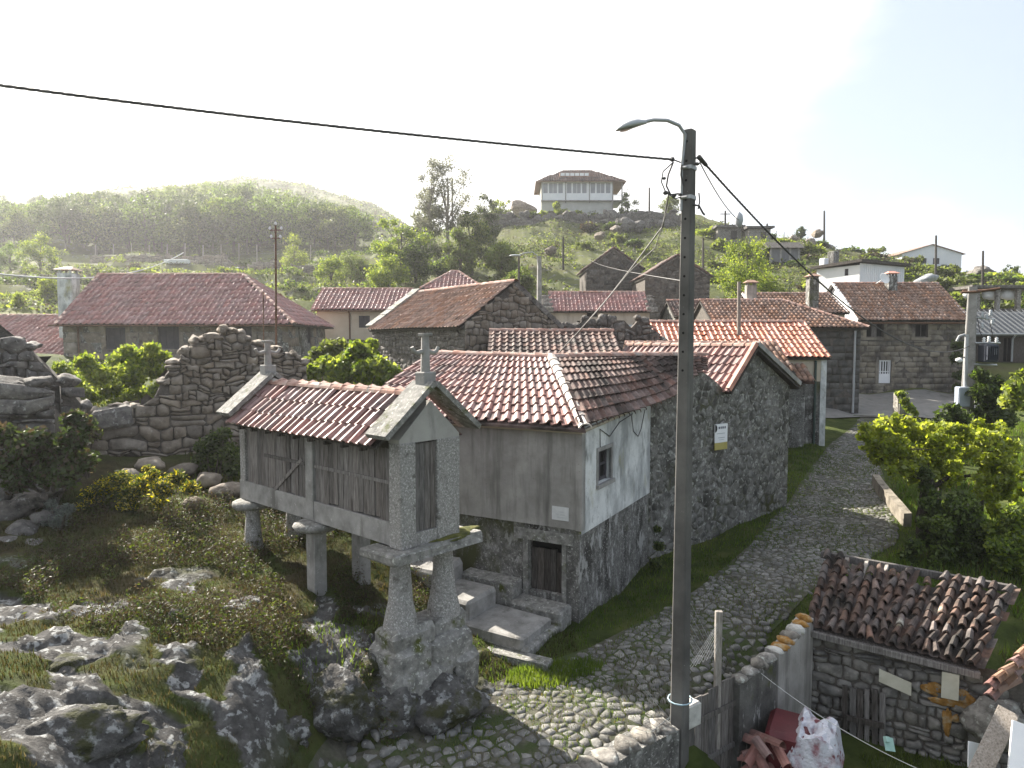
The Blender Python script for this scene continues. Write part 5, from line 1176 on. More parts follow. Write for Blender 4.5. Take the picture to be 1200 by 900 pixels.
# ---------------------------------------------------------------- stone ruins, free-standing rubble walls
def rubble_wall(name, label, P0, P1, prof, bz, th=.55, sx=.42, sy=.3, m=granite, cat='wall', limit=300, big=None, d1=.03, group=None, cap=True):
    """prof: [(t along, top z)] ; bz base"""
    P0, P1 = Vector(P0), Vector(P1); d = (P1 - P0).normalized(); L = (P1 - P0).length; n = Vector((d.y, -d.x))
    if n.dot(-P0) < 0: n = -n
    t = thing(name, label, cat, (P0.x, P0.y, 0), 0, group); F = Face((0, 0, 0), (d.x, d.y, 0), (n.x, n.y, 0)); back = Face((-n.x * th, -n.y * th, 0), (d.x, d.y, 0), (-n.x, -n.y, 0))
    jag = [random.uniform(-1, 1) * sy * .75 for _ in range(int(L / (sx * .8)) + 3)]
    tp = lambda u: float(np.interp(u, [p[0] for p in prof], [p[1] for p in prof])) + (jag[int(u / (sx * .8))] if cap else 0); zt = sy * .8 + max(p[1] for p in prof)
    core = MB(); N = max(8, int(L / .3)); us = [L * i / N for i in range(N + 1)]
    vs = []
    for u in us: vs += [F(u, bz - .6, -.05), F(u, tp(u) - .12, -.05), back(u, tp(u) - .12, -.05), back(u, bz - .6, -.05)]
    fs = [[4 * i + k, 4 * i + 4 + k, 4 * i + 4 + (k + 1) % 4, 4 * i + (k + 1) % 4] for i in range(N) for k in range(3)] + [[0, 1, 2, 3], [4 * N + 3, 4 * N + 2, 4 * N + 1, 4 * N]]
    core.add(vs, fs); core.obj('core', mortar, t)
    H = zt - bz + .4; pol = []
    if big:
        hb, bx_, by_ = big; pol += rubble(L, hb, bx_, by_, wav=.5); pol += [[(x, y + hb + .01) for x, y in p] for p in rubble(L, H - hb, sx, sy, wav=.6)]
    else: pol = rubble(L, H, sx, sy, wav=.55)
    stones(t, pol, lambda u, v, dd: F(u, v + bz - .4, dd), m, -.10, d1, keep=lambda u, v: v + bz - .4 < tp(u) - .06, limit=limit, dome=.80, var=.035, jit=.02)
    pol = cells(L, H, sx * 1.3, sy * 1.3, .42, gap=.03)
    stones(t, pol, lambda u, v, dd: back(u, v + bz - .4, dd), m, -.10, d1, keep=lambda u, v: v + bz - .4 < tp(u) - .06, limit=0, dome=.7, var=.04, jit=.02, name='back_stone')
    if cap:
        u = 0; k = 0; tp0 = tp
        while u < L:
            w = sx * random.uniform(.5, 1.3); r_ = random.uniform(.6, 1.2)
            if u + w / 2 < L and random.random() < .8:
                p = F(u + w / 2, tp(u + w / 2) - .03, -th / 2); vs, fs = noise_blob((0, 0, 0), (w * .6, th * .6, sy * .62 * r_), k + int(L * 10), 3, .42, 1.3, .12)
                ang = math.atan2(d.y, d.x); R = Matrix.Rotation(ang, 4, 'Z') @ Matrix.Rotation(math.atan((tp(min(L, u + w)) - tp(u)) / w) * -.15 + random.uniform(-.25, .25), 4, 'Y')
                MB().add([R @ Vector(v) + p for v in vs], fs, 0, True).obj('cap_stone', m, t)
            u += w * .92; k += 1
    return t
def pprof(P0, P1, pts):
    P0, P1 = Vector(P0), Vector(P1); d = (P1 - P0).normalized(); out = []
    for px, py in pts: t = on_line(px, P0, d); out.append((t, zat(py, P0.y + d.y * t)))
    return out
p0, p1 = (-11.1, 17.4), (-6.0, 20.2)
rubble_wall('ruined_wall', 'tall ruined rubble wall rising to a broken peak behind the granary', p0, p1, pprof(p0, p1, [(88, 490), (120, 482), (160, 478), (186, 462), (196, 430), (215, 410), (240, 396), (266, 387), (285, 392), (305, 402), (330, 412), (352, 418)]), 2.3, .6, .31, .20, granite_warm, big=(1.9, .52, .34))
p0, p1 = (-15.5, 14.6), (-10.5, 17.0)
rubble_wall('ruined_wall', 'dark broken rubble wall sloping down at the left edge, beyond the slab-topped wall', p0, p1, pprof(p0, p1, [(-120, 380), (-20, 388), (15, 400), (40, 416), (62, 428), (80, 445), (92, 480)]), 2.4, .6, .4, .25, granite_dark)
p0, p1 = (-13.5, 13.6), (-9.9, 14.9)
rubble_wall('ruined_wall', 'low ruin wall of large flat slabs at the left edge behind dark brambles', p0, p1, pprof(p0, p1, [(-180, 430), (-20, 440), (20, 446), (48, 455), (58, 480), (66, 520)]), 2.2, .6, .9, .34, granite_dark, d1=.1)
k = MB(); k.rbox((-.45, -.3, -.27), (.45, .3, .27), .03, bev=.15); o = tag(k.obj('fallen_block', granite_dark), 'large squared block lying tilted on top of the ruined wall beside the green bush', 'stone block'); p = W(131, 489, 17.9); o.location = p; o.rotation_euler = (.1, -.15, .5)
# ruins on the slope
ruin_dark = mat('ruin_stone', [(.045,.042,.038), (.085,.08,.072), (.135,.128,.115)], 3, spots=[(4, .6, .7, (.2,.2,.18), None)], rnd=.3, bump=.5, bsc=18)
def ruin_house(label, A, B, D, bz, ze, zr): return house('stone_ruin', label, A, B, D, bz, ze, zr, 'y', wall=mortar, tile=tile_old, tw=.3, tl=.45, oh=.15, ohs=.1, roofm=granite_dark, stone=(ruin_dark, .6, .42, 'rubble', 150), cat='ruin', tkind='canal')
def gable_st(h, A, B, ze, zr):
    L = h['L']; stones(h['wall'], cells(L, zr - ze, .6, .42, gap=.04), lambda u, v, dd: h['FF'](u, v + ze, dd), ruin_dark, -.03, .04, keep=lambda u, v: v < (zr - ze) * (1 - abs(u - L / 2) / (L / 2)) - .1)
q = ruin_house('dark stone gabled barn on the slope below the villa', (6.6, 62), (11.5, 62), 6, 9.4, 12.2, 14.0); gable_st(q, 0, 0, 12.2, 14.0)
q = ruin_house('dark stone barn with a tiled roof, behind the lamp pole', (10.5, 55), (15.6, 55), 6, 7.5, 10.9, 12.5); gable_st(q, 0, 0, 10.9, 12.5)
q = house('stone_outbuilding', 'low stone outbuilding with a sooty tile roof behind the warped roof', (-.7, 22.3), (3.45, 22.3), 4.2, 2.2, 5.25, 6.08, 'x', wall=mortar, tile=tile_old, tw=.23, tl=.37, oh=.2, ohs=.1, tparts=True, cat='outbuilding')
p0, p1 = (2.1, 30), (6.7, 30)
rubble_wall('rubble_gable', 'low rubble stone gable between the cream house and the sooty roof', p0, p1, pprof(p0, p1, [(652, 380), (668, 376), (700, 375), (745, 375), (762, 386), (780, 400)]), 2.6, .5, .5, .34, granite_dark)
p0, p1 = (-6, 113), (27, 112)
rubble_wall('terrace_wall', 'long rubble retaining wall below the hill villa', p0, p1, pprof(p0, p1, [(556, 258), (620, 253), (700, 252), (795, 250)]), 22.4, .8, 1.3, .8, granite_dark, limit=60)
# ---------------------------------------------------------------- lane walls, gate and shed in front
def simple_wall(name, label, pts, bots, th, m, cat='wall', cap=None, capm=None, group=None):
    """wall through top points pts (world) down to heights bots"""
    t = thing(name, label, cat, (pts[0].x, pts[0].y, 0), 0, group); b = MB(); n = len(pts); vs = []
    for i, p in enumerate(pts):
        a, c = pts[max(0, i - 1)], pts[min(n - 1, i + 1)]; d = Vector((c.x - a.x, c.y - a.y)).normalized(); nn = Vector((d.y, -d.x, 0)) * th / 2
        q = Vector((p.x, p.y, 0)); vs += [q + nn + Vector((0, 0, bots[i])), q + nn + Vector((0, 0, p.z)), q - nn + Vector((0, 0, p.z + .02)), q - nn + Vector((0, 0, bots[i]))]
    fs = [[4 * i + k, 4 * i + (k + 1) % 4, 4 * i + 4 + (k + 1) % 4, 4 * i + 4 + k] for i in range(n - 1) for k in range(3)] + [[3, 2, 1, 0], [4 * n - 4, 4 * n - 3, 4 * n - 2, 4 * n - 1]]
    b.add(vs, fs); b.obj('core', m, t, world=True)
    if cap:
        k = 0
        for i in range(n - 1):
            a, c = pts[i], pts[i + 1]; L = (c - a).length; cnt = max(1, round(L / cap))
            for j in range(cnt):
                p = a.lerp(c, (j + .5) / cnt) + Vector((0, 0, .01)); vs, fs = noise_blob((0, 0, 0), (cap * .62, th * .62, .075 * random.uniform(.7, 1.4)), k + 31, 2, .3); R = Matrix.Rotation(math.atan2(c.y - a.y, c.x - a.x), 4, 'Z')
                mm = capm[k % len(capm)] if isinstance(capm, list) else capm
                MB().add([R @ Vector(v) + p for v in vs], fs, 0, True).obj('cap_stone', mm or granite, t, world=True); k += 1
    return t
orange_lichen = mat('orange_lichen_stone', [(.20,.10,.025), (.31,.165,.045), (.34,.29,.2)], 9, bump=.5, bsc=30)
white_stone = mat('limewashed_stone', [(.34,.33,.31), (.5,.49,.46), (.58,.57,.54)], 6, bump=.5, bsc=25)
streaked = mat('streaked_dark_render', [(.055,.053,.05), (.10,.097,.09), (.15,.145,.135)], 3, spots=[(5, .60, .70, (.48,.48,.46), (1.6, 1.6, .5)), (2, .58, .72, MOSS, None)], bump=.6, bsc=24)
q0, q1, q2 = W(560, 960, 8.2), W(700, 893, 9.1), W(786, 848, 9.75)
lw = simple_wall('lane_wall', 'low rough stone wall along the lane ending at the lamp pole', [q0, q1, q1.lerp(q2, .5) + Vector((0, 0, .02)), q2], [-1.5] * 4, .36, roughcast, cap=.27, capm=granite)
q0, q1, q2, q3, q4 = W(860, 800, 10.6), W(885, 783, 10.95), W(903, 768, 11.2), W(912, 762, 11.35), W(945, 722, 12.05)
simple_wall('yard_wall', 'stained yard wall topped with orange and white lichen stones, beside the shed', [q0, q1, q2], [-1.4] * 3, .22, streaked, cap=.24, capm=granite)
simple_wall('yard_wall', 'grey rendered yard wall pier joining the shed, stepped up with bright orange cap stones', [q2 + Vector((.03, .03, .06)), q3, q4], [-1.4] * 3, .26, plaster_grey, cap=.17, capm=[white_stone, orange_lichen, orange_lichen, granite])
# plank gate
gt = thing('plank_gate', 'grey plank gate between the lamp pole and the yard wall', 'gate', tuple(W(806, 850, 9.95)))
ga, gb_ = W(806, 800, 9.95), W(861, 790, 10.62)
for i in range(7):
    p = ga.lerp(gb_, (i + .5) / 7); w = (gb_ - ga).length / 7 * .47; ang = math.atan2(gb_.y - ga.y, gb_.x - ga.x)
    M4 = Matrix.Translation((p.x, p.y, -.35)) @ Matrix.Rotation(ang, 4, 'Z'); MB().rbox((-w, -.012, -.55), (w, .012, .78 + .12 * i / 7 + random.uniform(-.05, .05)), .003, bev=.1, M=M4).obj('plank', wood_grey, gt, world=True)
for z in (-.55, .12): 
    M4 = Matrix.Translation((ga.x, ga.y, z)) @ Matrix.Rotation(math.atan2(gb_.y - ga.y, gb_.x - ga.x), 4, 'Z'); MB().rbox((0, -.045, -.04), ((gb_ - ga).length, -.014, .04), .003, M=M4).obj('batten', wood_grey, gt, world=True)
# wire netting
def net(name, label, a, b_, h0, h1, cell=.085, th=.0035):
    t = thing(name, label, 'netting', tuple(a)); k = MB(); L = (b_ - a).length; n = int(L / cell)
    for i in range(n + 1):
        for s in (-1, 1):
            u0, u1 = i / n, i / n + s * .9 / L * 1.0
            p, q = a.lerp(b_, u0), a.lerp(b_, max(0, min(1, u1))); f = abs((max(0, min(1, u1)) - u0) / (u1 - u0))
            ha, hb = h0[0] + (h0[1] - h0[0]) * u0, h1[0] + (h1[1] - h1[0]) * u0
            k.tube([p + Vector((0, 0, ha)), q + Vector((0, 0, ha + (hb - ha) * f))], th, 3, cap=False)
    k.obj('mesh_wires', steel, t, world=True, kind='stuff'); return t
net('wire_netting', 'sagging wire netting beside the foot of the lamp pole over the lane', W(745, 862, 9.4), W(790, 850, 9.75), (-.05, .02), (.06, 1.0))
net('wire_netting', 'wire netting stretched from the lamp pole to the grey fence post', W(806, 800, 9.95), W(840, 790, 10.35), (.2, .3), (1.0, 1.55))
p = W(841, 790, 10.4); k = MB(); k.rbox((-.05, -.04, -1.2), (.05, .04, 1.0), .006, bev=.1); tag(k.obj('fence_post', wood_pale), 'thin grey wooden fence post standing behind the plank gate', 'post').location = p
p = W(777, 812, 9.9); k = MB(); k.rbox((-.14, -.1, -.3), (.14, .1, .05), .01); o = tag(k.obj('stone_block', white_stone), 'small pale stone block at the foot of the lamp pole', 'stone block'); o.location = W(809, 826, 9.98); o.rotation_euler = (0, 0, .6)
# shed
sa, sb, sc_, sd = W(944, 733, 12.0), W(1146, 783, 10.8), W(1190, 690, 12.9), W(966, 649, 14.2)
S = thing('stone_shed', 'small rubble shed with a broken roof of blackened canal tiles', 'shed', (sa.x, sa.y, 0))
sh = lambda p: Vector((p.x - sa.x, p.y - sa.y, p.z))
ue = Vector((sb.x - sa.x, sb.y - sa.y, 0)); Ls = ue.length; ue.normalize(); ne = Vector((ue.y, -ue.x, 0))
SF = Face(ue * .05 - ne * .12, ue, ne); zt = lambda u: sa.z - .09 + (sb.z - sa.z) * u / Ls
b = MB(); wall_sheet(b, SF, Ls + 1.5, .55, [], z0=-1.7)
lf_ = sh(sd) - sh(sa); b.add([SF(0, -1.7), SF(0, .7), SF(0, .7) + Vector((lf_.x, lf_.y, .4)), SF(0, -1.7) + Vector((lf_.x, lf_.y, 0))], [[3, 2, 1, 0]]); sw = b.obj('wall', mortar, S)
stones(sw, rubble(Ls + 1.5, 2.4, .27, .19), lambda u, v, d: SF(u, v - 1.7, d), mat('shed_fieldstone', [(.10,.095,.088), (.175,.165,.15), (.25,.235,.21)], 4, spots=[(12, .62, .7, (.30,.29,.27), None)], rnd=.32, bump=.5, bsc=22), -.05, .05, keep=lambda u, v: v - 1.7 < zt(min(u, Ls)) - .06 - max(0, u - Ls) * .5, dome=.78, var=.03, jit=.015)
b = MB(); b.add([sh(sa) - Vector((0, 0, .03)), sh(sb) - Vector((0, 0, .03)), sh(sc_) - Vector((0, 0, .03)), sh(sd) - Vector((0, 0, .03))], [[0, 1, 2, 3]]); 
m1, m2_ = sh(sa).lerp(sh(sd), .74) - Vector((0, 0, .04)), sh(sb).lerp(sh(sc_), .9) - Vector((0, 0, .04))
b = MB(); b.slab([sh(sa) - Vector((0, 0, .04)), sh(sb) - Vector((0, 0, .04)), m2_, m1], .03); sr = b.obj('roof', wood_dark, S)
skipf = lambda u, v: (.10 < u < .42 and v > .80) or (.42 < u < .60 and v > .86 and random.random() < .6) or (.47 < u < .53 and v > .75) or (.05 < u < .12 and v > .9)
_lt = lay_tiles_grid
def shed_tiles(nu, nv):
    bt, tp_ = [sh(sa), sh(sb)], [sh(sd), sh(sc_)]; A_ = lambda u, v: bt[0].lerp(bt[1], u).lerp(tp_[0].lerp(tp_[1], u), v)
    me = None
    for j in range(nv):
        for i in range(nu):
            u, v = i / nu, j / nv
            if skipf(u, v) or random.random() < .03: continue
            a, c, e = A_(u, v), A_((i + 1) / nu, v), A_(u, (j + 1) / nv); U = c - a; Vv = e - a; x = U.normalized(); nn = x.cross(Vv).normalized(); y = Vv.normalized(); x2 = y.cross(nn)
            if me is None: me = [tile_mesh('tile', 'canal', .19, Vv.length * k, tile_shed, .02, .05, 1.22, .82).mesh('tile', tile_shed) for k in (1, .93, 1.05)]; pan = MB(); pan.add([(q * .15 - .04, r, .03 * abs(q - .5) * 2) for r in (0, Vv.length * 1.2) for q in (0, .5, 1)], [[0, 1, 4, 3], [1, 2, 5, 4]]); pan = pan.mesh('pan_tile', tile_shed)
            q = a + nn * (.015 + random.uniform(0, .012)) + y * random.uniform(-.06, .05) + x2 * (-.0 + random.uniform(-.01, .01))
            M4 = Matrix.Translation(q) @ Matrix((x2, y, nn)).transposed().to_4x4() @ Matrix.Rotation(random.gauss(0, .085), 4, 'Z') @ Matrix.Rotation(random.gauss(0, .035), 4, 'X')
            t = link('tile', random.choice(me), sr); t.matrix_basis = M4 @ Matrix.Diagonal((U.length / .19 * .86, 1, .95, 1))
            if random.random() < .8: t = link('pan_tile', pan, sr); t.matrix_basis = Matrix.Translation(a + U * .86 + nn * .004) @ Matrix((x2, y, nn)).transposed().to_4x4()
shed_tiles(16, 9)
def beam(parent, a, c, r, m, name='beam', world=False): 
    k = MB(); d = (c - a); R = d.to_track_quat('Y', 'Z').to_matrix().to_4x4(); k.rbox((-r, 0, -r), (r, d.length, r), .008, bev=.1, M=Matrix.Translation(a) @ R); return k.obj(name, m, parent)
beam(S, sh(sd) + Vector((-.05, .05, -.02)), sh(sc_) + Vector((.05, .05, -.03)), .07, wood_grey, 'ridge_beam')
beam(S, sh(sa) + Vector((-.0, -.03, -.10)), sh(sb) + Vector((.02, -.03, -.10)), .055, wood_grey, 'eave_beam')
for u in (.13, .24, .35, .46): beam(S, sh(sa).lerp(sh(sb), u).lerp(sh(sd).lerp(sh(sc_), u), .72) - Vector((0, 0, .02)), sh(sd).lerp(sh(sc_), u) + Vector((0, 0, -.0)), .035, wood_pale, 'rafter')
cream_board = mat('cream_board', [(.42,.40,.32), (.52,.50,.42)], 4, spots=[(3, .6, .72, (.3,.29,.24), None)], bump=.1)
k = MB(); fbox(k, SF, 1.12, 1.60, -.02, .20, .14, .17); k.v = [(x, y, z - (x - 1.2 * ue.x) * .28 / ue.x * 1.0 + .05) for x, y, z in k.v]; o = k.obj('nailed_board', cream_board, S); k = MB(); fbox(k, SF, 2.02, 2.26, .0, .43, .16, .19); k.obj('hanging_board', cream_board, S)
for (u, v, r1_, r2_, s) in ((1.95, .05, .2, .12, 1), (2.32, .0, .22, .16, 2), (2.1, -.12, .3, .08, 3), (2.13, -.48, .07, .26, 4), (2.25, -.36, .08, .07, 5)):
    k = MB(); vs, fs = noise_blob((0, 0, 0), (r1_, r2_, .022), s, 4, .55, 1.6, .3); k.add([SF(u + x, v + y, .066 + z) for x, y, z in vs], fs, 0, True); k.obj('orange_lichen', orange_lichen, S)
dd_ = MB(); fbox(dd_, SF, .62, 1.22, -.75, -.66, .15, .2); dd_ = dd_.obj('door', wood_dark, S)
for i in range(6):
    k = MB(); u = .58 + i * .115; fbox(k, SF, u, u + random.uniform(.07, .105), -1.45 + random.uniform(-.05, .05), -.16 + random.uniform(-.06, .05), .10, .13 + random.uniform(0, .03)); k.v = [(x + .10 * (1 if False else (z + .8)) * -ue.x * .25, y + (z + .8) * -ue.y * .025, z) for x, y, z in k.v]; k.obj('plank', wood_grey if i % 2 else wood_dark, dd_)
# yard clutter
maroon = mat('maroon_plastic', [(.075,.012,.016), (.115,.02,.025)], 4, rough=.5, bump=.05, spec=.4)
tarp = mat('crumpled_white_sheet', [(.26,.11,.13), (.52,.52,.57), (.64,.65,.70)], 4.5, spots=[(6, .60, .66, (.16,.035,.045), None)], rough=.35, bump=.6, bsc=9, spec=.5)
p = W(922, 905, 10.5); o = thing('red_tub', 'maroon plastic tub standing in the yard under a crumpled sheet', 'tub', tuple(p))
k = MB(); k.rbox((-.30, -.42, -.1), (.36, .42, .82), .01, bev=.12); k.obj('body', maroon, o); o.rotation_euler = (0, 0, -.5)
vs = []; n = 15
for j in range(n):
    for i in range(n):
        u, v = i / (n - 1) * 2 - 1, j / (n - 1) * 2 - 1; x, y = u * .42 + .24, v * .5; e = max(abs(u) - .6, abs(v) - .72, 0)
        vs.append((x, y, .9 - e * 1.5 + .10 * math.sin(5 * u + 3 * v) * math.cos(4 * v - 2 * u) + random.uniform(-.055, .055)))
k = MB(); k.add(vs, [[j * n + i, j * n + i + 1, (j + 1) * n + i + 1, (j + 1) * n + i] for j in range(n - 1) for i in range(n - 1)]); s_ = tag(k.obj('plastic_sheet', tarp), 'crumpled white and red plastic sheet draped over the maroon tub', 'plastic sheet'); s_.location = W(930, 905, 10.5); s_.rotation_euler = (.12, .12, -.5)
cm = tile_mesh('canal', 'canal', .2, .4, tile_new, .02, .05, 1.0, .85).mesh('clay_tile', tile_red)
spots_ = [(892 + 7 * (i % 4) + random.uniform(-4, 4), 893 - 7 * (i // 4) + random.uniform(-4, 4), 10.3) for i in range(14)]
for i, (px, py, Y) in enumerate(spots_):
    o = tag(link('clay_tile', cm), ['top', 'middle', 'lower', 'lowest'][3 - i // 4] + ' row clay tile in the loose heap by the maroon tub, ' + ['leftmost', 'left of centre', 'right of centre', 'rightmost'][i % 4], 'roof tile', 'loose roof tiles heaped by the tub'); o.location = W(px, py, Y); o.rotation_euler = (random.uniform(-.5, .5), random.uniform(-.5, .5), random.uniform(0, 6))
cm2 = tile_mesh('canal', 'canal', .17, .62, tile_brown, .02, .04, 1.0, .9).mesh('clay_tile', tile_brown)
for i in range(12):
    o = tag(link('clay_tile', cm2 if i % 3 else cm), ['first', 'second', 'third', 'fourth', 'fifth', 'topmost'][i % 6] + ' clay tile up the slanting stack at the shed end, ' + ['lower', 'upper'][i // 6] + ' layer', 'roof tile', 'roof tiles stacked at the shed end'); o.location = W(1150 + (i % 6) * 9, 818 - (i % 6) * 9 - (i // 6) * 12, 10.35 - .05 * (i // 6)) + Vector((0, 0, 0)); o.rotation_euler = (random.uniform(.1, .3), .1, -1.05 + random.uniform(-.1, .1))
vs, fs = noise_blob((0, 0, 0), (.42, .4, .42), 4, 4, .3, 1.3, .2); o = tag(MB().add(vs, fs, 0, True).obj('boulder', granite), 'mossy boulder carrying the stacked tiles at the shed end', 'boulder'); o.location = W(1168, 850, 10.6)
for i, (px, py, Y, l, rz, rx, lab) in enumerate(((1160, 880, 9.9, 1.5, -.5, .62, 'broad weathered plank leaning across the right corner of the yard'), (1196, 886, 9.5, .9, -.1, .9, 'pale plank end standing at the right edge of the yard'))):
    k = MB(); k.rbox((-.14, -l / 2, -.02), (.14, l / 2, .02), .004); o = tag(k.obj('plank', wood_pale if i == 0 else white_frame), lab, 'plank'); o.location = W(px, py, Y); o.rotation_euler = (rx, .25, rz - .3)
k = MB(); k.box((-.12, -.01, -.18), (.12, .01, .18)); o = tag(k.obj('window_sash', white_frame), 'small discarded white frame lying by the plank in the yard', 'frame'); o.location = W(1142, 885, 10.1); o.rotation_euler = (-.3, .3, .2)
k = MB(); k.box((-.1, -.1, -.006), (.1, .1, .006)); k.box((-.1, .02, .006), (-.02, .1, .05)); o = tag(k.obj('plastic_scrap', mat('mint_plastic', [(.30,.48,.42), (.38,.56,.5)], 4, bump=0)), 'scrap of mint green plastic beside the shed door', 'plastic scrap'); o.location = W(1042, 872, 10.6); o.rotation_euler = (1.0, .3, .3)
k = MB(); k.box((-.14, -.12, -.006), (.14, .12, .006)); o = tag(k.obj('tile_scrap', mat('blue_scrap', [(.35,.42,.52), (.5,.56,.62)], 12, bump=0)), 'blue and white scrap lying on the broken shed roof', 'scrap'); o.location = W(1072, 690, 13.15); o.rotation_euler = (.15, .1, .4)

# ---------------------------------------------------------------- poles and lines
def pole_mesh(mb, a, c, w0, d0, w1, d1_, rz, m=0):
    R = Matrix.Rotation(rz, 3, 'Z'); vs = []
    for p, w, d in ((a, w0, d0), (c, w1, d1_)):
        for sx, sy in ((-1, -.8), (-.8, -1), (.8, -1), (1, -.8), (1, .8), (.8, 1), (-.8, 1), (-1, .8)): vs.append(Vector(p) + R @ Vector((sx * w / 2, sy * d / 2, 0)))
    return mb.add(vs, [[i, (i + 1) % 8, 8 + (i + 1) % 8, 8 + i] for i in range(8)] + [list(range(8))[::-1], list(range(8, 16))], m)
pt_, pb = W(808, 153, 9.66), W(796, 864, 9.78); pb.z = -1.3
LP = thing('lamp_pole', 'tall tapering concrete pole with a street lamp and cables, beside the lane', 'lamp pole', (pb.x, pb.y, pb.z))
def on_pole(z): return pb.lerp(pt_, (z - pb.z) / (pt_.z - pb.z))
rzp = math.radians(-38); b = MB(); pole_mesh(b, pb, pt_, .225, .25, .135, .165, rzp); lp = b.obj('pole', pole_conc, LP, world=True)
Rp = Matrix.Rotation(rzp, 3, 'Z')
for i in range(26):                                                      # bolt holes up both faces
    z = 5.4 + i * .13; p = on_pole(z); w = .225 + (.135 - .225) * (z - pb.z) / (pt_.z - pb.z); d = .25 + (.165 - .25) * (z - pb.z) / (pt_.z - pb.z)
    k = MB(); k.lathe([(.018, -.004), (.018, .0035)], 8); q = p + Rp @ Vector((w / 2 * -1, 0, 0)) if i % 2 else p + Rp @ Vector((0, -d / 2, 0)); ax = Rp @ (Vector((-1, 0, 0)) if i % 2 else Vector((0, -1, 0))); R = ax.to_track_quat('Z', 'Y').to_matrix().to_4x4(); k.v = [tuple(R @ Vector(v) + q) for v in k.v]; k.obj('bolt_hole', dark_in, lp).location = -LP.location
fg = MB(); pole_mesh(fg, on_pole(3.2) + Vector((0, 0, 0)), on_pole(3.24), .30, .32, .298, .318, rzp); 
b = MB(); b.tube([on_pole(.62) + Rp @ Vector((.17 * math.cos(a), .18 * math.sin(a), 0)) for a in [2 * PI * i / 12 for i in range(13)]], .012, 5); b.obj('tied_cord', mat('pale_cord', [(.3,.42,.48), (.42,.52,.56)], 9, bump=0), LP, world=True)
arm = [on_pole(7.6) + Vector((-.10, -.02, 0)), on_pole(8.2) + Vector((-.10, -.02, 0)), W(803, 158, 9.6), W(796, 147, 9.57), W(782, 141, 9.53), W(766, 140.5, 9.48), W(754, 143, 9.44)]
b = MB(); b.tube(arm, .024, 8); la = b.obj('lamp_arm', steel, LP, world=True)
hx = W(757, 143.5, 9.45); hd = (W(722, 152.5, 9.33) - hx); Lh = hd.length; hd.normalize(); sdv = hd.cross(Vector((0, 0, 1))).normalized(); upv = sdv.cross(hd)
b = MB(); vs = []; sec = [(0, .03, .035, .02), (.12, .05, .05, .02), (.3, .095, .075, .025), (.55, .12, .075, .03), (.8, .10, .055, .02), (.97, .05, .02, .008), (1.0, .02, .005, .002)]
for t, w, u_, dn in sec:
    for a in range(10):
        an = 2 * PI * a / 10; vs.append(hx + hd * (t * Lh) + sdv * (w * math.cos(an)) + upv * ((u_ if math.sin(an) > 0 else dn) * math.sin(an)))
b.add(vs, [[i * 10 + j, i * 10 + (j + 1) % 10, (i + 1) * 10 + (j + 1) % 10, (i + 1) * 10 + j] for i in range(len(sec) - 1) for j in range(10)], 0, True); b.obj('lamp_head', lamp_grey, LP, world=True)
b = MB(); b.add([hx + hd * (t * Lh) + sdv * (w * math.cos(2 * PI * a / 10)) * .8 - upv * (.032 * k_) for t, w, k_ in ((.35, .08, .6), (.6, .11, 1.05), (.86, .075, .85)) for a in (0, 5)], [[0, 1, 3, 2], [2, 3, 5, 4]]); b.obj('lamp_glass', lamp_lens, LP, world=True)
for z in (7.75, 8.15):
    b = MB(); pole_mesh(b, on_pole(z), on_pole(z + .05), .165, .195, .165, .195, rzp); b.tube([on_pole(z) + Vector((-.12, -.03, .02)), on_pole(z) + Vector((-.04, -.1, .02))], .02, 6); b.obj('clamp', steel, LP, world=True)
def strand_cable(mb, pts, r, twist=.35, n=3, sides=5):
    """n strands laid round each other"""
    P = [Vector(p) for p in pts]; s = [0]
    for i in range(1, len(P)): s.append(s[-1] + (P[i] - P[i - 1]).length)
    N = int(s[-1] / (twist / 7)); N = min(N, 700)
    base = []
    for k in range(N + 1):
        x = s[-1] * k / N; i = min(len(P) - 2, max(j for j in range(len(s)) if s[j] <= x + 1e-9)); f = (x - s[i]) / max(1e-9, s[i + 1] - s[i]); base.append((P[i].lerp(P[i + 1], f), (P[i + 1] - P[i]).normalized(), x))
    for q in range(n):
        L_ = []
        for p, t, x in base:
            u = t.cross(Vector((0, 0, 1))).normalized(); w = u.cross(t); a = 2 * PI * (x / twist + q / n); L_.append(p + (u * math.cos(a) + w * math.sin(a)) * r)
        mb.tube(L_, r * 1.05, sides, cap=False)
def sagline(a, c, sag, n=24): return [a.lerp(c, i / n) - Vector((0, 0, 4 * sag * (i / n) * (1 - i / n))) for i in range(n + 1)]
a, c = W(789, 187, 9.62), W(0, 100, 6.9); c2 = c + (c - a) * .35 + Vector((0, 0, .25)); midp = W(400, 149, 8.15)
o = thing('power_cable', 'thick twisted power cable running from the lamp pole out over the granary', 'cable', tuple(a)); pts = []
for i in range(25):
    t = i / 24; pts.append(a.lerp(c, t) + (midp - a.lerp(c, .535)) * (4 * t * (1 - t)) * .99)
pts.append(c + (pts[-1] - pts[-2]) * 12)
b = MB(); strand_cable(b, pts, .0085, .30, 3); b.obj('strands', cable_m, o, world=True)
b = MB(); b.tube([a + (pts[1] - a) * .0, a + (pts[1] - a) * .10], [.035, .03], 8); b.tube([on_pole(8.24) + Vector((-.07, 0, 0)), a], .01, 5); b.obj('anchor_clamp', cable_m, o, world=True)
RPx = W(1137, 405, 27.8); a = W(819, 184, 9.66)
o = thing('power_cable', 'thick twisted power cable dropping from the lamp pole to the transformer pole', 'cable', tuple(a)); pts = sagline(a, RPx, 1.15); b = MB(); strand_cable(b, pts, .0085, .30, 3); b.obj('strands', cable_m, o, world=True)
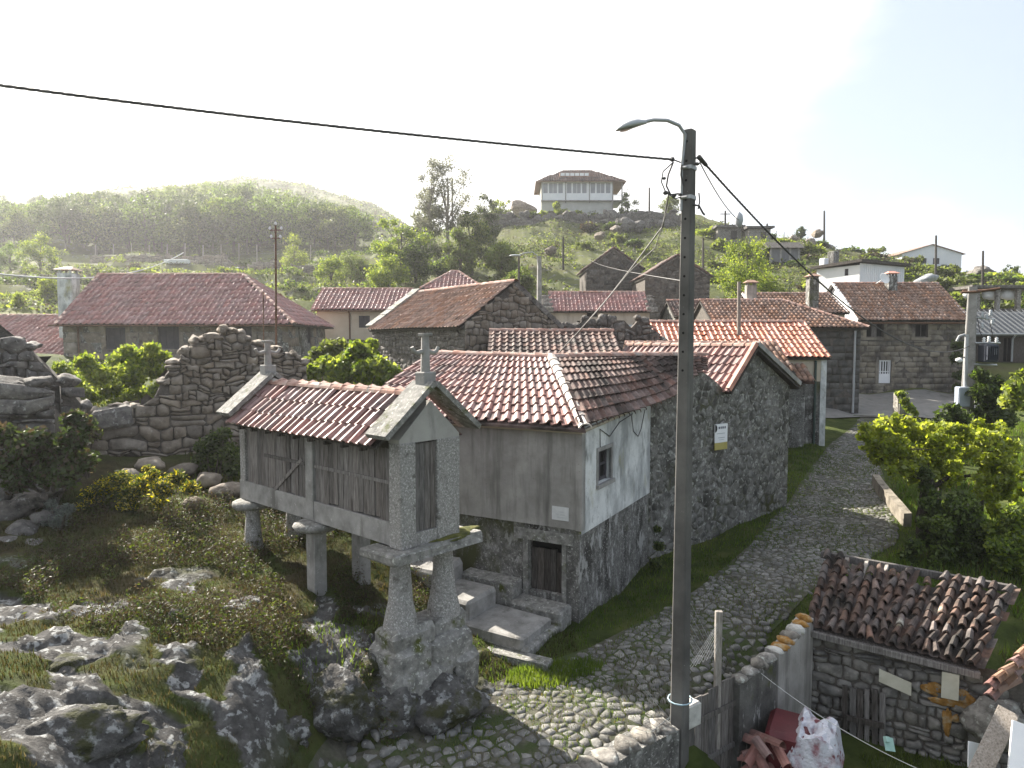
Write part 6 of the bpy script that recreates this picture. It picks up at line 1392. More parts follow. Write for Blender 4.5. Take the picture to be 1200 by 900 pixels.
b = MB(); b.tube([a, a + (pts[1] - a) * .22], [.035, .028], 8); b.tube([on_pole(8.28), a], .012, 5); b.obj('anchor_clamp', cable_m, o, world=True)
def wire(label, pts, r, m=cable_m, sag=0, name='wire', cat='cable'):
    b = MB(); b.tube(pts if len(pts) > 2 else sagline(pts[0], pts[1], sag), r, 5); q = Vector(pts[0]); b.shift(q); o = b.obj(name, m); o.location = q; return tag(o, label, cat)
wire('grey service cable hanging from the lamp pole down to the tiled roof', [W(784, 225, 9.66), W(777, 265, 10.4), W(747, 305, 11.8), (W(712, 350, 13.6)), W(677, 390, 15.6), W(655, 413, 16.7)], .013, grey_cable, name='service_cable')
wire('second thin cable looping beside the grey service cable', [W(784, 240, 9.66), W(768, 290, 10.6), W(738, 318, 12.0), W(707, 356, 13.8), W(676, 392, 15.7)], .007, grey_cable, name='service_cable')
wire('thin wire with a small grey junction bulb right of the lamp pole', sagline(W(820, 190, 9.66), W(866, 258, 15), .1, 8) + sagline(W(866, 258, 15), W(908, 330, 31), .4, 8)[1:], .009, grey_cable, name='service_cable')
k = MB(); k.lathe([(.01, -.16), (.07, -.10), (.095, 0), (.075, .11), (.02, .17)], 10); tag(k.obj('junction_bulb', lamp_grey), 'small grey bulb hanging on the thin wire right of the pole', 'junction bulb').location = W(866, 258, 15)
wire('thin pale wire crossing before the dark ruined barns', sagline(W(690, 304, 60), W(812, 331, 9.9), .15), .007, grey_cable)
wire('white corded line strung across the terraces on the far left', sagline(W(-20, 319, 28), W(215, 296, 62), 1.0), .04, mat('white_cord', [(.5,.5,.5), (.62,.62,.62)], 1.3, bump=0), name='corded_line', cat='line')
wire('thin white cord across the yard in front of the shed door', sagline(W(888, 786, 10.9), W(1085, 905, 9.3), .12), .006, mat('white_string', [(.45,.46,.44), (.55,.55,.53)], 9, bump=0), name='cord', cat='cord')
# loops of wire and brackets on the pole
b = MB()
lpn = [(789, 190), (783, 205), (781, 218), (786, 228), (796, 227)]
b.tube([W(x, y, 9.6) for x, y in lpn], .012, 6); b.tube([W(x + 1, y + 3, 9.55) for x, y in ((788, 187), (776, 198), (774, 210), (779, 222), (790, 230), (797, 228))], .009, 5); b.tube([W(x, y, 9.58) for x, y in ((799, 193), (798, 205), (801, 218))], .013, 6)
b.tube([W(x, y, 9.6) for x, y in ((818, 245), (820, 236), (819, 226))], .01, 5); b.tube([W(x, y, 9.6) for x, y in ((812, 240), (819, 241), (824, 250), (826, 252))], .014, 6); b.obj('jumper_wire', cable_m, LP, world=True)
for (x, y, r) in ((780, 226, .04), (790, 229, .035), (778, 209, .03), (797, 228, .03), (817, 192, .035)): k = MB(); vs, fs = noise_blob(W(x, y, 9.58), (r, r, r * .7), int(x), 2, .15); k.add(vs, fs, 0, True).obj('connector', cable_m, LP, world=True)
def lamp_post(label, px, pyt, pyb, Y, ax, w=.24):
    t_ = W(px, pyt, Y); q = W(px, pyb, Y); q.z = gz(q.x, q.y) - .3; t = thing('street_lamp', label, 'street lamp', tuple(q)); b = MB(); pole_mesh(b, q, t_, w * 1.4, w * 1.3, w, w * .9, .3); b.obj('pole', concrete, t, world=True)
    e = W(px - ax, pyt - 1, Y); b = MB(); b.tube([t_ - Vector((.1, 0, .5)), t_ + Vector((-.15, 0, .05)), t_ + Vector((-.45, 0, .25)), e + Vector((.3, 0, .12)), e], .04, 6); b.obj('lamp_arm', steel, t, world=True)
    b = MB(); vs, fs = noise_blob(e - Vector((.25, 0, .02)), (.4, .15, .08), 3, 2, .05); b.add(vs, fs, 0, True).obj('lamp_head', lamp_grey, t, world=True)
lamp_post('pale concrete street lamp behind the brown roofed rubble house', 632, 300, 348, 46, 24)
# transformer pole
qb, qt = W(1131, 520, 27.9), W(1140, 336, 27.8); qb.z = gz(qb.x, qb.y) - .3
TP = thing('transformer_pole', 'stout concrete pole carrying a transformer and insulators, right of the ashlar house', 'utility pole', tuple(qb))
b = MB(); pole_mesh(b, qb, qt, .52, .36, .30, .24, -.5); b.obj('pole', concrete, TP, world=True)
tw_ = lambda px, py, dy=0: W(px, py, 27.6 + dy)
b = MB(); b.tube([tw_(1126, 343), tw_(1144, 342), tw_(1172, 338)], .05, 4); b.tube([tw_(1128, 341, .5), tw_(1166, 340, .5)], .05, 4); b.obj('cross_arm', iron, TP, world=True)
b = MB(); b.tube([tw_(1143, 402), tw_(1172, 402)], .04, 4); b.tube([tw_(1142, 427), tw_(1168, 428)], .05, 4); b.tube([tw_(1144, 372), tw_(1166, 374)], .035, 4); b.obj('bracket', steel, TP, world=True)
k = MB(); c_ = tw_(1158, 414, -.1); k.rbox(c_ - Vector((.27, .25, .36)), c_ + Vector((.27, .25, .36)), .006, bev=.1)
for i in range(6): k.box(c_ + Vector((-.24 + i * .08, -.33, -.25)), c_ + Vector((-.21 + i * .08, -.25, .28)))
k.obj('transformer', mat('dark_blue_steel', [(.03,.036,.05), (.045,.05,.065)], 3, rough=.5, bump=0), TP, world=True)
for x, y in ((1153, 398), (1159, 397), (1168, 398), (1151, 368), (1156, 371), (1161, 366), (1163, 376), (1151, 381)): k = MB(); k.lathe([(.035, -.14), (.075, -.11), (.04, -.08), (.075, -.04), (.04, 0), (.065, .05), (.03, .1)], 8, tw_(x, y)); k.obj('insulator', porcelain if y > 390 else lamp_grey, TP, world=True)
k = MB(); c_ = tw_(1166, 412, -.35); k.box(c_ - Vector((.07, .02, .12)), c_ + Vector((.07, .02, .12))); k.obj('plate', white_frame, TP, world=True)
b = MB(); b.tube([tw_(1121, 400), tw_(1124, 394), tw_(1130, 392), tw_(1134, 396)], .05, 6); b.tube([tw_(1133, 392), tw_(1132, 420), tw_(1131, 470)], .07, 7); b.obj('conduit', pvc, TP, world=True)
b = MB(); vs, fs = noise_blob(tw_(1124, 422), (.14, .14, .1), 8, 2, .1); b.add(vs, fs, 0, True).obj('floodlight', white_frame, TP, world=True)
b = MB(); b.tube([tw_(1124, 420), tw_(1133, 418)], .025, 5); b.tube([tw_(1145, 370), tw_(1148, 388), tw_(1152, 396)], .015, 5); b.tube([tw_(1160, 378), tw_(1163, 392), tw_(1167, 396)], .015, 5); b.obj('jumper_wire', cable_m, TP, world=True)
k = MB(); k.rbox(tw_(1128, 462) - Vector((.28, .22, .5)), tw_(1128, 462) + Vector((.2, .1, .3)), .006); k.obj('meter_box', mat('bluish_box', [(.28,.32,.38), (.34,.38,.44)], 3, bump=0), TP, world=True)
for i, (dx, py) in enumerate(((0, 340), (1, 342))): pass
# thin masts and posts, each where it stands
def mast(label, px, pyt, pyb, Y, r, m=wood_dark, cat='post', name='post', arms=(), group=None, ground=True):
    t_, q = W(px, pyt, Y), W(px, pyb, Y)
    if ground: q.z = gz(q.x, q.y) - .2
    t = thing(name, label, cat, tuple(q), 0, group); b = MB(); b.tube([q, t_], [r * 1.15, r * .85], 7); b.obj('shaft', m, t, world=True)
    for (dz, w) in arms: b = MB(); b.tube([t_ + Vector((-w, 0, dz)), t_ + Vector((w, 0, dz))], r * .5, 5); b.obj('cross_arm', m, t, world=True)
    return t
am = mast('thin rusty antenna mast with small insulators in front of the pink hipped roof', 323, 264, 445, 22, .035, iron, 'antenna mast', 'antenna_mast', ((-.15, .18), (-.4, .14)))
for dx, dz in ((-.18, -.1), (.18, -.1), (-.14, -.36), (.14, -.36), (0, .05)): k = MB(); k.lathe([(.02, -.04), (.05, 0), (.02, .06)], 7, tuple(W(323, 264, 22) + Vector((dx, 0, dz)))); k.obj('insulator', porcelain, am, world=True)
mast('thinner rusty rod standing left of the antenna mast', 308.5, 342, 445, 21.5, .018, iron, 'rod', 'metal_rod')
mast('pale timber post rising from the bright orange roof', 866, 330, 405, 31, .085, wood_pale, 'post', 'utility_post', ground=False)
for a in ((660, 277, 330, 78, 'dark leaning post in the meadow below the villa'), (608, 300, 335, 60, 'thin dark post left of the pale street lamp'), (530, 209, 240, 150, 'post on the ridge between the tall eucalyptus and the villa'), (761, 220, 252, 135, 'post on the skyline right of the villa'), (850, 247, 272, 110, 'post with a small cross arm above the stone huts'), (966, 247, 292, 125, 'tall post on the skyline above the flat roofed house'), (1097, 276, 325, 78, 'dark tall pole in front of the white gabled house'), (1152, 294, 345, 66, 'dark pole rising behind the transformer pole'), (824, 279, 330, 70, 'post on the meadow just right of the lamp pole'), (899, 262, 285, 118, 'short post beyond the stone huts on the slope')):
    mast(a[4], a[0], a[1], a[2], a[3], .0013 * a[3] + .02, wood_dark, arms=((-.5, .8),) if a[0] == 850 else ())
for i in range(14): mast(['first', 'second', 'third', 'fourth', 'fifth', 'sixth', 'seventh', 'eighth', 'ninth', 'tenth', 'eleventh', 'twelfth', 'thirteenth', 'last'][i] + ' thin skyline fence stake counted rightwards from the lamp pole', 826 + i * 9.3, 255 + i * 1.7, 272, 128, .07, wood_dark, 'fence stake', 'fence_stake', group='fence stakes on the skyline')
for i in range(13): mast(['first', 'second', 'third', 'fourth', 'fifth', 'sixth', 'seventh', 'eighth', 'ninth', 'tenth', 'eleventh', 'twelfth', 'last'][i] + ' pale stake from the left in the fence below the wood', 112 + i * 21, 287 - (i % 3), 305, 122, .09, wood_pale, 'fence stake', 'fence_stake', group='fence stakes below the wood')
# far stone huts and a granary on the slope
def hut(label, px0, px1, pyt, pyb, Y, dep=3): 
    a, c = W(px0, pyb, Y), W(px1, pyb, Y); t = thing('stone_hut', label, 'hut', (a.x, Y, a.z)); w = c.x - a.x; h = zat(pyt, Y) - a.z
    k = MB(); k.rbox((0, 0, -1), (w, dep, h), .05, bev=.03); k.obj('wall', granite, t); k = MB(); k.rbox((-.4, -.5, h + .02), (w + .4, dep + .4, h + .35), .04); k.obj('roof', granite_dark, t)
    k = MB(); k.box((w * .55, -.03, -.2), (w * .8, .05, h * .7)); k.obj('door', wood_dark, t)
hut('small flat roofed stone hut on the slope, left one of a pair', 841, 869, 267, 279, 100); hut('small flat roofed stone hut on the slope, right one of a pair', 877, 903, 268, 281, 98)
a = W(902, 307, 88); t = thing('distant_granary', 'distant granary with grey slatted sides raised on stone legs', 'granary', tuple(a)); w = W(937, 307, 88).x - a.x
k = MB(); k.box((0, 0, 0), (w, 2, 1.7)); k.obj('body', mat('bluish_slats', [(.13,.13,.14), (.19,.19,.20)], 2, stretch=(6, 6, .5), bump=.2), t)
for x in (0, w * .33, w * .64, w - .25): k = MB(); k.box((x, -.06, -.1), (x + .25, 2.05, 1.75)); k.obj('post', concrete, t)
for x in (w * .05, w * .45, w * .85):
    for y in (.1, 1.6): k = MB(); k.box((x, y, -2.2), (x + .35, y + .35, -.1)); k.obj('leg', granite, t)
k = MB(); k.add([(-.4, -.5, 1.72), (w + .4, -.5, 1.72), (w + .4, 1, 2.6), (-.4, 1, 2.6), (w + .4, 2.5, 1.72), (-.4, 2.5, 1.72)], [[0, 1, 2, 3], [3, 2, 4, 5], [0, 3, 5], [1, 4, 2]]); k.obj('roof', granite_dark, t)
# open stone shelter with white tanks behind the transformer pole
a = W(1141, 363, 58); t = thing('stone_shelter', 'open stone shelter with pillars and a slab roof holding white tanks', 'shelter', tuple(a))
for i, x in enumerate((.2, 1.9, 3.6, 5.4, 7.0)): k = MB(); k.rbox((x, 0, -.6), (x + .35, .35, 1.75), .02); k.obj('pillar', granite, t)
k = MB(); k.rbox((-.5, -.5, 1.76), (8, 2.6, 2.0), .04); k.obj('roof_slab', granite_dark, t); k = MB(); k.rbox((-.3, .5, -1.2), (8, 2.4, .15), .06); k.obj('base', granite_dark, t)
for i, (px, lab) in enumerate(((1138, 'white tank half hidden by the transformer pole, under the stone shelter'), (1160, 'white tank between two pillars of the stone shelter'), (1181, 'white tank at the right end of the stone shelter'))):
    k = MB(); k.lathe([(.02, -.62), (.2, -.6), (.38, -.42), (.42, 0), (.38, .42), (.2, .6), (.02, .62)], 14); o = tag(k.obj('tank', white_frame), lab, 'tank'); o.location = W(px, 345.5, 58.9); o.rotation_euler = (0, PI / 2 + .1, .0)
vs, fs = noise_blob((0, 0, 0), (1.5, .8, .5), 6, 3, .3); o = tag(MB().add(vs, fs, 0, True).obj('tarpaulin_heap', mat('grey_tarpaulin', [(.2,.21,.22), (.34,.36,.37)], 3, bump=.3)), 'grey tarpaulin heap on the slope behind the tall ashlar house', 'tarpaulin'); o.location = W(1086, 327, 74); o.rotation_euler = (0, -.3, .2)
# curved garden wall right of the lane
pts = [W(1026, 556, 23.2), W(1033, 566, 21.9), W(1044, 579, 20.7), W(1054, 590, 19.8), W(1064, 602, 19.1)]
simple_wall('garden_wall', 'curved low concrete garden wall beside the vine', pts, [gz(p.x, p.y) - .3 for p in pts], .2, mat('buff_concrete', [(.13,.115,.092), (.21,.185,.15), (.28,.25,.205)], 3, spots=[(3, .54, .68, (.09,.08,.062), (1.5, 1.5, .4)), (1.4, .6, .7, MOSS, None)], bump=.4, bsc=30))
k = MB(); k.rbox((-.28, -.25, -.4), (.28, .25, .75), .02); o = tag(k.obj('stone_post', granite), 'short stone post with a sprig of vine by the forecourt', 'post'); o.location = W(1056, 478, 33)
for i, (px, py, Y, rz, lab) in enumerate(((845, 638, 19.6, .5, 'leaning heap of red roof tiles against the rubble house wall'), (855, 625, 20.2, .8, 'darker pile of roof tiles in the grass along the rubble house wall'))):
    t = thing('tile_stack', lab, 'tile stack', tuple(W(px, py + 8, Y)), rz)
    for j in range(22): o = link('tile', cm if i == 0 else cm2, t); o.location = (random.uniform(-.35, .35) * (1 + i), random.uniform(-.25, .25), .05 + (j // 5) * .07); o.rotation_euler = (random.uniform(-.3, .3), random.uniform(-.3, .3), random.choice((0, 1.57)) + random.uniform(-.3, .3))
# ---------------------------------------------------------------- rocks
def boulder(label, px, py, Y, r, seed, m=None, group=None, name='boulder', rz=0, sub=4, amp=.35, on_ground=False):
    p = W(px, py, Y)
    if on_ground: p.z = gz(p.x, p.y) + r[2] * .25
    if sub == 4: p.z -= r[2] * .3
    vs, fs = noise_blob((0, 0, 0), r, seed, 5 if sub == 4 else sub, amp, 1.4, .26 if sub == 4 else .15); o = tag(MB().add(vs, fs, 0, True).obj(name, m or rock_m), label, 'rock', group); o.location = p; o.rotation_euler = (0, 0, rz); return o
for k, (px, py, Y, r, lab) in enumerate((
    (395, 805, 9.75, (.62, .5, .55), 'broad lichen grey outcrop in the middle, below the granary legs'), (455, 808, 10.0, (.75, .5, .5), 'pale outcrop lump under the foundation of the granary legs'),
    (320, 842, 9.0, (.5, .42, .42), 'rounded outcrop left of the broad lichen outcrop'), (252, 866, 8.2, (.4, .36, .3), 'pale knobbly rock near the bottom edge, left of the lane'),
    (180, 880, 7.6, (.5, .4, .34), 'grey rock at the bottom edge between the white ledge and the knobbly rock'), (60, 850, 7.1, (.9, .55, .32), 'large white lichened ledge in the bottom left corner'),
    (75, 770, 8.5, (.6, .42, .2), 'flat pale rock showing through the turf above the corner ledge'), (520, 812, 10.15, (.7, .42, .42), 'low mossy rock at the edge of the cobbles'),
    (378, 722, 11.1, (.34, .3, .16), 'small speckled rock under the square granary leg'), (330, 692, 12.0, (.42, .3, .22), 'mottled rock just left of the square granary leg'),
    (235, 710, 10.9, (.3, .22, .13), 'whitish stone lying in the brown bracken'), (148, 690, 11.3, (.3, .25, .12), 'twin white stones in the grass at the left of the bracken'),
    (143, 750, 9.6, (.28, .2, .2), 'upright jagged stone in the turf below the bracken'), (52, 706, 10.9, (.34, .25, .14), 'grey stone in the turf near the left edge'),
    (70, 648, 12.7, (.85, .5, .22), 'smooth sloping slab of rock near the left edge under the silvery shrub'), (8, 696, 11.0, (.35, .3, .16), 'pale stone cut by the left edge of the view'), (430, 760, 10.4, (.55, .4, .3), 'rough outcrop joining the granary foundation'), (520, 775, 10.75, (.42, .35, .3), 'mossy rock under the corner of the granary foundation'), (560, 800, 11.0, (.35, .3, .2), 'small mossy rock at the grass verge by the slab steps'))):
    boulder(lab, px, py + 10, Y, r, k + 3, rz=k * 1.3 if k not in (1, 7) else .4)
rr = random.Random(5)
for k, (px, py, Y, s, lab) in enumerate(((8, 600, 14.0, .5, 'flat topped block of the rubble heap at the left edge'), (35, 588, 14.3, .42, 'grey block in the middle of the rubble heap'), (58, 572, 14.8, .45, 'pale slab on top of the rubble heap'), (25, 622, 13.4, .4, 'dark block at the foot of the rubble heap'), (60, 605, 13.8, .36, 'rounded block beside the silvery shrub'), (40, 640, 13.0, .3, 'leaning pale stone under the rubble heap'), (5, 640, 13.0, .4, 'lowest block of the rubble heap at the left edge'), (75, 560, 15.2, .38, 'squared block behind the rubble heap'),
        (175, 545, 16.8, .4, 'fallen block against the foot of the ruined wall'), (215, 550, 17.0, .34, 'rounded fallen stone under the ruined wall'), (245, 562, 16.4, .36, 'pale fallen stone near the granary end wall'), (268, 575, 15.8, .42, 'long fallen stone beside the far granary leg'), (150, 556, 16.2, .3, 'small fallen stone behind the yellow broom'), (225, 590, 15.2, .28, 'stone lying right of the yellow broom'))):
    boulder(lab, px, py, Y, (s, s * .75, s * .5), k + 40, granite_dark if k < 8 else granite_warm, 'fallen stones around the ruin', 'fallen_stone', rr.uniform(0, 6), 3, .25)
for k, (px, py, Y, s, lab) in enumerate(((733, 262, 108, 2.4, 'largest grey boulder by the end of the villa retaining wall'), (722, 268, 106, 1.5, 'smaller boulder left of the largest hillside boulder'), (703, 275, 100, 1.2, 'grey boulder in the meadow below the villa'), (748, 264, 108, 1.6, 'boulder right of the largest hillside boulder'), (612, 242, 135, 3.2, 'dark rock mass on the ridge left of the villa'), (645, 292, 92, 1.3, 'boulder low on the meadow beneath the villa'), (776, 262, 112, 1.6, 'boulder just left of the lamp pole on the hill'),
        (948, 283, 118, 1.7, 'pale boulder right of the distant granary'), (958, 272, 126, 1.5, 'round boulder standing on the skyline'), (985, 297, 120, 1.9, 'dark boulder on the right hand ridge'), (1008, 303, 118, 1.7, 'dark boulder further down the right hand ridge'), (1030, 306, 116, 2.0, 'long rock on the ridge above the flat roofed house'), (972, 290, 112, 1.2, 'boulder on the slope under the tall skyline post'), (930, 278, 120, 1.2, 'boulder above the distant granary roof'), (1046, 318, 100, 1.3, 'boulder left of the white gabled house'), (1150, 318, 100, 2.2, 'squarish rock at the right end of the ridge'), (905, 291, 96, .9, 'small boulder by the left of the distant granary'))):
    boulder(lab, px, py, Y, (s * .75, s * .65, s * .55), k + 70, granite_warm if k % 3 else granite_dark, None, 'boulder', k, 4, .4)

# ---------------------------------------------------------------- trees and shrubs
def wcl(pts, Y, dY=.5, seed=1):
    """clumps (px, py, r_px) at distance Y"""
    r = random.Random(seed); out = []
    for px, py, rp in pts:
        y = Y + r.uniform(-dY, dY); p = W(px, py, y); out.append((p.x, p.y, p.z, rp / FPX * y))
    return out
fig = [(72,432,12),(85,448,16),(100,425,14),(115,440,18),(95,468,15),(130,455,18),(140,425,16),(155,440,20),(170,420,17),(183,435,14),(160,465,18),(185,458,12),(140,475,14),(75,462,12),(190,418,10),(176,474,14),(112,462,14),(150,412,11),(178,408,10),(70,478,10)]
make_bush('fig_bush', 'big sunlit yellow green bush growing behind the low part of the ruined wall', 'bush', wcl(fig, 19.9, .7, 2), lf_bright, 18000, .06, 3, m2=lf_mid, frac=.25, stems=0, shell=.3, loc=tuple(W(130, 520, 19.9)))
fig = [(365,436,12),(380,428,13),(395,432,14),(412,424,16),(430,418,14),(445,428,13),(460,438,12),(470,446,8),(425,436,16),(400,444,13),(440,444,12),(418,408,10),(436,404,8)]
make_bush('fig_tree', 'layered bright green fig between the pink roofed house and the rubble house', 'tree', wcl(fig, 22.5, .8, 3), lf_bright, 9000, .085, 4, m2=lf_mid, frac=.25, aspect=.8, loc=tuple(W(415, 480, 22.5)))
make_bush('shrub', 'dull olive rounded shrub left of the layered fig', 'shrub', wcl([(372,415,10),(385,408,11),(398,405,10),(408,410,9),(390,418,10),(362,424,8)], 25, .6, 4), lf_olive, 3500, .08, 5, loc=tuple(W(388, 460, 25)))
br = [(95,600,14),(110,580,15),(125,570,15),(140,563,16),(155,575,16),(172,566,16),(190,572,15),(205,562,14),(222,572,12),(150,590,15),(120,600,14),(92,615,10),(185,588,12),(172,548,6),(180,555,9)]
make_bush('broom', 'broom bush covered in yellow flowers in front of the ruined wall', 'shrub', wcl(br, 14.6, .5, 5), lf_broom, 12000, .04, 6, m2=lf_yellow, frac=.30, aspect=.4, stems=0, shell=.35, loc=tuple(W(150, 615, 14.6)))
make_bush('shrub', 'small silvery grey shrub beside the rubble heap', 'shrub', wcl([(60,600,10),(72,604,11),(52,610,9),(68,612,10),(80,596,8),(60,590,7)], 13.6, .3, 6), lf_silver, 2600, .04, 7, aspect=.25, loc=tuple(W(65, 622, 13.6)))
make_bush('bramble', 'dark tangled bramble at the foot of the slab-topped ruin wall', 'shrub', wcl([(15,540,22),(40,520,24),(65,530,22),(85,515,18),(95,540,18),(55,555,18),(20,565,16),(85,490,12),(75,560,16),(100,500,10),(5,510,16)], 13.9, .4, 7), lf_dark, 9000, .06, 8, m2=lf_dry, frac=.3, loc=tuple(W(55, 575, 13.9)))
make_bush('shrub', 'pale topped dry shrub before the low ruined wall', 'shrub', wcl([(92,488,9),(102,496,10),(85,500,9),(110,508,10),(97,512,12)], 15.9, .3, 8), lf_olive, 2200, .05, 9, m2=lf_dry, frac=.5, loc=tuple(W(97, 560, 15.9)))
make_bush('shrub', 'dark creeping shrub against the ruined wall left of the granary', 'shrub', wcl([(240,525,13),(255,515,14),(268,530,14),(250,545,13),(272,550,11),(258,565,11),(235,540,10),(262,508,9)], 17.2, .3, 9), lf_dark, 5000, .05, 10, m2=lf_mid, frac=.2, loc=tuple(W(255, 575, 17.2)))
# eucalyptus and the dark grove around it
def px_tree(name, label, cat, px, pyt, pyb, wpx, Y, m, n, size, seed, tr=.15, tm=None, group=None, **kw):
    q = W(px, pyb, Y); q.z = gz(q.x, q.y); h = zat(pyt, Y) - q.z; rx = wpx / 2 / FPX * Y
    kw['nc'] = int(kw.pop('nc', 18) * 1.6); kw['rc'] = kw.pop('rc', .36) * .88; kw['shell'] = .2
    if name in ('tree', 'small_tree', 'round_tree'): kw['rz'] = h * .52; kw['cz'] = h * .5; kw['low'] = -1.0; kw['rc'] = max(kw['rc'], .36 if rx > 2 else .55)
    return make_tree(name, label, cat, tuple(q), h, rx, kw.pop('rz', min(h * .42, rx * 1.5)), m, int(n * 2.6), size * .58, seed, tr, tm, group, **kw)
px_tree('eucalyptus', 'tallest eucalyptus with a thin greyish crown and two pale trunks in the grove', 'tree', 525, 178, 335, 52, 76, lf_euc, 2300, .17, 21, .2, bark_pale, rz=4.6, rc=.46, nc=22, shell=.3)
px_tree('eucalyptus', 'second slender eucalyptus with a pale trunk just left of the tallest', 'tree', 504, 190, 335, 38, 76, lf_euc, 1500, .17, 22, .18, bark_pale, rz=4.2, rc=.46, nc=18, shell=.3)
for a in ((470, 243, 328, 58, 72, lf_mid, 'leafy green tree with a sunlit left side, left of the eucalyptus grove', lf_bright), (500, 232, 330, 34, 79, lf_dark, 'dark bushy tree behind the leafy tree in the grove', lf_euc), (553, 245, 332, 40, 74, lf_dark, 'dark ivy clad tree right of the eucalyptus trunks', lf_olive), (570, 228, 300, 30, 84, lf_euc, 'thin greyish tree on the right fringe of the grove', lf_dark), (540, 268, 335, 30, 71, lf_olive, 'yellowish low tree in front of the ivy clad tree', lf_mid), (588, 288, 338, 36, 70, lf_mid, 'rounded green bush tree at the right foot of the grove', lf_olive), (455, 300, 335, 40, 66, lf_bright, 'pale sunlit low tree at the left foot of the grove', lf_mid), (520, 300, 338, 40, 73, lf_dark, 'low dark thicket tree between the eucalyptus trunks', lf_mid), (487, 285, 336, 34, 70, lf_dark, 'dense dark tree in the middle of the grove', lf_mid), (610, 318, 348, 30, 62, lf_olive, 'small shrubby tree under the street lamp arm', lf_mid)):
    px_tree('tree', a[6], 'tree', a[0], a[1], a[2], a[3], a[4], a[5], 2600, .19, int(a[0]), .16, m2=a[7], nc=18)
px_tree('round_tree', 'round leafy tree, bright on its left, behind the orange roof', 'tree', 877, 279, 352, 76, 58, lf_bright, 6500, .14, 61, .2, m2=lf_mid, nc=26, rc=.34)
px_tree('tree', 'dark round tree just right of the hill villa', 'tree', 736, 228, 256, 22, 118, lf_dark, 1200, .26, 62, .2, m2=lf_mid)
px_tree('tree', 'small pale tree further right of the hill villa', 'tree', 785, 232, 256, 20, 118, lf_olive, 900, .24, 63, .15)
px_tree('tree', 'sunlit bush tree on the wall left of the hill villa', 'tree', 586, 232, 258, 30, 118, lf_bright, 1400, .26, 64, .2, m2=lf_olive)
px_tree('tree', 'small tree against the front wall of the hill villa', 'tree', 652, 236, 254, 9, 117, lf_bright, 500, .2, 65, .08)
px_tree('tree', 'lone dark bush tree on the right hand skyline', 'tree', 938, 266, 284, 10, 130, lf_dark, 500, .25, 66, .15)
px_tree('tree', 'low dark tree at the right end of the ridge', 'tree', 1184, 308, 332, 17, 96, lf_dark, 700, .2, 67, .15)
px_tree('small_tree', 'small round sunlit tree on the left terraces', 'tree', 48, 277, 318, 40, 95, lf_bright, 2200, .19, 68, .14, m2=lf_mid)
px_tree('small_tree', 'little pale tree on the terraces beside the white chimney', 'tree', 57, 328, 362, 24, 58, lf_bright, 1200, .13, 69, .08, m2=lf_olive)
px_tree('small_tree', 'pale green tree on the terraces right of the pink roof', 'tree', 345, 280, 318, 30, 95, lf_olive, 1500, .19, 70, .14, m2=lf_bright)
px_tree('small_tree', 'small light tree at the right end of the terraces', 'tree', 388, 300, 334, 30, 78, lf_bright, 1500, .17, 71, .12, m2=lf_mid)
px_tree('small_tree', 'low bushy tree on the terrace below the wood', 'tree', 12, 288, 322, 34, 98, lf_mid, 1500, .2, 72, .14)
px_tree('small_tree', 'bright sapling on the terrace near the left edge', 'tree', 24, 345, 366, 18, 52, lf_bright, 900, .12, 73, .06)
px_tree('small_tree', 'small olive tree on the terraces left of the grove', 'tree', 412, 296, 330, 34, 82, lf_olive, 1500, .18, 74, .12, m2=lf_mid)
# wood on the hill at the left: three templates, then copies
wt = []
for k, (m, m2, h, rx) in enumerate(((lf_mid, lf_dark, 10, 4.2), (lf_dark, lf_olive, 11.5, 4.0), (lf_dark, lf_dark, 10.5, 4.6), (lf_olive, lf_mid, 9.5, 4.4))):
    wt.append(make_tree('wood_tree', 'x', 'tree', (0, 0, 0), h, rx, h * .42, m, 4200, .25, 80 + k, .2, bark, 'trees of the hilltop wood', m2=m2, nc=26, cz=h * .57, shell=.25, rc=.40))
rr = random.Random(9); spots = []
def wood_top(px): return float(np.interp(px, [-90, -10, 5, 20, 40, 60, 110, 150, 180, 215, 245, 300, 340, 370, 420], [232, 235, 228, 247, 238, 236, 226, 231, 229, 220, 216, 219, 230, 236, 246]))
for row, (Y, step) in enumerate(((137, 19), (150, 18), (166, 18), (184, 18), (204, 18), (224, 18))):
    px = -70 + (row % 2) * 9
    while px < 418 - row * 3:
        y = Y + rr.uniform(-6, 6); x = (px + rr.uniform(-5, 5) - 600) / FPX * y; z = gz(x, y); spots.append((x, y, z, px, row)); px += step * rr.uniform(.8, 1.25)
k = 0; first = [True] * len(wt)
for (x, y, z, px, row) in spots:
    top = zat(wood_top(px), y); h0 = (10, 11.5, 10.5, 9.5)
    j = rr.choices((0, 1, 2, 3), (3, 3, 2, 2))[0]; want = top - z
    hh = min(max(want, 6.0), 13.5) * rr.uniform(.88, 1.06)
    if row < 3: hh = min(hh, 10.5)
    if want < 3.5: continue
    o = wt[j] if first[j] else copy_tree(wt[j]); first[j] = False
    s = hh / h0[j]; o.location = (x, y, z); o.rotation_euler = (0, 0, rr.uniform(0, 6.28)); o.scale = (s * rr.uniform(.85, 1.15), s * rr.uniform(.85, 1.15), s)
    edge = ('front edge of the wood', 'second row of the wood', 'middle of the wood', 'upper middle of the wood', 'upper part of the wood', 'skyline of the wood')[row]
    o['label'] = ('mid green', 'tall fresh green', 'dark green', 'pale olive green')[j] + ' tree in the ' + edge + ', ' + [n for lim, n in ((30, 'left end'), (90, 'left of the white chimney'), (160, 'over the chimney'), (230, 'over the pink roof'), (300, 'left of the mast'), (350, 'right of the mast'), (999, 'right end')) if px < lim][0]
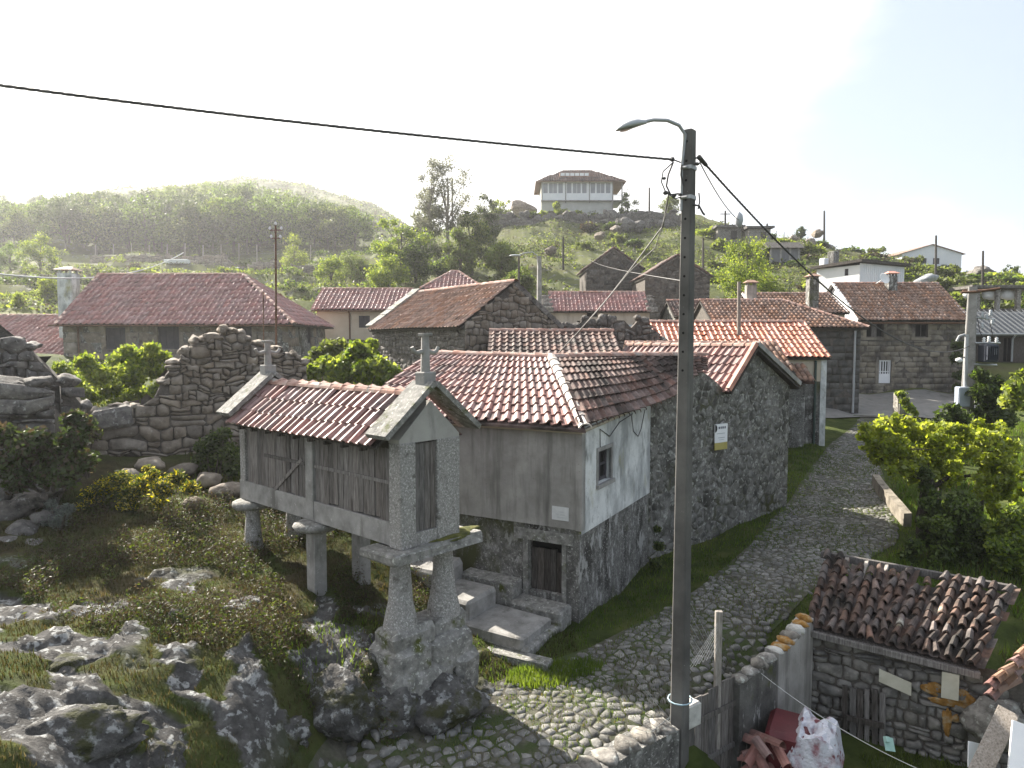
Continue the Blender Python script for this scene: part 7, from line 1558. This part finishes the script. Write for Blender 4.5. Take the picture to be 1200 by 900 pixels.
# hillside and terrace shrubs: templates and copies
bt = []
for k, (m, m2) in enumerate(((lf_olive, lf_broom), (lf_dark, lf_mid), (lf_bright, lf_olive), (lf_dry, lf_olive))):
    rs = np.random.RandomState(100 + k); cl = [(rs.uniform(-.7, .7), rs.uniform(-.7, .7), .35 + rs.uniform(0, .35), .32 + rs.uniform(0, .2)) for _ in range(9)]
    bt.append(make_bush('hill_shrub', 'x', 'shrub', cl, m, 420, .16, 100 + k, 'low shrubs on the hillside', stems=3, m2=m2, loc=(0, 0, 0)))
first = [True] * 4; rr = random.Random(21)
names = ('olive green', 'dark green', 'bright green', 'brownish')
def put_shrub(px, py, Y, s, j, where):
    p = W(px, py, Y); z = gz(p.x, p.y); o = bt[j] if first[j] else copy_tree(bt[j]); first[j] = False
    o.location = (p.x, p.y, z - .1); o.scale = (s * rr.uniform(.8, 1.5), s * rr.uniform(.8, 1.5), s * rr.uniform(.7, 1.1)); o.rotation_euler = (0, 0, rr.uniform(0, 6.28)); zone = [n for lim, n in ((60, 'at the left edge'), (160, 'above the white chimney'), (260, 'above the pink roof'), (340, 'by the antenna mast'), (430, 'left of the grove'), (520, 'behind the eucalyptus'), (600, 'right of the eucalyptus'), (665, 'under the left of the villa'), (730, 'under the right of the villa'), (800, 'left of the lamp pole'), (850, 'right of the lamp pole'), (905, 'around the stone huts'), (960, 'near the distant granary'), (1030, 'above the flat roofed house'), (1080, 'left of the white gabled house'), (1130, 'right of the white gabled house'), (1170, 'behind the transformer pole'), (9999, 'at the right edge')) if px < lim][0]
    o['label'] = ('small ' if s < 1.15 else 'spreading ' if s > 1.6 else '') + names[j] + ' shrub ' + where + ', ' + zone
for i in range(70):
    Y = rr.choice((72, 78, 84, 90, 96, 102, 108, 114, 120)); px = rr.uniform(600, 1190)
    if 610 < px < 830 and rr.random() < .7: continue
    put_shrub(px, 300, Y, rr.uniform(.8, 1.9), rr.choices((0, 1, 2, 3), (5, 3, 2, 3))[0], ['on the slope', 'low on the slope', 'high on the slope'][1 if Y < 86 else 2 if Y > 104 else 0])
for i in range(24): put_shrub(560 + i * 10.6 + rr.uniform(-3, 3), 252, 114.8 + rr.uniform(0, 1.5), rr.uniform(.9, 1.7), rr.choices((0, 1, 2), (2, 3, 3))[0], 'on the retaining wall')
for i in range(28): put_shrub(rr.uniform(1040, 1215), 310, rr.uniform(84, 118), rr.uniform(1.0, 2.0), rr.choices((0, 1, 2, 3), (4, 2, 3, 2))[0], 'on the right hand ridge')
for i in range(20): put_shrub(rr.uniform(1130, 1215), 380, rr.uniform(58, 78), rr.uniform(.8, 1.6), rr.choices((0, 1, 2, 3), (4, 3, 2, 1))[0], 'past the stone shelter')
for i in range(52): put_shrub(rr.uniform(-20, 450), 310, rr.uniform(60, 128), rr.uniform(.7, 1.5), rr.choices((0, 1, 2, 3), (4, 3, 4, 2))[0], 'on the terraces')
for i in range(44): put_shrub(rr.uniform(380, 560), 250, rr.uniform(110, 330), rr.uniform(1.2, 3.2), rr.choices((0, 1, 2, 3), (4, 4, 2, 3))[0], 'on the far slope')
# hedges along the terrace lips
for k, (px0, px1, Y, lab) in enumerate(((-20, 70, 63, 'lowest hedge row on the left terraces'), (-20, 160, 72, 'second hedge row up the left terraces'), (60, 235, 82, 'hedge row behind the pink roof ridge'), (-20, 130, 92, 'long hedge row under the small round tree'), (230, 440, 84, 'dark hedge row right of the pink roof'), (225, 430, 98, 'dark hedge row across the upper terraces'), (120, 330, 110, 'hedge row just below the fence of the wood'), (300, 450, 122, 'highest hedge row at the right of the wood'), (330, 450, 70, 'low hedge row beside the grove'))):
    cl = []; n = int((px1 - px0) / 7)
    for i in range(n):
        px = px0 + (px1 - px0) * (i + .5) / n; y = Y + 1.2 * math.sin(i * .35 + k) + rr.uniform(-.3, .3); x = (px - 600) / FPX * y; z = gz(x, y); r_ = rr.uniform(.45, .85); cl.append((x, y, z + r_ * .6, r_))
    c0 = cl[len(cl) // 2]; make_bush('hedge_row', lab, 'hedge', cl, lf_dark if k % 2 else lf_olive, 60 * n, .17, 130 + k, stems=0 + 3, m2=lf_mid if k % 3 else lf_bright, frac=.4, loc=(c0[0], c0[1], c0[2] - 1))
# terrace retaining walls showing between the hedges
for k, (px0, px1, Y, h, lab) in enumerate(((270, 440, 88, 1.4, 'brown dry stone terrace wall right of the pink roof'), (110, 330, 116, 1.5, 'dry stone terrace wall at the foot of the wood'), (370, 450, 200, 3.0, 'long dry stone wall on the far slope'), (-20, 110, 77, 1.3, 'dry stone terrace wall at the far left'))):
    a, c = Vector(((px0 - 600) / FPX * Y, Y)), Vector(((px1 - 600) / FPX * Y, Y)); n = 10; L = (c - a).length
    zs = [gz(a.x + (c.x - a.x) * i / n, Y) for i in range(n + 1)]
    rubble_wall('terrace_wall', lab, a, c, [(L * i / n, zs[i] + h) for i in range(n + 1)], min(zs), .6, 1.1, .6, granite_warm, limit=40, cap=False)
boulder('white sheet covered heap on the terrace below the wood', 273, 291, 112, (1.6, 1, 1.3), 91, white_frame, name='covered_heap', on_ground=True, sub=3)
k = MB(); k.rbox((-1.9, -.6, -.4), (1.9, .6, .25), .05); o = tag(k.obj('cloche_tunnel', mat('pale_plastic', [(.5,.53,.55), (.6,.62,.63)], 2, bump=0)), 'long pale plastic covered bed on the terrace below the wood', 'tunnel'); q = W(207, 291, 113); o.location = (q.x, q.y, gz(q.x, q.y) + .35)
# vine on its wires and garden growth right of the lane
va = [(1022,505,10),(1035,497,12),(1048,510,14),(1060,500,12),(1072,508,15),(1085,505,14),(1040,525,14),(1055,530,15),(1070,535,16),(1088,530,16),(1100,515,13),(1020,515,9),(1065,550,13),(1050,545,12),(1095,545,13),(1108,530,12),(1118,545,11),(1025,530,8),(1110,560,12)]
vb = [(1125,520,9),(1138,512,9),(1150,520,11),(1163,515,12),(1175,528,12),(1165,540,12),(1180,545,10),(1150,540,10),(1160,560,12),(1172,575,11),(1155,580,9),(1165,595,9),(1140,530,8),(1105,500,9),(1120,500,7),(1148,560,8),(1182,560,8)]
def fill(poly, n, r0, r1, seed):
    r = random.Random(seed); out = []; xs, ys_ = [p[0] for p in poly], [p[1] for p in poly]
    while len(out) < n:
        x, y = r.uniform(min(xs), max(xs)), r.uniform(min(ys_), max(ys_))
        if in_poly(poly, x, y): out.append((x, y, r.uniform(r0, r1)))
    return out
va += fill([(1012,500),(1040,488),(1085,492),(1120,505),(1122,560),(1090,575),(1060,560),(1030,545),(1012,525)], 60, 5, 10, 71)
vb += fill([(1100,500),(1135,500),(1160,492),(1195,500),(1205,600),(1170,610),(1150,590),(1135,560),(1115,540)], 60, 5, 10, 72)
vn = make_bush('grape_vine', 'sunlit grape vine sprawling over wires above its dark trunk beside the lane', 'vine', wcl(va, 18.6, 1.0, 11), lf_vine, 8500, .06, 12, m2=lf_bright, frac=.3, aspect=.8, stems=0, loc=tuple(W(1085, 655, 17.6)))
tk = MB(); b0 = W(1086, 660, 17.6); tk.tube([b0 - Vector((0, 0, .3)), W(1083, 610, 17.7), W(1088, 570, 17.9), W(1082, 540, 18.2)], [.22, .2, .17, .1], 9); tk.tube([W(1087, 575, 17.9), W(1110, 560, 18), W(1160, 555, 17.8)], [.07, .05, .03], 6); tk.tube([W(1080, 560, 18), W(1050, 550, 18.4), W(1030, 535, 18.6)], [.06, .05, .03], 6); tk.obj('trunk', vine_wood, vn, world=True)
iv = crown_points([tuple(W(x, y, 17.5)) + (.2,) for x, y in ((1086, 650), (1084, 630), (1085, 610), (1087, 590), (1086, 572), (1084, 555))], 1500, RS, .6); link('ivy', leaves_mesh('ivy', iv - np.array(vn.location), .06, lf_dark), vn)
make_bush('grape_vine', 'smaller bright vine hanging right of the big one near the right edge', 'vine', wcl(vb, 18.0, .8, 12), lf_vine, 7000, .058, 13, m2=lf_bright, frac=.3, aspect=.8, stems=0, loc=tuple(W(1160, 640, 17.6)))
b = MB()
for px, py, Y in ((1100, 640, 19), (1150, 630, 18.6)): q = W(px, py, Y); b.tube([(q.x, q.y, gz(q.x, q.y) - .2), W(px + 2, 505, Y)], .05, 6)
b.tube([W(1020, 512, 19), W(1195, 512, 18)], .012, 4); b.tube([W(1025, 525, 18), W(1195, 530, 17.4)], .012, 4); b.tube([W(1102, 507, 19), W(1152, 507, 18.6)], .03, 5); o = tag(b.obj('vine_trellis', wood_dark), 'dark post and wire trellis carrying the vines', 'trellis')
for k, (cl, Y, m, m2, n, s, lab) in enumerate((
    ([(1120,600,16),(1140,610,16),(1100,615,14),(1125,630,16),(1150,640,16),(1105,645,14),(1135,655,14)] + fill([(1075,580),(1110,575),(1160,590),(1165,650),(1140,672),(1090,665)], 40, 6, 12, 73), 16.8, lf_mid, lf_dark, 10500, .06, 'leafy green undergrowth below the vines by the shed'),
    ([(1170,640,14),(1190,635,16),(1185,610,14),(1200,600,14),(1175,660,12),(1195,665,14)] + fill([(1155,605),(1210,590),(1210,680),(1165,672)], 30, 6, 11, 74), 16.2, lf_bright, lf_mid, 8000, .065, 'bright bush at the right edge below the vines'),
    ([(1190,455,12),(1200,445,14),(1185,470,12),(1205,470,14)], 24, lf_bright, lf_olive, 2200, .11, 'bright bush cut by the right edge above the vines'),
    ([(1150,460,14),(1165,470,16),(1155,485,15),(1175,490,16),(1148,440,10),(1165,450,12)], 27, lf_dark, lf_mid, 3200, .11, 'dark bush right of the transformer pole base'),
    ([(1105,490,10),(1115,480,10),(1125,490,12),(1110,500,10)], 25, lf_dark, lf_mid, 1600, .1, 'dark bush left of the transformer pole base'),
    ([(1056,462,6),(1060,470,6),(1066,478,6),(1072,483,5)], 32, lf_bright, lf_mid, 500, .1, 'sprig of vine on the short stone post'),
    ([(1120,420,8),(1123,405,8),(1126,440,8),(1124,455,8)], 44, lf_dark, lf_dark, 900, .13, 'dark ivy at the right corner of the tall ashlar house'),
    ([(868,612,10),(880,605,9),(862,625,10),(890,598,8)], 20.6, lf_mid, lf_dark, 1800, .06, 'weeds along the foot of the rubble house wall'),
    ([(772,640,7),(768,660,8),(765,680,8),(775,690,8),(770,620,5)], 16.6, lf_dark, lf_olive, 2200, .04, 'dark moss and weeds in the corner where the white wall meets the rubble wall'),
    ([(1072,640,10),(1062,655,10),(1080,670,12),(1050,672,8),(1065,685,9)], 16.8, lf_dark, lf_mid, 2400, .07, 'dark weeds at the foot of the vine trunk behind the shed'))):
    c = wcl(cl, Y, .3, 30 + k); make_bush('bush', lab, 'bush', c, m, n, s, 150 + k, m2=m2, frac=.35, stems=0)
# ---------------------------------------------------------------- grass
def blades(name, pts, h, m, w=.012, rs=RS, m2=None, frac=.3, bend=.6):
    P = np.asarray(pts); n = len(P); a = rs.random(n) * 2 * PI; hh = h * (.5 + rs.random(n)); ww = w * (.7 + .6 * rs.random(n)); b_ = rs.random(n) * 2 * PI; bl = bend * hh * rs.random(n)
    dx, dy = np.cos(a) * ww, np.sin(a) * ww
    v = np.empty((n, 3, 3)); v[:, 0] = P + np.stack([-dx, -dy, np.full(n, -.02)], 1); v[:, 1] = P + np.stack([dx, dy, np.full(n, -.02)], 1); v[:, 2] = P + np.stack([np.cos(b_) * bl, np.sin(b_) * bl, hh], 1)
    ms = [m] if m2 is None else [m, m2]; mi = None if m2 is None else (rs.random(n) < frac).astype(np.int32)
    return link(name, np_mesh(name, v.reshape(-1, 3), np.arange(3 * n).reshape(-1, 3), ms, mi), kind='stuff')
def scatter(n, x0, x1, y0, y1, cond, rs=RS):
    x, y = rs.uniform(x0, x1, n), rs.uniform(y0, y1, n); k = cond(x, y); x, y = x[k], y[k]; return np.stack([x, y, ground(x, y)], 1)
def strip(x, y):
    a, b = road_edges(y); d = a - x; cl = fbm(x * 1.3, y * 1.3, 31); return (d > -.30 - 1.6 * (cl - .45) * (y < 14) - .5 * (cl - .45)) & (d < 2.4) & (cl > .30)
blades('verge_grass', scatter(120000, -3.5, 13, 9.6, 34, strip), .085, grass_lush, .010, m2=grass_dry, frac=.08)
def onroad(x, y):
    a, b = road_edges(y); t = (x - a) / (b - a); c = fbm(x * 1.1, y * 1.1, 37, 4); return (t > .02) & (t < .98) & (c > .47 + .05 * np.abs(t - .5))
blades('lane_weeds', scatter(130000, -2.6, 14, 8.6, 32, onroad) + np.array([0, 0, .03]), .045, grass_m, .010, m2=grass_dry, frac=.15)
def strip2(x, y):
    a, b = road_edges(y); d = x - b; return (d > -.25 - .9 * (fbm(x * 1.3, y * 1.3, 33) - .4)) & (d < 1.2) & (y > 12.5)
blades('verge_grass', scatter(60000, 3, 16, 12.5, 34, strip2), .085, grass_lush, .010, m2=grass_dry, frac=.1)
pc = W(650, 795, 11.5)
blades('verge_tuft', scatter(9000, pc.x - 1.2, pc.x + 1.1, pc.y - .5, pc.y + .9, lambda x, y: ((x - pc.x - (y - pc.y) * .9) / .75) ** 2 + ((y - pc.y) / .45) ** 2 < .6 + fbm(x * 4, y * 4, 12) * .8), .11, grass_lush, .012)
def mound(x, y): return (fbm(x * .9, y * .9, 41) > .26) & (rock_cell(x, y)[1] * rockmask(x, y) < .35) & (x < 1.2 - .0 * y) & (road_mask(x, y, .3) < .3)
blades('mound_grass', scatter(110000, -11, 1.2, 6, 15.5, mound), .055, grass_shade, .008, m2=dry_shade, frac=.55)
br_p = scatter(85000, -9, -1.6, 9.4, 15.6, lambda x, y: (fbm(x * .8, y * .8, 43) > .48) & (rock_cell(x, y)[1] * rockmask(x, y) < .5)); br_p[:, 2] += RS.random(len(br_p)) ** 2 * .32 * fbm(br_p[:, 0] * 2, br_p[:, 1] * 2, 44) * 2
link('bracken', leaves_mesh('bracken', br_p, .03, [lf_dry, lf_dark, lf_broom], RS, .3, n_mi=RS.choice(3, len(br_p), p=[.6, .25, .15])), kind='stuff')
def gardn(x, y):
    a, b = road_edges(y); return (x - b > .2 + .5 * fbm(x, y, 6)) & (fbm(x * .7, y * .7, 47) > .36)
blades('garden_grass', scatter(110000, 6, 24, 13.2, 34, gardn), .17, grass_lush, .016, m2=grass_dry, frac=.12)
blades('yard_grass', scatter(9000, 3, 10, 9, 11.2, lambda x, y: fbm(x, y, 51) > .55), .1, grass_m, .01)
blades('plot_grass', scatter(30000, -14, -2, 16, 36, lambda x, y: fbm(x * .5, y * .5, 53) > .4), .16, grass_m, .02, m2=grass_dry, frac=.3)

def hill(x, y): return (fbm(x * .12, y * .12, 57) + .25 * fbm(x * .6, y * .6, 58) > .555) & (np.abs(x) < y * .86)
hp = np.concatenate([scatter(150000, -75, 95, 50, 100, hill), scatter(120000, -120, 120, 95, 150, hill)]); hp[:, 2] += RS.random(len(hp)) ** 1.5 * .7 * vnoise(hp[:, 0] * .7, hp[:, 1] * .7, 59)
link('hillside_scrub', leaves_mesh('hillside_scrub', hp, .15, [lf_olive, lf_dark, lf_dry, lf_bright], RS, .5, n_mi=RS.choice(4, len(hp), p=[.42, .34, .18, .06])), kind='stuff')
hp = scatter(90000, -190, 60, 150, 420, lambda x, y: (fbm(x * .05, y * .05, 63) > .44) & (x > -.62 * y) & (x < .2 * y)); hp[:, 2] += RS.random(len(hp)) ** 1.5 * 1.6
link('far_scrub', leaves_mesh('far_scrub', hp, .45, [lf_olive, lf_dark, lf_dry], RS, .6, n_mi=RS.choice(3, len(hp), p=[.2, .6, .2])), kind='stuff')
# ---------------------------------------------------------------- air
hz = bpy.data.materials.new('air'); hz.use_nodes = True; hn = hz.node_tree.nodes; hn.remove(hn['Principled BSDF'])
pv_ = hn.new('ShaderNodeVolumePrincipled'); pv_.inputs['Color'].default_value = (.93, .94, .97, 1); pv_.inputs['Density'].default_value = .00045; pv_.inputs['Anisotropy'].default_value = .55
hz.node_tree.links.new(pv_.outputs[0], hn['Material Output'].inputs['Volume'])
zlo, zhi = float(ZZ.min()) - 1.2, float(ZZ.max()) + 22
MB().box((-1800, -600, zlo), (1800, 1900, zhi)).obj('haze', hz, None, kind='stuff')
